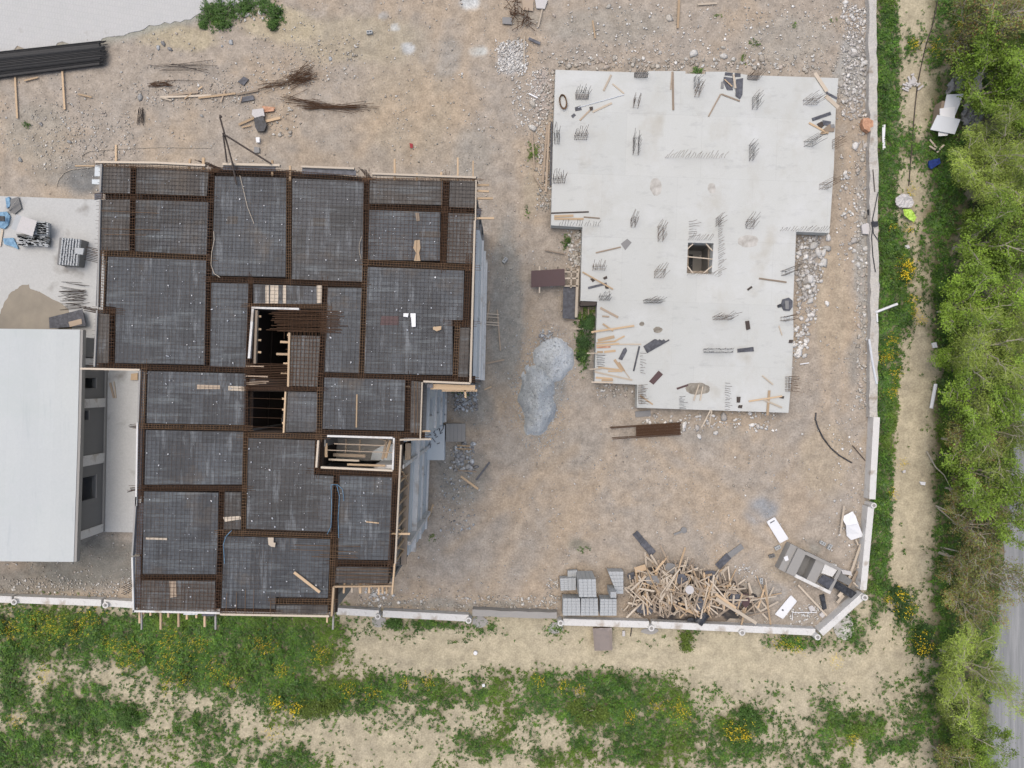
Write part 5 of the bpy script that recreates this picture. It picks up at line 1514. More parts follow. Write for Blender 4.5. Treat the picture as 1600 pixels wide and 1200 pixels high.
# ---- block pallets
def pallet(name, pts, h, label, group, courses=6):
    t = empty(name, W(*pts[0], 0), label, "block pallet", group)
    q = quad_xy(pts, h)
    P = [Vector((a[0], a[1], 0)) for a in q]
    cx, cy = sum(p.x for p in P) / 4, sum(p.y for p in P) / 4
    base = MB()
    for k in range(5):
        a_, b_ = P[0].lerp(P[1], k / 4), P[3].lerp(P[2], k / 4)
        base.bar((a_.x, a_.y, .07), (b_.x, b_.y, .07), .1, .1)
    base.build("pallet_base", M_woodg, t)
    ch = (h - .12) / courses
    for c_ in range(courses):
        b = MB()
        nu, nv = 4, 6
        top = c_ == courses - 1
        for i in range(nu):
            for j in range(nv):
                if not top and 0 < i < nu - 1 and 0 < j < nv - 1:
                    continue
                def L(u, v):
                    return P[0].lerp(P[1], u).lerp(P[3].lerp(P[2], u), v)
                g = .006
                cs = [L(i / nu + g, j / nv + g), L((i + 1) / nu - g, j / nv + g), L((i + 1) / nu - g, (j + 1) / nv - g), L(i / nu + g, (j + 1) / nv - g)]
                jz = rnd.uniform(-.004, .003)
                b.prism([(p.x, p.y) for p in cs], .12 + c_ * ch + .006, .12 + (c_ + 1) * ch - .004 + jz)
        b.build("block_course_brick", M_block, t)
    return t


pallet("block_pallet", [(880, 935), (906.5, 935), (907, 962), (879.5, 962)], 1.15, "corner pallet of pale blocks in the row along the wall, next to bare earth", "pallets of blocks")
pallet("block_pallet", [(908, 935), (934, 935), (935, 962), (907.5, 962)], 1.15, "middle pallet of pale blocks in the row along the wall", "pallets of blocks")
pallet("block_pallet", [(938, 936), (963.5, 936), (963.5, 962), (937.5, 962)], 1.15, "pallet of pale blocks in the wall row nearest the timber heap", "pallets of blocks")
pallet("block_pallet", [(904, 905), (931, 905), (932, 933), (905, 933)], 2.3, "tallest block pallet, standing double height behind the middle one", "pallets of blocks", 10)
pallet("block_pallet", [(954, 925), (963, 925), (963, 934), (954, 934)], 1.9, "half-used narrow column of blocks beside the timber heap", "pallets of blocks", 8)
pallet("block_pallet", [(875, 904), (900, 903), (900, 922), (876, 923)], .8, "low pallet of blocks with gaps, behind the corner pallet", "pallets of blocks", 3)
pallet("block_pallet", [(950, 893), (974, 893), (974, 928), (964, 928)], 1.0, "partly broken pallet of blocks at the timber heap's edge", "pallets of blocks", 4)
pallet("block_pallet", [(887, 892), (902, 891), (902, 903), (887, 904)], .45, "small remnant of stacked blocks behind the low pallet", "pallets of blocks", 2)
hb = MB()
for k in range(22):
    x, y = rnd.uniform(880, 902), rnd.uniform(892, 928)
    a_ = rnd.random() * 3.1
    p = W(x, y, .25 + .4 * rnd.random())
    hb.bar(p - Vector((math.cos(a_), math.sin(a_), 0)) * .2, p + Vector((math.cos(a_), math.sin(a_), 0)) * .2, .2, .2)

# ---- the timber heap: every piece an object
GR = "boards tangled in the timber heap"
hb = MB()


def heap_h(x, y):
    return 1.1 * math.exp(-(((x - 1040) / 60) ** 2 + ((y - 925) / 42) ** 2)) + .55 * math.exp(-(((x - 1130) / 70) ** 2 + ((y - 940) / 36) ** 2))


n_ = 60
gx_, gy_ = np.meshgrid(np.linspace(975, 1220, n_), np.linspace(868, 976, n_))
hh = np.vectorize(heap_h)(gx_, gy_) * .62 + .12 * (fbm(gx_ * .12, gy_ * .12, 5) - .5) - .10
hh = np.minimum(hh, (974 - gy_) * .12)
hh = hh - .12 - .9 * (1 - sstep(976, 992, gx_)) - .9 * (1 - sstep(874, 892, gy_ + 6 * fbm(gx_ * .1, gy_ * .1, 3))) - .5 * sstep(1180, 1210, gx_)
idx = np.arange(n_ * n_).reshape(n_, n_)
Q = np.stack([idx[:-1, :-1], idx[1:, :-1], idx[1:, 1:], idx[:-1, 1:]], -1).reshape(-1, 4)
tone = fbm(gx_ * .1, gy_ * .1, 9)[..., None]
cc = A(.055, .052, .052) * (1 - sstep(.42, .6, tone)) + A(.20, .165, .13) * sstep(.42, .6, tone)
npmesh("litter", np.stack([(gx_ - 800) * H / F, (600 - gy_) * H / F, hh], -1).reshape(-1, 3), Q, M_stone, cc.reshape(-1, 3), kind="stuff")
k = 0
while k < 292:
    if k < 180:
        x, y = rnd.gauss(1035, 34), rnd.gauss(925, 28)
    else:
        x, y = rnd.gauss(1120, 46), rnd.gauss(935, 24)
    if not (979 < x < 1216 and 872 < y < 974 - (1216 - x) * .02):
        continue
    if y < 905 - (x - 980) * .25 and x < 1010 or (x > 1090 and y < 890 + (x - 1090) * .3):
        continue
    a_ = rnd.gauss(1.75, .55) if rnd.random() < .6 else rnd.random() * PI
    L = (rnd.uniform(.5, 1.9) if rnd.random() < .8 else rnd.uniform(1.8, 2.9))
    wd = rnd.choice((.06, .07, .09, .1, .13))
    z = .1 + heap_h(x, y) * rnd.uniform(.35, 1.0) + .1 * rnd.random()
    dx, dy = math.cos(a_) * L / 2, math.sin(a_) * L / 2
    c_ = W(x, y, z)
    lim = W(x, 972, .9).y + .2
    if c_.y - abs(dy) < lim:
        continue
    tl = rnd.uniform(-.18, .18) * min(1, z * 2)
    r_ = rnd.random()
    m = M_woodp if r_ < .38 else (M_wood if r_ < .55 else M_woodg)
    o = MB().bar(c_ + Vector((-dx, -dy, -tl)), c_ + Vector((dx, dy, tl)), wd, rnd.choice((.03, .05, .08))).build("timber_piece", m)
    tag(o, "offcut board in the tangled timber heap along the wall", "timber", GR)
    k += 1
for i, (x0, y0, x1, y1, wpx, z, m, lab) in enumerate([
        (1119, 935, 1182, 974, 5, .75, M_woodp, "longest pale plank lying diagonally over the timber heap"), (1118, 928, 1150, 950, 4, .85, M_wood, "orange plank beside the longest diagonal plank"),
        (1098, 974, 1196, 979, 3.5, .3, M_woodg, "weathered beam lying along the wall below the heap"), (1195, 914, 1204, 976, 2.6, .35, M_wood, "thin upright board at the heap's thin end"),
        (1195, 918, 1184, 950, 2.6, .3, M_wood, "board leaning against the thin upright board"), (1209, 917, 1200, 936, 2.6, .25, M_woodp, "short pale board near the open white door"),
        (1188, 955, 1216, 940, 2.8, .3, M_woodp, "board pointing from the heap to the open white door"), (1175, 941, 1200, 968, 2.8, .25, M_woodp, "board slanting down towards the wall at the thin end"),
        (1143, 933, 1178, 932, 2.4, .45, M_woodp, "horizontal pale board in the middle of the heap"), (1170, 932, 1158, 977, 2.8, .4, M_wood, "upright orange board in the middle of the heap"),
        (1005, 890, 1009, 885, 9, .5, M_wood, "short wide fresh board at the heap's upper tip"), (992, 891, 1009, 886, 9, .7, M_wood, "widest fresh board on top of the heap's upper tip"),
        (979, 965, 1001, 943, 3, .6, M_woodp, "pale board at the heap's corner by the block pallets"), (1024, 893, 1037, 876, 3, 1.0, M_wood, "steep board on the heap's upper ridge")]):
    board(x0, y0, x1, y1, wpx, z, lab, m, name="timber_piece", cat="timber")
for i, (x, y, rx, ry, m, lab) in enumerate([(1047, 888, 9, 10, M_tarp, "grey crumpled sack near the heap's upper ridge"), (1077, 921, 8, 8, M_bag, "round pale bucket lid in the heap"), (1008, 950, 14, 12, M_plyd, "dark blue sheet showing through the heap's lower part"),
                                            (1098, 965, 14, 12, M_black, "glossy dark drum lying by the wall in the heap"), (1082, 972, 10, 7, M_black, "black bag squeezed between heap and wall"), (1092, 945, 8, 14, M_plyd, "dark panel standing in the heap"),
                                            (1149, 938, 12, 12, M_plyd, "dark sheet under the horizontal board"), (1165, 938, 7, 12, M_plym, "brown panel under the upright orange board"), (1113, 900, 16, 9, M_plyd, "dark panel under the heap's upper side"),
                                            (1020, 908, 12, 9, M_tarp, "grey rag among the boards of the heap"), (987, 900, 7, 7, M_plyd, "dark board scrap next to the block pallets"), (1065, 905, 9, 10, M_plyd, "blackish sheet in the heap below the sack")]):
    z = max(.2, heap_h(x, y) * 1.0)
    pts = []
    for k in range(12):
        t = 2 * PI * k / 12
        r = rnd.uniform(.75, 1.1)
        pts.append((x + rx * r * math.cos(t), y + ry * r * math.sin(t)))
    if m in (M_black,) and "drum" in lab:
        o = MB().tube([W(x - 8, y + 8, .45), W(x + 4, y - 8, .45)], .36, 14).build("drum", m, smooth=False)
    elif m is M_bag:
        o = MB().disc(W(x, y, z), .3, z, z + .12).build("round_cover", m)
    else:
        o = MB().prism(quad_xy(pts, z), z - .05, z).build("sheet_scrap", m)
    tag(o, lab, o.name.split('.')[0].replace('_', ' '))

# ---- concrete trough
tr = empty("mixing_trough", W(1262, 890, 0), "weathered concrete trough with an open basin near the yard corner", "concrete trough")
cT = W(1266, 889, .8)
TR = math.radians(-26)


def T(u, v):
    return (cT.x + (u * math.cos(TR) - v * math.sin(TR)) / 22.6, cT.y + (u * math.sin(TR) + v * math.cos(TR)) / 22.6)


def tbox(u0, u1, v0, v1, z0, z1, m, name):
    return MB().prism([T(u0, v0), T(u1, v0), T(u1, v1), T(u0, v1)], z0, z1).build(name, m, tr)


tbox(-44, -20, -22, 22, -.1, .75, M_conc, "front_step")
tbox(-33, -18, -21, 21, .75, .95, M_conc, "rim_block")
tbox(-18, 44, 17, 22, -.1, .9, M_conc, "side_wall")
tbox(-18, 44, -22, -17, -.1, .9, M_wallw, "side_wall")
tbox(39, 44, -17, 17, -.1, .9, M_conc, "end_wall")
tbox(2, 17, -17, 17, -.1, .8, M_conc, "cross_wall")
tbox(-18, 2, -17, 17, -.2, .06, M_infill, "basin_floor")
tbox(17, 39, -17, 17, -.2, .3, M_wallw, "basin_floor")
MB().prism([T(17, 18), T(34, 24), T(38, 16), T(36, 4), T(18, 2)], .5, .84).build("tub", M_wallw, tr)
tag(MB().prism([T(17, -13), T(38, -16), T(40, 2), T(20, 1)], .91, .94).build("plastic_sheet", M_plyd), "dark plastic sheet draped over the trough's far basin", "plastic sheet")
tag(MB().prism(quad_xy([(1226, 872), (1232, 869), (1234, 876), (1229, 878)], .97), .752, .80).build("paper_scrap", M_white), "small white scrap lying on the trough's front step", "paper scrap")
tag(MB().prism(quad_xy([(1306, 906), (1345, 930), (1335, 938), (1303, 918)], .35), .05, .35).build("plastic_sheet", M_black), "shiny black plastic sheet between the trough and the corner wall", "plastic sheet")
tag(MB().prism(quad_xy([(1313, 893), (1332, 907), (1326, 915), (1309, 906)], .3), .05, .3).build("crate_board", M_infill), "grey board slab between the trough and the east wall", "board")
tag(MB().prism(quad_xy([(1314, 890), (1330, 893), (1331, 899), (1317, 897)], .4), .1, .4).build("white_board", M_bag), "small whitish panel at the trough's outer end", "panel")
for x0, y0, x1, y1, wpx, lab in [(1345, 850, 1326, 905, 3.6, "upper long board leaning on the east wall near the trough"), (1348, 860, 1340, 888, 2.6, "thin pale board close to the east wall"), (1340, 892, 1325, 920, 4, "grey board running from the wall to the black sheet"),
                                 (1310, 932, 1316, 925, 5, "stubby board end beside the black sheet"), (1308, 942, 1318, 930, 4.5, "board end just below the stubby one"), (1247, 914, 1292, 962, 2.6, "long thin lath slanting across the corner rubble"),
                                 (1319, 790, 1313, 834, 3, "thin board passing under the bent white sheet"), (1337, 843, 1341, 852, 2.4, "short board end under the bent white sheet"), (1333, 910, 1350, 925, 2, "thin lath crossing the black plastic sheet")]:
    board(x0, y0, x1, y1, wpx, .42 if "black" in lab and "crossing" in lab else .2, lab, M_woodg if "grey" in lab else M_woodp)
# white doors and sheets
def door(pts, label, slot, catch):
    t = empty("door_panel", W(*pts[0], 0), label, "door")
    MB().prism(quad_xy(pts, .1), .05, .1).build("panel", M_white, t)
    P = [W(*p, .1) for p in pts]
    fr = MB()
    for i in range(4):
        a_, b_ = P[i].lerp(P[(i + 2) % 4], .02), P[(i + 1) % 4].lerp(P[(i + 3) % 4], .02)
        fr.bar(Vector((a_.x, a_.y, .105)), Vector((b_.x, b_.y, .105)), .07, .012)
    fr.build("rim", M_white, t)
    MB().prism(quad_xy(slot, .1), .1, .113).build(catch, M_plyd, t)


door([(1198, 815), (1210, 808), (1232, 842), (1219, 849)], "white door with a dark slot lying above the timber heap", [(1203, 816.5), (1210, 812.5), (1210.5, 814), (1203.8, 818)], "letter_slot")
door([(1211, 960), (1236, 930), (1245, 939), (1223, 967)], "white door with a dark handle plate near the wall corner", [(1221, 953), (1223, 951.5), (1225, 953.5), (1223, 955)], "handle_plate")
ws = MB()
sh = [W(1315, 808, .15), W(1332, 799, .3), W(1337, 806, .32), W(1349, 838, .35), W(1330, 844, .12), W(1323, 837, .12)]
mid0, mid1 = W(1322, 821, .42), W(1341, 818, .48)
ws.add([sh[0], sh[1], sh[2], mid1, mid0, sh[3], sh[4], sh[5]], [(0, 4, 3, 2, 1), (4, 7, 6, 5, 3)])
ws.add([v - Vector((0, 0, .03)) for v in (sh[0], sh[1], sh[2], mid1, mid0, sh[3], sh[4], sh[5])], [(1, 2, 3, 4, 0), (3, 5, 6, 7, 4)])
tag(ws.build("bent_sheet", M_white), "bent white sheet with a fold leaning by the east wall", "sheet")
# hollow blocks about the trough
for x, y, a_, lab in [(1205, 868, .3, "dark hollow block below the white slotted door"), (1214, 855, .5, "grey block touching the white slotted door"), (1284, 848, -.5, "broken grey block above the trough"), (1295, 854, 1.0, "second grey block above the trough, on its side"),
                      (1188, 907, 1.57, "lone grey block near the heap's thin end"), (578, 52, .1, "lone grey block on the open earth up by the paved road"), (789, 407, .9, "lone bluish slab fragment beside the tall building")]:
    p = W(x, y, 0)
    d = Vector((math.cos(a_), math.sin(a_), 0)) * .2
    b = MB()
    n_ = Vector((-d.y, d.x, 0)).normalized()
    for s in (-.085, .085):
        b.bar(p - d + n_ * s + Vector((0, 0, .1)), p + d + n_ * s + Vector((0, 0, .1)), .05, .2)
    for t in (-1, 0, 1):
        b.bar(p + d * t * .87 - n_ * .06 + Vector((0, 0, .1)), p + d * t * .87 + n_ * .06 + Vector((0, 0, .1)), .05, .195)
    b.bar(p - d * .8 + Vector((0, 0, .05)), p + d * .8 + Vector((0, 0, .05)), .12, .06)
    tag(b.build("hollow_block", M_block if "dark" not in lab else M_infill), lab, "block")
panel([(1280, 930), (1287, 928), (1291, 950), (1285, 953)], .05, .1, "black rubber mat strip on the corner rubble", M_black, "rubber_strip", "rubber strip")
panel([(1262, 948), (1268, 945), (1273, 951), (1266, 956)], .05, .12, "white chunk of plaster in the corner rubble", M_bag, "plaster_chunk", "chunk")
panel([(1279, 960), (1284, 955), (1289, 960), (1284, 965)], .05, .12, "pale broken chunk at the end of the long lath", M_bag, "plaster_chunk", "chunk")
lp = MB()
lp.tube([W(1238, 969, .08), W(1238, 957, .08), W(1276, 957, .08)], .035, 6)
tag(lp.build("bent_pipe", M_white), "white L-shaped pipe on the corner rubble", "pipe")

# ================================================================ THE UPPER YARD
for i, (x0, y0, x1, y1, wp_, z, lab) in enumerate([(-60, 93, 164, 69, 11, .35, "topmost black rebar bundle of the long stack by the paved road"), (-60, 103, 165, 78, 11, .4, "second black rebar bundle in the long stack by the paved road"),
                                                   (-60, 113, 165, 87, 11, .42, "third black rebar bundle in the long stack by the paved road"), (-60, 124, 164, 96, 9, .33, "lowest black rebar bundle in the long stack, above the bearer timbers")]):
    e = MB()
    p, q = W(x0, y0, z), W(x1, y1, z)
    d = (q - p).normalized()
    n_ = Vector((-d.y, d.x, 0))
    w_ = px2m(wp_, z)
    for k in range(26):
        o_ = n_ * rnd.uniform(-w_ / 2, w_ / 2) + Vector((0, 0, rnd.uniform(-.12, .08)))
        e.tube([p + o_, q + o_ + d * rnd.uniform(-.4, .15)], .022, 5)
    e.bar(p + Vector((0, 0, -.08)), q - d * .4 + Vector((0, 0, -.08)), w_ * .9, .2)
    tag(e.build("rebar_bundle", M_barblk), lab, "rebar bundle")
for x0, y0, x1, y1, wpx, m, lab in [(23, 112, 27, 185, 2.8, M_wood, "bearer timber sticking out from the rebar stack near the frame edge"), (97, 106, 101, 171, 2.8, M_wood, "second bearer timber sticking out from the rebar stack"), (38, 126, 59, 121, 2.2, M_wood, "short loose lath between the two bearer timbers"),
                                    (122, 147, 143, 152, 2.4, M_wood, "short loose board beside the second bearer timber"), (250, 152, 330, 149, 3, M_woodp, "longest pale board in the scrap row of the upper yard"), (262, 149, 310, 144, 3, M_woodg, "grey board on top of the scrap row"),
                                    (310, 153, 368, 146, 3, M_wood, "brown board overlapping the scrap row's middle"), (250, 152, 268, 157, 2.4, M_woodp, "short pale board at the scrap row's start"), (370, 148, 404, 141, 3, M_woodg, "board at the scrap row's far end"),
                                    (288, 155, 300, 145, 2, M_wood, "tilted lath across the scrap row"), (345, 160, 352, 140, 2, M_woodg, "thin upright lath in the scrap row"), (310, 140, 316, 135, 2, M_wood, "tiny lath above the scrap row"),
                                    (375, 160, 378, 150, 2.6, M_woodg, "short post below the scrap row's end"), (373, 195, 400, 183, 3.4, M_wood, "fresh board beside the black rag"), (378, 199, 392, 196, 2.4, M_wood, "short board under the fresh one by the black rag"),
                                    (405, 192, 438, 184, 4, M_wood, "yellow plank running out from under the black rag"), (1061, 0, 1059, 44, 3.6, M_wood, "upright fresh board in the earth above the slab"), (926, 32, 930, 60, 2.4, M_wood, "thin upright lath on the earth above the slab"),
                                    (1090, 7, 1120, 5, 3, M_woodp, "pale horizontal board at the very top of the yard"), (847, 15, 841, 42, 2.2, M_woodp, "thin white lath beside the rusty junk"), (819, 57, 819, 100, 2, M_woodp, "upright white lath over the white rubble"),
                                    (826, 60, 844, 68, 4, M_plyd, "dark short plank next to the white rubble"), (826, 146, 840, 153, 2, M_white, "small white stick near the slab's left edge"), (1250, 569, 1264, 567, 1.4, M_white, "small white stick beside the slab's right edge")]:
    board(x0, y0, x1, y1, wpx, .06 + .05 * rnd.random(), lab, m)
for i, (cx, cy, n, L, a0, sp, m, lab) in enumerate([(470, 121, 44, 46, .18, 7, M_rust, "tangled heap of rusty wire in the upper yard"), (520, 166, 22, 105, -.03, 2.2, M_rust, "straight rusty bar bundle lying beside the pile of rags"), (475, 158, 10, 70, -.14, 2, M_rust, "thin bar bundle crossing above the straight one"),
                                                   (217, 181, 16, 26, 1.5, 4.5, M_steel, "small upright bunch of dark bars in the upper yard"), (250, 131, 14, 40, .1, 3, M_rust, "rusty bar offcuts above the scrap row"), (290, 108, 9, 90, -.03, 7, M_steel, "thin scattered bars on the earth under the shrubs"),
                                                   (117, 465, 34, 40, .0, 10, M_steel, "brown bar bundle on the pale floor slab by the puddle"), (430, 132, 12, 60, .2, 4, M_rust, "loose rusty bars trailing from the wire heap")]):
    e = MB()
    zz = PZ if i == 6 else 0
    for k in range(n):
        a_ = a0 + rnd.gauss(0, .1 if i not in (0,) else .35)
        x, y = cx + rnd.gauss(0, sp if abs(math.sin(a0)) > .7 else L * .08), cy + rnd.gauss(0, sp if abs(math.sin(a0)) < .7 else 2)
        l_ = L * rnd.uniform(.55, 1.05) / 2
        z = zz + .05 + .12 * rnd.random()
        e.tube([W(x - math.cos(a_) * l_, y + math.sin(a_) * l_, z), W(x + math.cos(a_) * l_, y - math.sin(a_) * l_, z + .05)], .015, 4)
    tag(e.build("bar_lattice", m), lab, "rebar")
panel([(372, 128), (381, 120), (389, 124), (381, 134)], .05, .05, "dark square board above the scrap row's end", M_plyd, "board_scrap", "scrap")
panel([(374, 153), (396, 149), (398, 156), (377, 160)], .05, .06, "dark plate under the scrap row's far end", M_plyd, "board_scrap", "scrap")
panel([(395, 172), (412, 170), (414, 182), (400, 186), (394, 180)], .2, .1, "pale crumpled rag on the pile by the fresh board", M_bag, "rag", "rag")
panel([(410, 166), (430, 168), (428, 174), (412, 176)], .1, .06, "orange-brown rag beside the pale one", M_pink, "rag", "rag")
panel([(398, 186), (412, 182), (418, 196), (414, 206), (404, 207), (400, 200)], .15, .18, "black rag heap under the yellow plank", M_black, "rag", "rag")
panel([(401, 216), (407, 216), (407, 224), (402, 224)], .04, .2, "small white canister standing on bare earth", M_white, "canister", "canister")
panel([(398, 230), (406, 231), (406, 239), (397, 240)], .04, .1, "grey flat box near the deck's upper edge", M_tarp, "flat_box", "box")
panel([(640, 224), (645, 225), (645, 232), (641, 231)], .03, .06, "small red scrap alone on the open earth", M_red, "red_scrap", "scrap")
panel([(836, 0), (856, 0), (851, 15), (838, 14)], .05, .12, "white broken slab piece at the top of the yard", M_bag, "slab_piece", "slab piece")
panel([(785, 28), (800, 28), (800, 39), (785, 38)], .05, .1, "grey flat board beside the rusty junk", M_tarp, "flat_board", "board")
panel([(815, -4), (834, -4), (833, 18), (817, 16)], .04, .06, "tan flat board beside the rusty junk", M_woodg, "flat_board", "board")
for w_ in (0, 1):
    x, y = ((806, 14), (822, 33))[w_]
    e = MB()
    for k in range((46, 26)[w_]):
        p = W(rnd.gauss(x, 5), rnd.gauss(y, (8, 4)[w_]), .05 + .3 * rnd.random())
        q = p + Vector((rnd.gauss(0, .3), rnd.gauss(0, .3), rnd.uniform(-.05, .1)))
        e.tube([p, q], .02, 4)
    tag(e.build("scrap_lattice", M_rust), ["rust-brown heap of junk metal at the top of the yard", "smaller rusty junk heap below the junk metal at the yard's top"][w_], "scrap heap")
tag(MB().tube([W(x, y, .03) for x, y in [(88, 292), (92, 280), (100, 270), (112, 265), (146, 261)]], .022, 5).build("hose", M_woodp), "pale thin hose curling below the deck corner", "hose")
tag(MB().tube([W(x, y, .03) for x, y in [(140, 258), (128, 250), (128, 242), (140, 236), (180, 233), (250, 230), (330, 231)]], .022, 5).build("hose", M_woodp), "long pale hose running above the deck's upper edge", "hose")
# debris at the foot of the tall building
lad = empty("timber_ladder", W(775, 500, 0), "broken pale ladder lying by the tall building's facade", "ladder")
for x0, y0, x1, y1 in [(765, 470, 761, 500), (777, 484, 782, 548)]:
    MB().bar(W(x0, y0, .1), W(x1, y1, .1), .09, .05).build("rail", M_woodg, lad)
for y in (490, 495, 503, 507):
    MB().bar(W(758, y, .14), W(780, y + 1.5, .14), .07, .04).build("rung", M_woodp, lad)
for x0, y0, x1, y1, wpx, m, lab in [(755, 569, 788, 562, 2.6, M_woodg, "weathered board near the foot of the facade ladder"), (720, 744, 747, 764, 3.2, M_wood, "fresh board lying aslant below the debris at the entrance"), (744, 750, 765, 722, 3, M_plyd, "dark thin board meeting the fresh one aslant"),
                                    (714, 696, 735, 697, 2.2, M_wood, "upper lath across the entrance steps"), (713, 701, 736, 702, 2.2, M_wood, "lower lath across the entrance steps"), (715, 735, 745, 737, 2.6, M_woodg, "flat board edging the block debris"),
                                    (677, 788, 667, 815, 3.2, M_wood, "short board propped at the balcony side"), (757, 609, 768, 604, 2, M_wood, "small yellow lath on the earth beside the block debris")]:
    board(x0, y0, x1, y1, wpx, .1, lab, m)
terr = empty("entrance_terrace", W(680, 690, 0), "pale entrance terrace with grey steps down to the yard", "terrace")
MB().prism(quad_xy([(640, 664), (695, 665), (694, 719), (655, 719)], .75), -.1, .75).build("terrace_slab", M_plaster, terr)
for k in range(5):
    x0 = 697 + k * 6
    MB().prism(quad_xy([(x0, 662), (x0 + 6, 662), (x0 + 6, 690), (x0, 690)], .6 - k * .12), -.05, .66 - k * .13).build("step", M_conc, terr)
e = MB()
for k in range(40):
    a_ = rnd.random() * 3
    p = W(rnd.gauss(676, 10), rnd.gauss(676, 12), .77)
    e.bar(p, p + Vector((math.cos(a_), math.sin(a_), 0)) * rnd.uniform(.1, .4), .05, .03)
o = e.build("litter", M_plyd)
o["kind"] = "stuff"

# ---- things on the pale floor slab at the far side
pz = PZ + .004
puddle = MB()
pp = [(-40, 530), (-40, 496), (0, 490), (8, 468), (20, 455), (30, 451), (33, 445), (44, 443), (48, 452), (62, 456), (72, 462), (84, 468), (96, 474), (108, 484), (114, 530)]
pts = []
for i in range(len(pp)):
    a_, b_ = pp[i], pp[(i + 1) % len(pp)]
    for k in range(6):
        x, y = lerp2(a_, b_, k / 6)
        n_ = (fbm(np.array([x * .12]), np.array([y * .12]), 44)[0] - .5) * 5
        pts.append((x + n_, y + n_))
o = MB().prism(quad_xy(pts, pz), PZ - .1, pz + .004).build("puddle", M_water)
o["kind"] = "structure"
pl = empty("covered_block_pallet", W(50, 368, PZ), "block pallet under a pale dusty sheet near the blue scraps", "block pallet")
MB().prism(quad_xy([(33, 337), (57, 345), (50, 369), (24, 361)], 1.5), 1.42, 1.45).build("cover_sheet", M_bag, pl)
for pts, z0, z1, m, nm in [([(34, 338), (57, 346), (50, 368), (25, 360)], PZ, 1.41, M_block, "block_course_brick"), ([(58, 346), (75, 348), (73, 368), (52, 368)], PZ, 1.0, M_block, "block_course_brick"), ([(28, 366), (78, 372), (76, 386), (56, 380), (30, 372)], PZ, .7, M_infill, "block_course_brick")]:
    MB().prism(quad_xy(pts, (z0 + z1) / 2), z0, z1).build(nm, m, pl)
def loose_blocks(x0, y0, x1, y1, z, n, rot, parent, jitter=.3):
    b = MB()
    for i in range(n):
        for j in range(n):
            u, v = (i + .5) / n, (j + .5) / n
            p = W(x0 + (x1 - x0) * u + rnd.uniform(-jitter, jitter), y0 + (y1 - y0) * v + rnd.uniform(-jitter, jitter), z)
            a_ = rot + rnd.uniform(-.08, .08)
            d = Vector((math.cos(a_), math.sin(a_), 0)) * .19
            b.bar(p - d, p + d, .1, .2)
    return b


loose_blocks(59, 348, 74, 367, 1.1, 5, -.1, pl).build("block_course_brick", M_block, pl)
loose_blocks(30, 369, 76, 384, .8, 7, -.2, pl, 2.5).build("block_course_brick", M_block, pl)
p2 = empty("open_block_pallet", W(108, 390, PZ), "uncovered pallet of small grey blocks beside the deck's bar ends", "block pallet")
MB().prism(quad_xy([(96, 372), (130, 375), (123, 416), (92, 414)], 1.0), PZ, 1.2).build("block_course_brick", M_infill, p2)
b = MB()
for i in range(12):
    for j in range(7):
        x = 97 + 30 * (j + .5) / 7 - i * .4 + rnd.uniform(-.4, .4)
        y = 372 + 42 * (i + .5) / 12 + rnd.uniform(-.4, .4) + j * .3
        p = W(x, y, 1.3)
        b.bar(p - Vector((.05, 0, 0)), p + Vector((.05, 0, 0)), .15, .2)
b.build("block_course_brick", M_block, p2)
MB().prism(quad_xy([(119, 387), (131, 388), (129, 398), (117, 396)], 1.5), 1.4, 1.5).build("loose_block", M_block, p2)
for i, (pts, m, lab) in enumerate([([(0, 332), (12, 331), (17, 338), (14, 352), (8, 358), (0, 356)], M_cyan, "bright blue crumpled sheet at the pale slab's far side"), ([(10, 310), (16, 308), (18, 322), (12, 326)], M_cyan, "small blue rag above the crumpled sheet"),
                                   ([(6, 373), (22, 372), (28, 384), (30, 390), (22, 386), (8, 382)], M_cyan, "light blue rag by the covered pallet"), ([(0, 338), (8, 338), (8, 346), (0, 346)], M_black, "dark box on the crumpled blue sheet"),
                                   ([(18, 312), (30, 308), (35, 326), (24, 335), (16, 330)], M_infill, "dark ash heap behind the covered pallet")]):
    panel(pts, PZ + .05 + .15 * i * (i == 3), .1, lab, m, "plastic_rag" if m is M_cyan else "dark_box" if m is M_black else "ash_heap", "rag" if m is M_cyan else "box" if m is M_black else "ash")
board(0, 385, 4, 358, 3, PZ + .05, "pale upright board at the picture's far border by the blue sheet", M_woodp)
tag(MB().tube([W(12, 332, .5), W(30, 308, .9)], .03, 5).build("pipe", M_conc), "thin grey pipe leaning over the ash heap", "pipe")
ln = empty("leaning_panel", W(105, 500, PZ), "blue-grey panel resting over the puddle's edge", "panel")
MB().prism(quad_xy([(76, 496), (128, 483), (134, 509), (77, 513)], .9), .82, .88).build("panel_face", M_plyd, ln)
MB().prism(quad_xy([(107, 503), (127, 498), (128, 506), (109, 511)], .9), .884, .9).build("pale_patch", M_woodg, ln)
MB().prism(quad_xy([(80, 500), (128, 488), (131, 505), (82, 510)], .6), PZ, .8).build("support_box", M_conc, ln)
# mud smear and things between the buildings
board(172, 598, 178, 622, 3.2, PZ + .03, "grey board on the passage floor next to the low building", M_woodg)
board(178, 596, 181, 622, 2, PZ + .03, "thin lath beside the grey board in the passage", M_woodp)
panel([(206, 584), (216, 583), (216, 594), (205, 594)], PZ + .02, .1, "small fresh timber scrap in the passage corner", M_wood, "timber_scrap", "scrap")

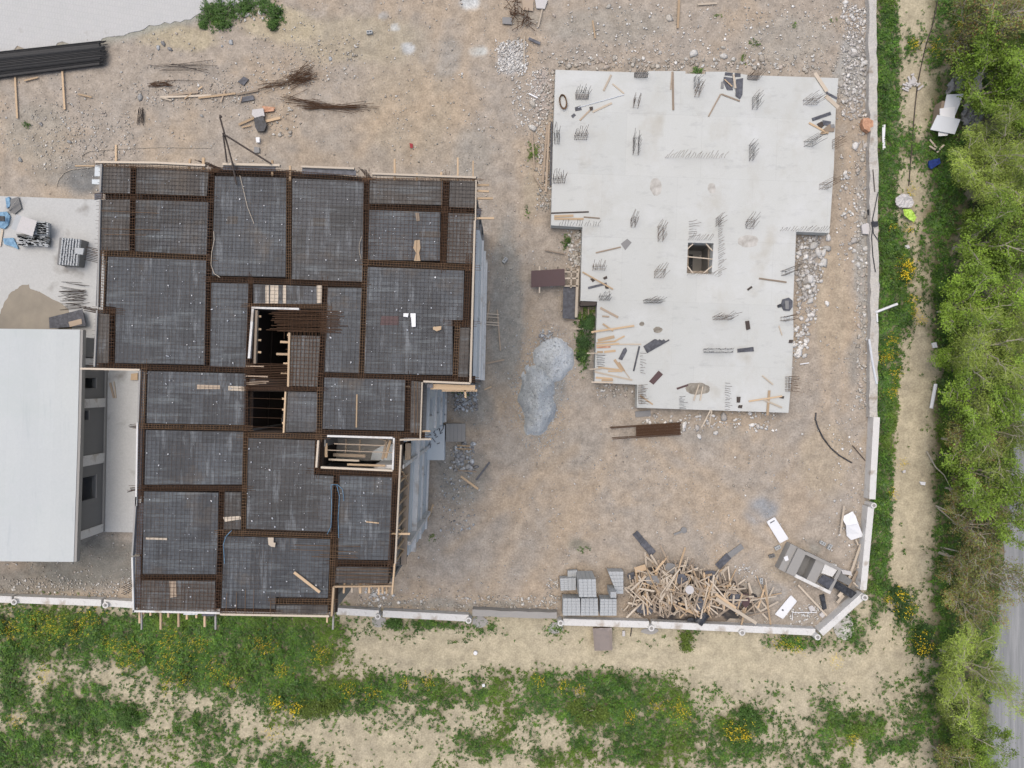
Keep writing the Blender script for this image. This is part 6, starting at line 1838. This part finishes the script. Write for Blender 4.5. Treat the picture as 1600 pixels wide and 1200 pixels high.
# ================================================================ BOUNDARY WALLS
def wall_run(name, pts, wd, h, m, label, posts=(), post_m=None, z0=-.2, rough=0.0, post_r=.21, post_dy=0.0):
    """Wall along top-centre points given in photo pixels; posts are pixel points of their tops."""
    t = empty(name, W(*pts[0], 0), label, "boundary wall")
    b = MB()
    P = []
    for (x0, y0), (x1, y1) in zip(pts[:-1], pts[1:]):
        a_, c_ = W(x0, y0, h), W(x1, y1, h)
        n = max(1, int((c_ - a_).length / .6))
        for k in range(n):
            P.append(a_.lerp(c_, k / n))
    P.append(W(*pts[-1], h))
    L, R = [], []
    for i, p in enumerate(P):
        d = (P[min(i + 1, len(P) - 1)] - P[max(i - 1, 0)]).normalized()
        nrm = Vector((-d.y, d.x, 0))
        j0, j1 = 1 + rough * rnd.uniform(-1, 1), 1 + rough * rnd.uniform(-1, 1)
        L.append(p + nrm * wd / 2 * j0 + Vector((0, 0, rough * .12 * rnd.uniform(-1, 1))))
        R.append(p - nrm * wd / 2 * j1 + Vector((0, 0, rough * .12 * rnd.uniform(-1, 1))))
    n = len(P)
    vs = [tuple(v) for v in L] + [tuple(v) for v in R] + [(v.x, v.y, z0) for v in L] + [(v.x, v.y, z0) for v in R]
    fs = []
    for i in range(n - 1):
        fs += [(i, n + i, n + i + 1, i + 1), (i, i + 1, 2 * n + i + 1, 2 * n + i), (n + i + 1, n + i, 3 * n + i, 3 * n + i + 1)]
    fs += [(0, 2 * n, 3 * n, n), (n - 1, 2 * n - 1, 4 * n - 1, 3 * n - 1)]
    b.add(vs, fs)
    b.build("wall_body", m, t)
    for x, y in posts:
        c = W(x, y, h + .25)
        pb = MB().disc(c, post_r, z0, h + .22)
        o = pb.build("post", post_m or M_wallw, t)
        pb = MB()
        pb.disc(c, post_r * .55, h + .22, h + .25)
        pb.bar((c.x - .02, c.y + post_r * .3, h + .27), (c.x + .06, c.y - post_r * .2, h + .27), .05, .05)
        pb.build("post_cap", M_conc, o)
    return t


M_wallr = mat("rough_wall", (0.50, 0.485, 0.455), col2=(0.40, 0.38, 0.34), var=0.2, scale=2.5, bump=0.6, bscale=10, fine=0.15, stain=((0.30, 0.26, 0.215), 1.6, 0.6))
M_pier = mat("wall_base_concrete", (0.34, 0.33, 0.31), col2=(0.27, 0.26, 0.24), var=.15, scale=1.5, bump=.2)
wall_run("boundary_wall", [(1364, -80), (1364, 40), (1365, 180), (1366, 330), (1367, 470), (1366, 560), (1364, 652)], .56, .45, M_wallr, "long rough concrete wall between the stony passage and the green verge", rough=.22)
wall_run("boundary_wall", [(1370, 652), (1363, 780)], .44, .75, M_wallw, "smooth white wall section ending in a rounded top beside the rough wall", posts=((1366, 790),), post_r=.19)
wall_run("boundary_wall", [(1361, 792), (1349, 922)], .44, .75, M_wallw, "smooth white wall section next to the trough and the bent sheet", posts=((1352, 934),))
wall_run("boundary_wall", [(1350, 930), (1283, 990)], .44, .75, M_wallw, "diagonal white wall section closing the yard corner", posts=((1278, 996),))
wall_run("boundary_wall", [(1274, 988), (1018, 976)], .46, .6, M_wallw, "white wall section under the thin end of the timber heap", posts=((1160, 989), (1018, 982)))
wall_run("boundary_wall", [(1014, 976), (880, 972)], .46, .6, M_wallw, "white wall section in front of the block pallets", posts=((876, 974),))
wall_run("boundary_wall", [(870, 962), (738, 958)], .44, .7, M_pier, "low grey wall section between two white sections", rough=.15)
wall_run("boundary_wall", [(732, 966), (598, 959)], .46, .6, M_wallw, "white wall section beside the reddish earth patch", posts=((732, 970),))
wall_run("boundary_wall", [(592, 959), (526, 955)], .46, .6, M_wallw, "short white wall section at the tall building's lower corner", posts=((590, 964),), post_r=.19)
wall_run("boundary_wall", [(207, 945), (162, 942)], .46, .6, M_wallw, "shortest white wall stub at the tall building's far lower corner", posts=((164, 946),))
wall_run("boundary_wall", [(158, 942), (22, 937)], .46, .6, M_wallw, "white wall section over the yellow flowers below the gravel strip", posts=((21, 941),))
wall_run("boundary_wall", [(18, 937), (-120, 932)], .46, .6, M_wallw, "white wall section running out at the picture's lower side border")
wall_run("boundary_wall", [(516, 958), (212, 952)], .3, 1.2, M_pier, "grey wall length hidden under the tall building's deck")
# mortar spills at the foot of the wall
for x, y, rx, ry, s, lab in [(592, 972, 12, 8, 21, "grey mortar spill under the short wall section"), (750, 972, 12, 9, 22, "grey mortar spill beside the low grey wall"), (868, 981, 12, 9, 23, "grey mortar spill below the pallets' wall post"), (1015, 986, 14, 5, 24, "grey mortar spill under the wall post by the heap"),
                             (1318, 980, 16, 20, 25, "large tan concrete apron outside the diagonal wall")]:
    stain(x, y, rx, ry, .03, M_pier if s != 25 else M_mudl, lab, name="mortar_spill", seed=s)
M_plyw = mat("weathered_brown_ply", (0.30, 0.255, 0.225), col2=(0.15, 0.13, 0.12), rough=.7, var=.25, scale=2.5, bump=.1, stain=((.38, .33, .31), 1.4, .6))
bx = empty("plywood_box", W(940, 1000, 0), "weathered brown plywood box standing outside the wall", "box")
MB().prism(quad_xy([(926, 982), (956, 981), (957, 1016), (929, 1017)], .7), .66, .7).build("lid", M_plyw, bx)
MB().prism(quad_xy([(928, 984), (955, 983), (955, 1014), (931, 1015)], .6), -.05, .66).build("body", M_woodg, bx)
lb_ = MB()
lb_.bar(W(929, 984, .72), W(931, 1015, .72), .06, .03)
lb_.bar(W(953, 983, .72), W(955, 1014, .72), .06, .03)
lb_.build("batten", M_plyw, bx)
panel([(972, 985), (976, 985), (976, 993), (972, 993)], .02, .15, "small upright whitish block near the plywood box", M_bag, "small_block", "block")
board(988, 975, 985, 994, 1.4, .05, "thin rusty bar leaning outside the wall near the plywood box", M_steel)
tag(MB().disc(W(743, 1019, 0), .14, 0, .2).build("bucket", M_white), "lone white bucket on the sandy lane", "bucket")
panel([(753, 1069), (757, 1068), (758, 1072), (754, 1073)], .1, .08, "small white scrap in the weeds below the bucket", M_white, "paper_scrap", "scrap")
# cables and pipes at the east wall
for pts, m, r_, lab, nm in [([(1372, 300), (1368, 320), (1363, 345), (1365, 365), (1374, 378)], M_black, .03, "thin black cable looping over the rough wall", "cable"), ([(1365, 345), (1362, 370), (1364, 400), (1368, 425)], M_black, .03, "second black cable hanging down the rough wall's inner side", "cable"),
                            ([(1368, 488), (1402, 475)], M_white, .09, "white pipe jutting from the rough wall over the green verge", "pipe"), ([(1370, 490), (1371, 503)], M_white, .06, "short white pipe on top of the rough wall", "pipe"), ([(1358, 530), (1363, 565), (1370, 600)], M_whiteb, .08, "long white pipe leaning along the rough wall's inner side", "pipe"),
                            ([(1465, 0), (1457, 40), (1447, 70), (1440, 100), (1434, 130), (1430, 165), (1427, 200), (1424, 240), (1420, 290)], M_steel, .035, "dark cable lying along the sandy lane", "cable"), ([(1364, 265), (1367, 300)], M_steel, .03, "short dark rod on the rough wall", "rod")]:
    z = .5 if "wall" in lab else .05
    tag(MB().tube([W(x, y, z) for x, y in pts], r_, 6).build(nm, m), lab, nm)
panel([(1345, 188), (1352, 187), (1360, 192), (1360, 202), (1354, 209), (1346, 204), (1343, 196)], .05, .4, "broken terracotta chunk at the foot of the rough wall", M_pink, "terracotta_chunk", "chunk")
panel([(1355, 328), (1364, 327), (1365, 335), (1356, 337)], .1, .15, "black cloth bundle against the rough wall", M_black, "cloth_bundle", "cloth")
panel([(1344, 352), (1354, 349), (1360, 356), (1357, 367), (1346, 366)], .05, .2, "pale plastic bag with reddish print at the rough wall", M_bag, "plastic_bag", "bag")
panel([(1361, 347), (1371, 346), (1371, 354), (1362, 355)], .48, .1, "dark cloth lying on the rough wall's top", M_black, "cloth_bundle", "cloth")
panel([(1378, 196), (1383, 195), (1382, 215), (1383, 232), (1379, 235), (1378, 215)], .1, .06, "white torn strip in the weeds beside the rough wall", M_white, "torn_strip", "strip")
# white boards and tarpaulin among the trees


def crumple(name, outline, z0, hgt, m, label, cat, seed):
    """A folded sheet: outline in photo pixels, surface raised in sharp folds."""
    n = 26
    xs = [p[0] for p in outline]
    ys = [p[1] for p in outline]
    V, Fq, idx = [], [], {}
    for j in range(n + 1):
        for i in range(n + 1):
            x, y = min(xs) + (max(xs) - min(xs)) * i / n, min(ys) + (max(ys) - min(ys)) * j / n
            if inpoly(np.array([x]), np.array([y]), outline)[0]:
                p = W(x, y, z0)
                a_ = abs(fbm(np.array([p.x * 1.6 + seed]), np.array([p.y * 1.1]), seed, 3)[0] - .5) * 2
                b_ = abs(fbm(np.array([p.x * 3.5 - p.y * 2]), np.array([p.y * 2.5 + seed]), seed + 4, 2)[0] - .5) * 2
                idx[(i, j)] = len(V)
                V.append((p.x, p.y, z0 + hgt * (1 - a_) * .8 + hgt * .5 * (1 - b_)))
    for j in range(n):
        for i in range(n):
            k = [(i, j), (i, j + 1), (i + 1, j + 1), (i + 1, j)]
            if all(q in idx for q in k):
                Fq.append(tuple(idx[q] for q in k))
    b = MB()
    b.add(V, Fq)
    return tag(b.build(name, m), label, cat)


crumple("tarpaulin", [(1467, 150), (1478, 128), (1490, 121), (1500, 128), (1500, 147), (1478, 150), (1470, 156)], .2, .7, M_tarp, "silver-grey tarpaulin at the upper end of the white boards", "tarpaulin", 3)
crumple("tarpaulin", [(1500, 160), (1514, 162), (1524, 168), (1527, 186), (1518, 205), (1510, 215), (1499, 207), (1490, 190), (1493, 172)], .2, .8, M_tarp, "large grey tarpaulin spread beside the white boards towards the trees", "tarpaulin", 8)
crumple("tarpaulin", [(1518, 120), (1524, 117), (1520, 135), (1525, 150), (1516, 165), (1512, 166), (1515, 148), (1508, 143)], .3, .8, M_bag, "narrow pale tarpaulin strip standing up beside the large grey one", "tarpaulin", 5)
panel([(1479, 148), (1505, 147), (1492, 180), (1474, 171)], .9, .05, "upper white board in the pile beside the tarpaulin", M_whiteb, "white_board", "board")
panel([(1468, 170), (1492, 167), (1491, 186), (1468, 182)], .97, .05, "small middle white board in the pile beside the tarpaulin", M_white, "white_board", "board")
panel([(1464, 180), (1500, 187), (1491, 210), (1453, 203)], 1.05, .06, "largest white board, lowest in the pile beside the tarpaulin", M_whiteb, "white_board", "board")
panel([(1466, 206), (1482, 207), (1480, 212), (1466, 213)], .9, .04, "white board corner showing under the largest white board", M_white, "white_board", "board")
MBB = MB().prism(quad_xy([(1468, 160), (1492, 160), (1486, 200), (1462, 195)], .6), -.05, .88)
tag(MBB.build("crate", M_woodg), "brown crate holding up the white boards", "crate")
panel([(1450, 252), (1466, 248), (1468, 256), (1454, 265), (1450, 262)], .1, .15, "dark blue plastic lying in the grass below the white boards", M_blue, "blue_plastic", "plastic")
for i, (x0, y0, x1, y1) in enumerate([(1453, 218, 1464, 232), (1464, 238, 1475, 226), (1452, 228, 1462, 234)]):
    board(x0, y0, x1, y1, 2.6, .15 + .05 * i, ["pale splintered board below the white boards", "pale board crossing the splintered one below the white boards", "thin stick beside the crossed boards below the white ones"][i], M_woodp)
e = MB()
for k in range(26):
    p = W(rnd.gauss(1426, 5), rnd.gauss(134, 4), .05 + .1 * rnd.random())
    a_ = rnd.random() * 3
    e.bar(p, p + Vector((math.cos(a_), math.sin(a_), 0)) * rnd.uniform(.15, .5), .12, .05)
tag(e.build("debris_tile", M_bag), "pale broken debris heap on the sandy lane by the cable", "debris heap")
crumple("plastic_bag", [(1394, 312), (1404, 304), (1418, 306), (1426, 318), (1420, 327), (1406, 327), (1396, 322)], .1, .35, M_bag, "whitish torn plastic bag on the sandy lane", "bag", 11)
crumple("plastic_bag", [(1407, 328), (1420, 328), (1429, 341), (1424, 350), (1415, 344), (1408, 338)], .1, .3, M_lime, "lime-green plastic bag below the whitish one", "bag", 13)
panel([(1411, 384), (1419, 383), (1421, 388), (1414, 389)], .05, .1, "small grey plastic scrap among yellow flowers", M_bag, "plastic_scrap", "scrap")
panel([(1455, 536), (1461, 535), (1463, 543), (1457, 544)], .05, .15, "white bottle-like scrap at the tree edge", M_white, "plastic_scrap", "scrap")
tag(MB().tube([W(1462, 600, .2), W(1455, 638, .2)], .12, 7).build("pipe", M_white), "white pipe piece lying at the edge of the trees", "pipe")
panel([(1436, 752), (1445, 753), (1444, 758), (1438, 757)], .05, .12, "white scrap on the sandy lane near the trees", M_white, "plastic_scrap", "scrap")
panel([(1409, 735), (1414, 734), (1414, 738), (1410, 739)], .05, .1, "small whitish scrap in the middle of the sandy lane", M_bag, "plastic_scrap", "scrap")

# ================================================================ SHRUBS
def shrub(label, spots, hgt, col, n, name="shrub", cat="shrub", group=None, flw=0):
    cx, cy = np.mean([s[0] for s in spots]), np.mean([s[1] for s in spots])
    t = empty(name, W(cx, cy, 0), label, cat, group)
    og = ORG[t.name]
    qx = np.concatenate([s[0] + rng.normal(0, s[2] * .5, n) for s in spots])
    qy = np.concatenate([s[1] + rng.normal(0, s[2] * .5, n) for s in spots])
    wx, wy = (qx - 800) * H / F, (600 - qy) * H / F
    rr = np.clip(1 - np.hypot(qx - cx, qy - cy) / 60, .2, 1)
    V, Fq, c = tufts(wx - og[0], wy - og[1], .0, .08 + .1 * rng.random(len(qx)), hgt * rr, 12, np.tile(col, (len(qx), 1)) * (.7 + .6 * rng.random((len(qx), 1))))
    npmesh("foliage", V, Fq, M_leaf, c, parent=t)
    s = MB()
    for k in range(10):
        a_ = rnd.random() * 6.3
        s.tube([Vector((og[0], og[1], -.05)), Vector((og[0] + math.cos(a_) * .5, og[1] + math.sin(a_) * .4, hgt * .6))], .02, 4)
    s.build("stem", M_bark, t)
    if flw:
        m = rng.random(len(qx)) < flw
        V, Fq, c = tufts(wx[m] - og[0], wy[m] - og[1], hgt * .5, np.full(m.sum(), .07), np.full(m.sum(), hgt * .6), 3, np.tile(A(.6, .45, .02), (m.sum(), 1)), .9)
        npmesh("blossom", V, Fq, M_flower, None, parent=t)
    return t


GA, GB, GC = A(.055, .115, .022), A(.04, .085, .022), A(.095, .14, .022)
shrub("ragged green shrub patch beside the paved road, the bigger of the two", [(328, 20, 16), (350, 34, 14), (362, 18, 16), (340, 10, 18), (378, 14, 16), (392, 8, 16), (320, 38, 8)], .7, GA, 60)
shrub("small ragged green shrub with pale stones, beyond the bigger patch by the paved road", [(430, 34, 10), (425, 14, 12), (428, 42, 7), (412, 8, 12), (436, 20, 10)], .6, GA, 40)
shrub("dense weeds in the gap at the slab's lower left step", [(918, 510, 9), (912, 535, 9), (908, 555, 7), (922, 500, 8)], .9, GB, 110)
shrub("single round dark bush in the lower meadow near its far edge", [(205, 1118, 14), (198, 1116, 10)], .7, GA, 150)
shrub("round dark bush with yellow bloom near the lower middle of the meadow", [(1166, 1116, 15), (1172, 1125, 12)], .8, GA, 150, flw=.02)
shrub("yellow-flowered bush beside the round dark one", [(1143, 1140, 12), (1160, 1146, 10)], .6, GA, 90, flw=.35)
shrub("flowering bush outside the diagonal wall corner", [(1405, 935, 14), (1410, 955, 14), (1400, 925, 10)], .8, GB, 130, flw=.12)
shrub("flowering bush at the bend of the sandy lane by the trees", [(1438, 1000, 13), (1440, 985, 11), (1436, 1012, 11)], .8, GB, 130, flw=.15)
shrub("yellow-green bush in the meadow band below the tall building", [(500, 1105, 16), (520, 1100, 12), (480, 1108, 12)], .8, GC, 120)
shrub("yellow-flowered bush leading the meadow band below the tall building", [(438, 1095, 10), (465, 1102, 10)], .6, GA, 80, flw=.35)
shrub("dense verge bush between tracks full of yellow flowers", [(1413, 415, 8), (1411, 432, 8), (1415, 423, 8)], .6, GA, 70, flw=.5)
shrub("bright green bush at the wall under the block pallets' neighbour", [(1072, 1008, 8), (1070, 995, 8)], .6, GC, 70)
shrub("rounded green bush against the wall by the sandy lane start", [(620, 972, 9), (612, 974, 8)], .5, GA, 60)
shrub("leafy light bush in the meadow under the plywood box", [(940, 1112, 14), (900, 1105, 14), (915, 1118, 12)], .7, GC, 110)

# ================================================================ TREES
def tree_meshes(seed, kind):
    r = np.random.default_rng(seed)
    rr = random.Random(seed)
    tr_ = MB()
    pts = []
    nst = {'bright': 6, 'feather': 9, 'olive': 8}[kind]
    base_r = .075
    tr_.tube([(0, 0, -.2), (0.03, 0.02, .5), (0.05, 0, 1.0)], .12, 7, .09)
    for s in range(nst):
        az = 2 * PI * s / nst + rr.uniform(-.5, .5)
        reach = rr.uniform(.35, 1.0) * 2.5
        top = rr.uniform(3.6, 5.6) - reach * .35
        P = []
        for k in range(7):
            t = k / 6
            q = t ** 1.25
            P.append(Vector((math.cos(az) * reach * q + rr.uniform(-.16, .16) * t * 2, math.sin(az) * reach * q + rr.uniform(-.16, .16) * t * 2, .8 + (top - .8) * (t ** .85))))
        tr_.tube(P, base_r, 5, .018)
        for k in range(14):
            t = rr.uniform(.3, 1.0)
            i = min(5, int(t * 6))
            p = P[i].lerp(P[i + 1], t * 6 - i)
            a2 = az + rr.uniform(-1.7, 1.7)
            L = rr.uniform(.5, 1.3) * (1.15 - .5 * t)
            e = Vector((math.cos(a2) * L, math.sin(a2) * L, rr.uniform(-.1, .7) * L))
            m_ = p + e * .5 + Vector((rr.uniform(-.1, .1), rr.uniform(-.1, .1), .06))
            tr_.tube([p, m_, p + e], .022, 4, .008)
            pts += [p.lerp(m_, .5), m_, m_.lerp(p + e, .5), p + e, p + e]
            for j in range(2):
                a3 = a2 + rr.uniform(-1.2, 1.2)
                l3 = rr.uniform(.25, .6)
                f_ = m_ + Vector((math.cos(a3) * l3, math.sin(a3) * l3, rr.uniform(0, .3)))
                tr_.tube([m_, f_], .009, 3, .004)
                pts += [f_, m_.lerp(f_, .6)]
    P = np.array([tuple(p) for p in pts])
    N, lw, ln, sp = {'bright': (7600, .038, .12, .15), 'feather': (13000, .014, .15, .15), 'olive': (5000, .026, .12, .15)}[kind]
    c = P[r.integers(0, len(P), N)] + r.normal(0, sp, (N, 3))
    az, el = r.random(N) * 2 * PI, r.normal(0, .5, N)
    D = np.stack([np.cos(az) * np.cos(el), np.sin(az) * np.cos(el), np.sin(el)], -1)
    S = np.stack([-np.sin(az), np.cos(az), r.normal(0, .45, N)], -1)
    l_ = ln * (.6 + .8 * r.random((N, 1)))
    w_ = lw * (.6 + .8 * r.random((N, 1)))
    V = np.stack([c - D * l_ / 2, c + S * w_, c + D * l_ / 2, c - S * w_], 1).reshape(-1, 3)
    Fq = np.arange(N * 4).reshape(-1, 4)
    base = {'bright': A(.165, .26, .03), 'feather': A(.215, .285, .05), 'olive': A(.19, .22, .055)}[kind]
    cl = fbm(c[:, 0] * 1.1 + seed, c[:, 1] * 1.1 + c[:, 2] * .7, seed)[:, None]
    col = base * (.25 + 1.5 * cl) * (.8 + .4 * r.random((N, 1)))
    if kind == 'olive':
        k = r.random((N, 1)) < .25
        col = np.where(k, A(.20, .115, .045), col)
    me_t = tr_
    return me_t, V, Fq, np.repeat(col, 4, 0)


PROTO = {}
for kind in ('bright', 'feather', 'olive'):
    PROTO[kind] = [tree_meshes(100 + 10 * k + len(kind), kind) for k in range(3)]
TREES = [(1565, 20, 62, 'olive', "olive, half-bare tree at the upper end of the row"), (1530, 40, 46, 'olive', "small olive tree beside the half-bare one at the row's upper end"), (1600, 75, 60, 'bright', "green tree near the picture's upper corner"),
         (1556, 128, 52, 'bright', "bright green tree beside the grey tarpaulin"), (1598, 150, 50, 'bright', "dense green tree behind the one by the tarpaulin"), (1590, 232, 56, 'feather', "feathery yellowish tree with bare pale twigs below the tarpaulin"),
         (1545, 262, 50, 'feather', "feathery tree overhanging the dark blue plastic"), (1592, 310, 46, 'feather', "loose yellowish tree behind the feathery pair"), (1545, 372, 54, 'bright', "dense bright green tree across the lane from the lime bag"),
         (1596, 385, 50, 'bright', "green tree behind the dense one across from the lime bag"), (1512, 350, 26, 'bright', "low green sapling in front of the dense tree"), (1500, 480, 46, 'bright', "low spreading green tree opposite the jutting white pipe"),
         (1560, 458, 52, 'bright', "tall green tree with forked pale limbs"), (1600, 520, 50, 'feather', "yellow-green tree at the border beside the forked one"), (1545, 545, 58, 'feather', "wide tree with grey bare twigs in the middle of the row"),
         (1488, 560, 30, 'bright', "small round green tree at the lane's edge"), (1590, 600, 48, 'bright', "green tree overhanging the start of the asphalt road"), (1520, 630, 48, 'bright', "green tree opposite the smooth wall's rounded end"),
         (1570, 672, 54, 'feather', "yellowish tree with a pale broken limb by the road"), (1500, 690, 40, 'olive', "olive tree near the bare fallen branches"), (1540, 740, 54, 'bright', "bright tree leaning over the road in its upper stretch"),
         (1500, 770, 36, 'olive', "thin bare-stemmed tree beside the lane"), (1580, 790, 44, 'bright', "loose green tree reaching farthest over the road"), (1535, 830, 46, 'olive', "olive tree with long bare stems beside the road"),
         (1500, 880, 44, 'olive', "brownish tree with orange new leaves by the lane"), (1545, 905, 46, 'olive', "brownish-green tree with orange leaves at the road's edge"), (1515, 950, 40, 'olive', "dense olive tree above the light feathery one"),
         (1515, 1050, 56, 'feather', "light feathery tree alone at the lower stretch of road"), (1490, 1110, 38, 'feather', "darker feathery shrub-like tree below the light one"), (1508, 1150, 40, 'bright', "dark green tree near the lower border by the road"),
         (1480, 1195, 36, 'olive', "sparse tree cut by the picture's lower border"), (1525, 1195, 32, 'bright', "green tree at the lower border beside the road")]
first = {}
for i, (cx, cy, r, kind, lab) in enumerate(TREES):
    v = i % 3
    cx += 10 if cx < 1530 else 0
    s = r / 48.0
    zc = 3.3 * s
    p = W(cx, cy, zc)
    key = (kind, v)
    if key not in first:
        t = empty("tree", (p.x, p.y, 0), lab, "tree", "trees along the lane")
        tb_, V, Fq, col = PROTO[kind][v]
        me = bpy.data.meshes.new("trunk")
        me.from_pydata(tb_.v, [], tb_.f)
        me.materials.append(M_bark)
        o = bpy.data.objects.new("trunk", me)
        o.parent = t
        COL.objects.link(o)
        npmesh("crown", V, Fq, M_tleaf, col, parent=t)
        first[key] = t
    else:
        src = first[key]
        t = src.copy()
        COL.objects.link(t)
        for ch in list(src.children):
            c_ = ch.copy()
            c_.parent = t
            COL.objects.link(c_)
        t.location = (p.x, p.y, 0)
        tag(t, lab, "tree", "trees along the lane")
    t.scale = (s, s, s * rnd.uniform(.95, 1.1))
    t.rotation_euler = (0, 0, rnd.random() * 6.28)
# bare fallen branches at the lane edge
for pts, lab in [([(1448, 705), (1462, 730), (1475, 742), (1487, 765)], "long bare fallen branch at the lane's tree edge"), ([(1462, 790), (1485, 800), (1520, 815)], "upper of the bare stems leaning away from the lane"), ([(1465, 793), (1490, 815), (1510, 832)], "lower of the bare stems leaning away from the lane"),
                 ([(1470, 855), (1500, 862), (1530, 872)], "upper bare stem beside the brownish tree"), ([(1472, 860), (1500, 880), (1535, 903)], "lower bare stem beside the brownish tree")]:
    n = len(pts)
    tag(MB().tube([W(x, y, .1 + .9 * k / n) for k, (x, y) in enumerate(pts)], .06, 6, .02).build("branch", M_bark), lab, "branch")
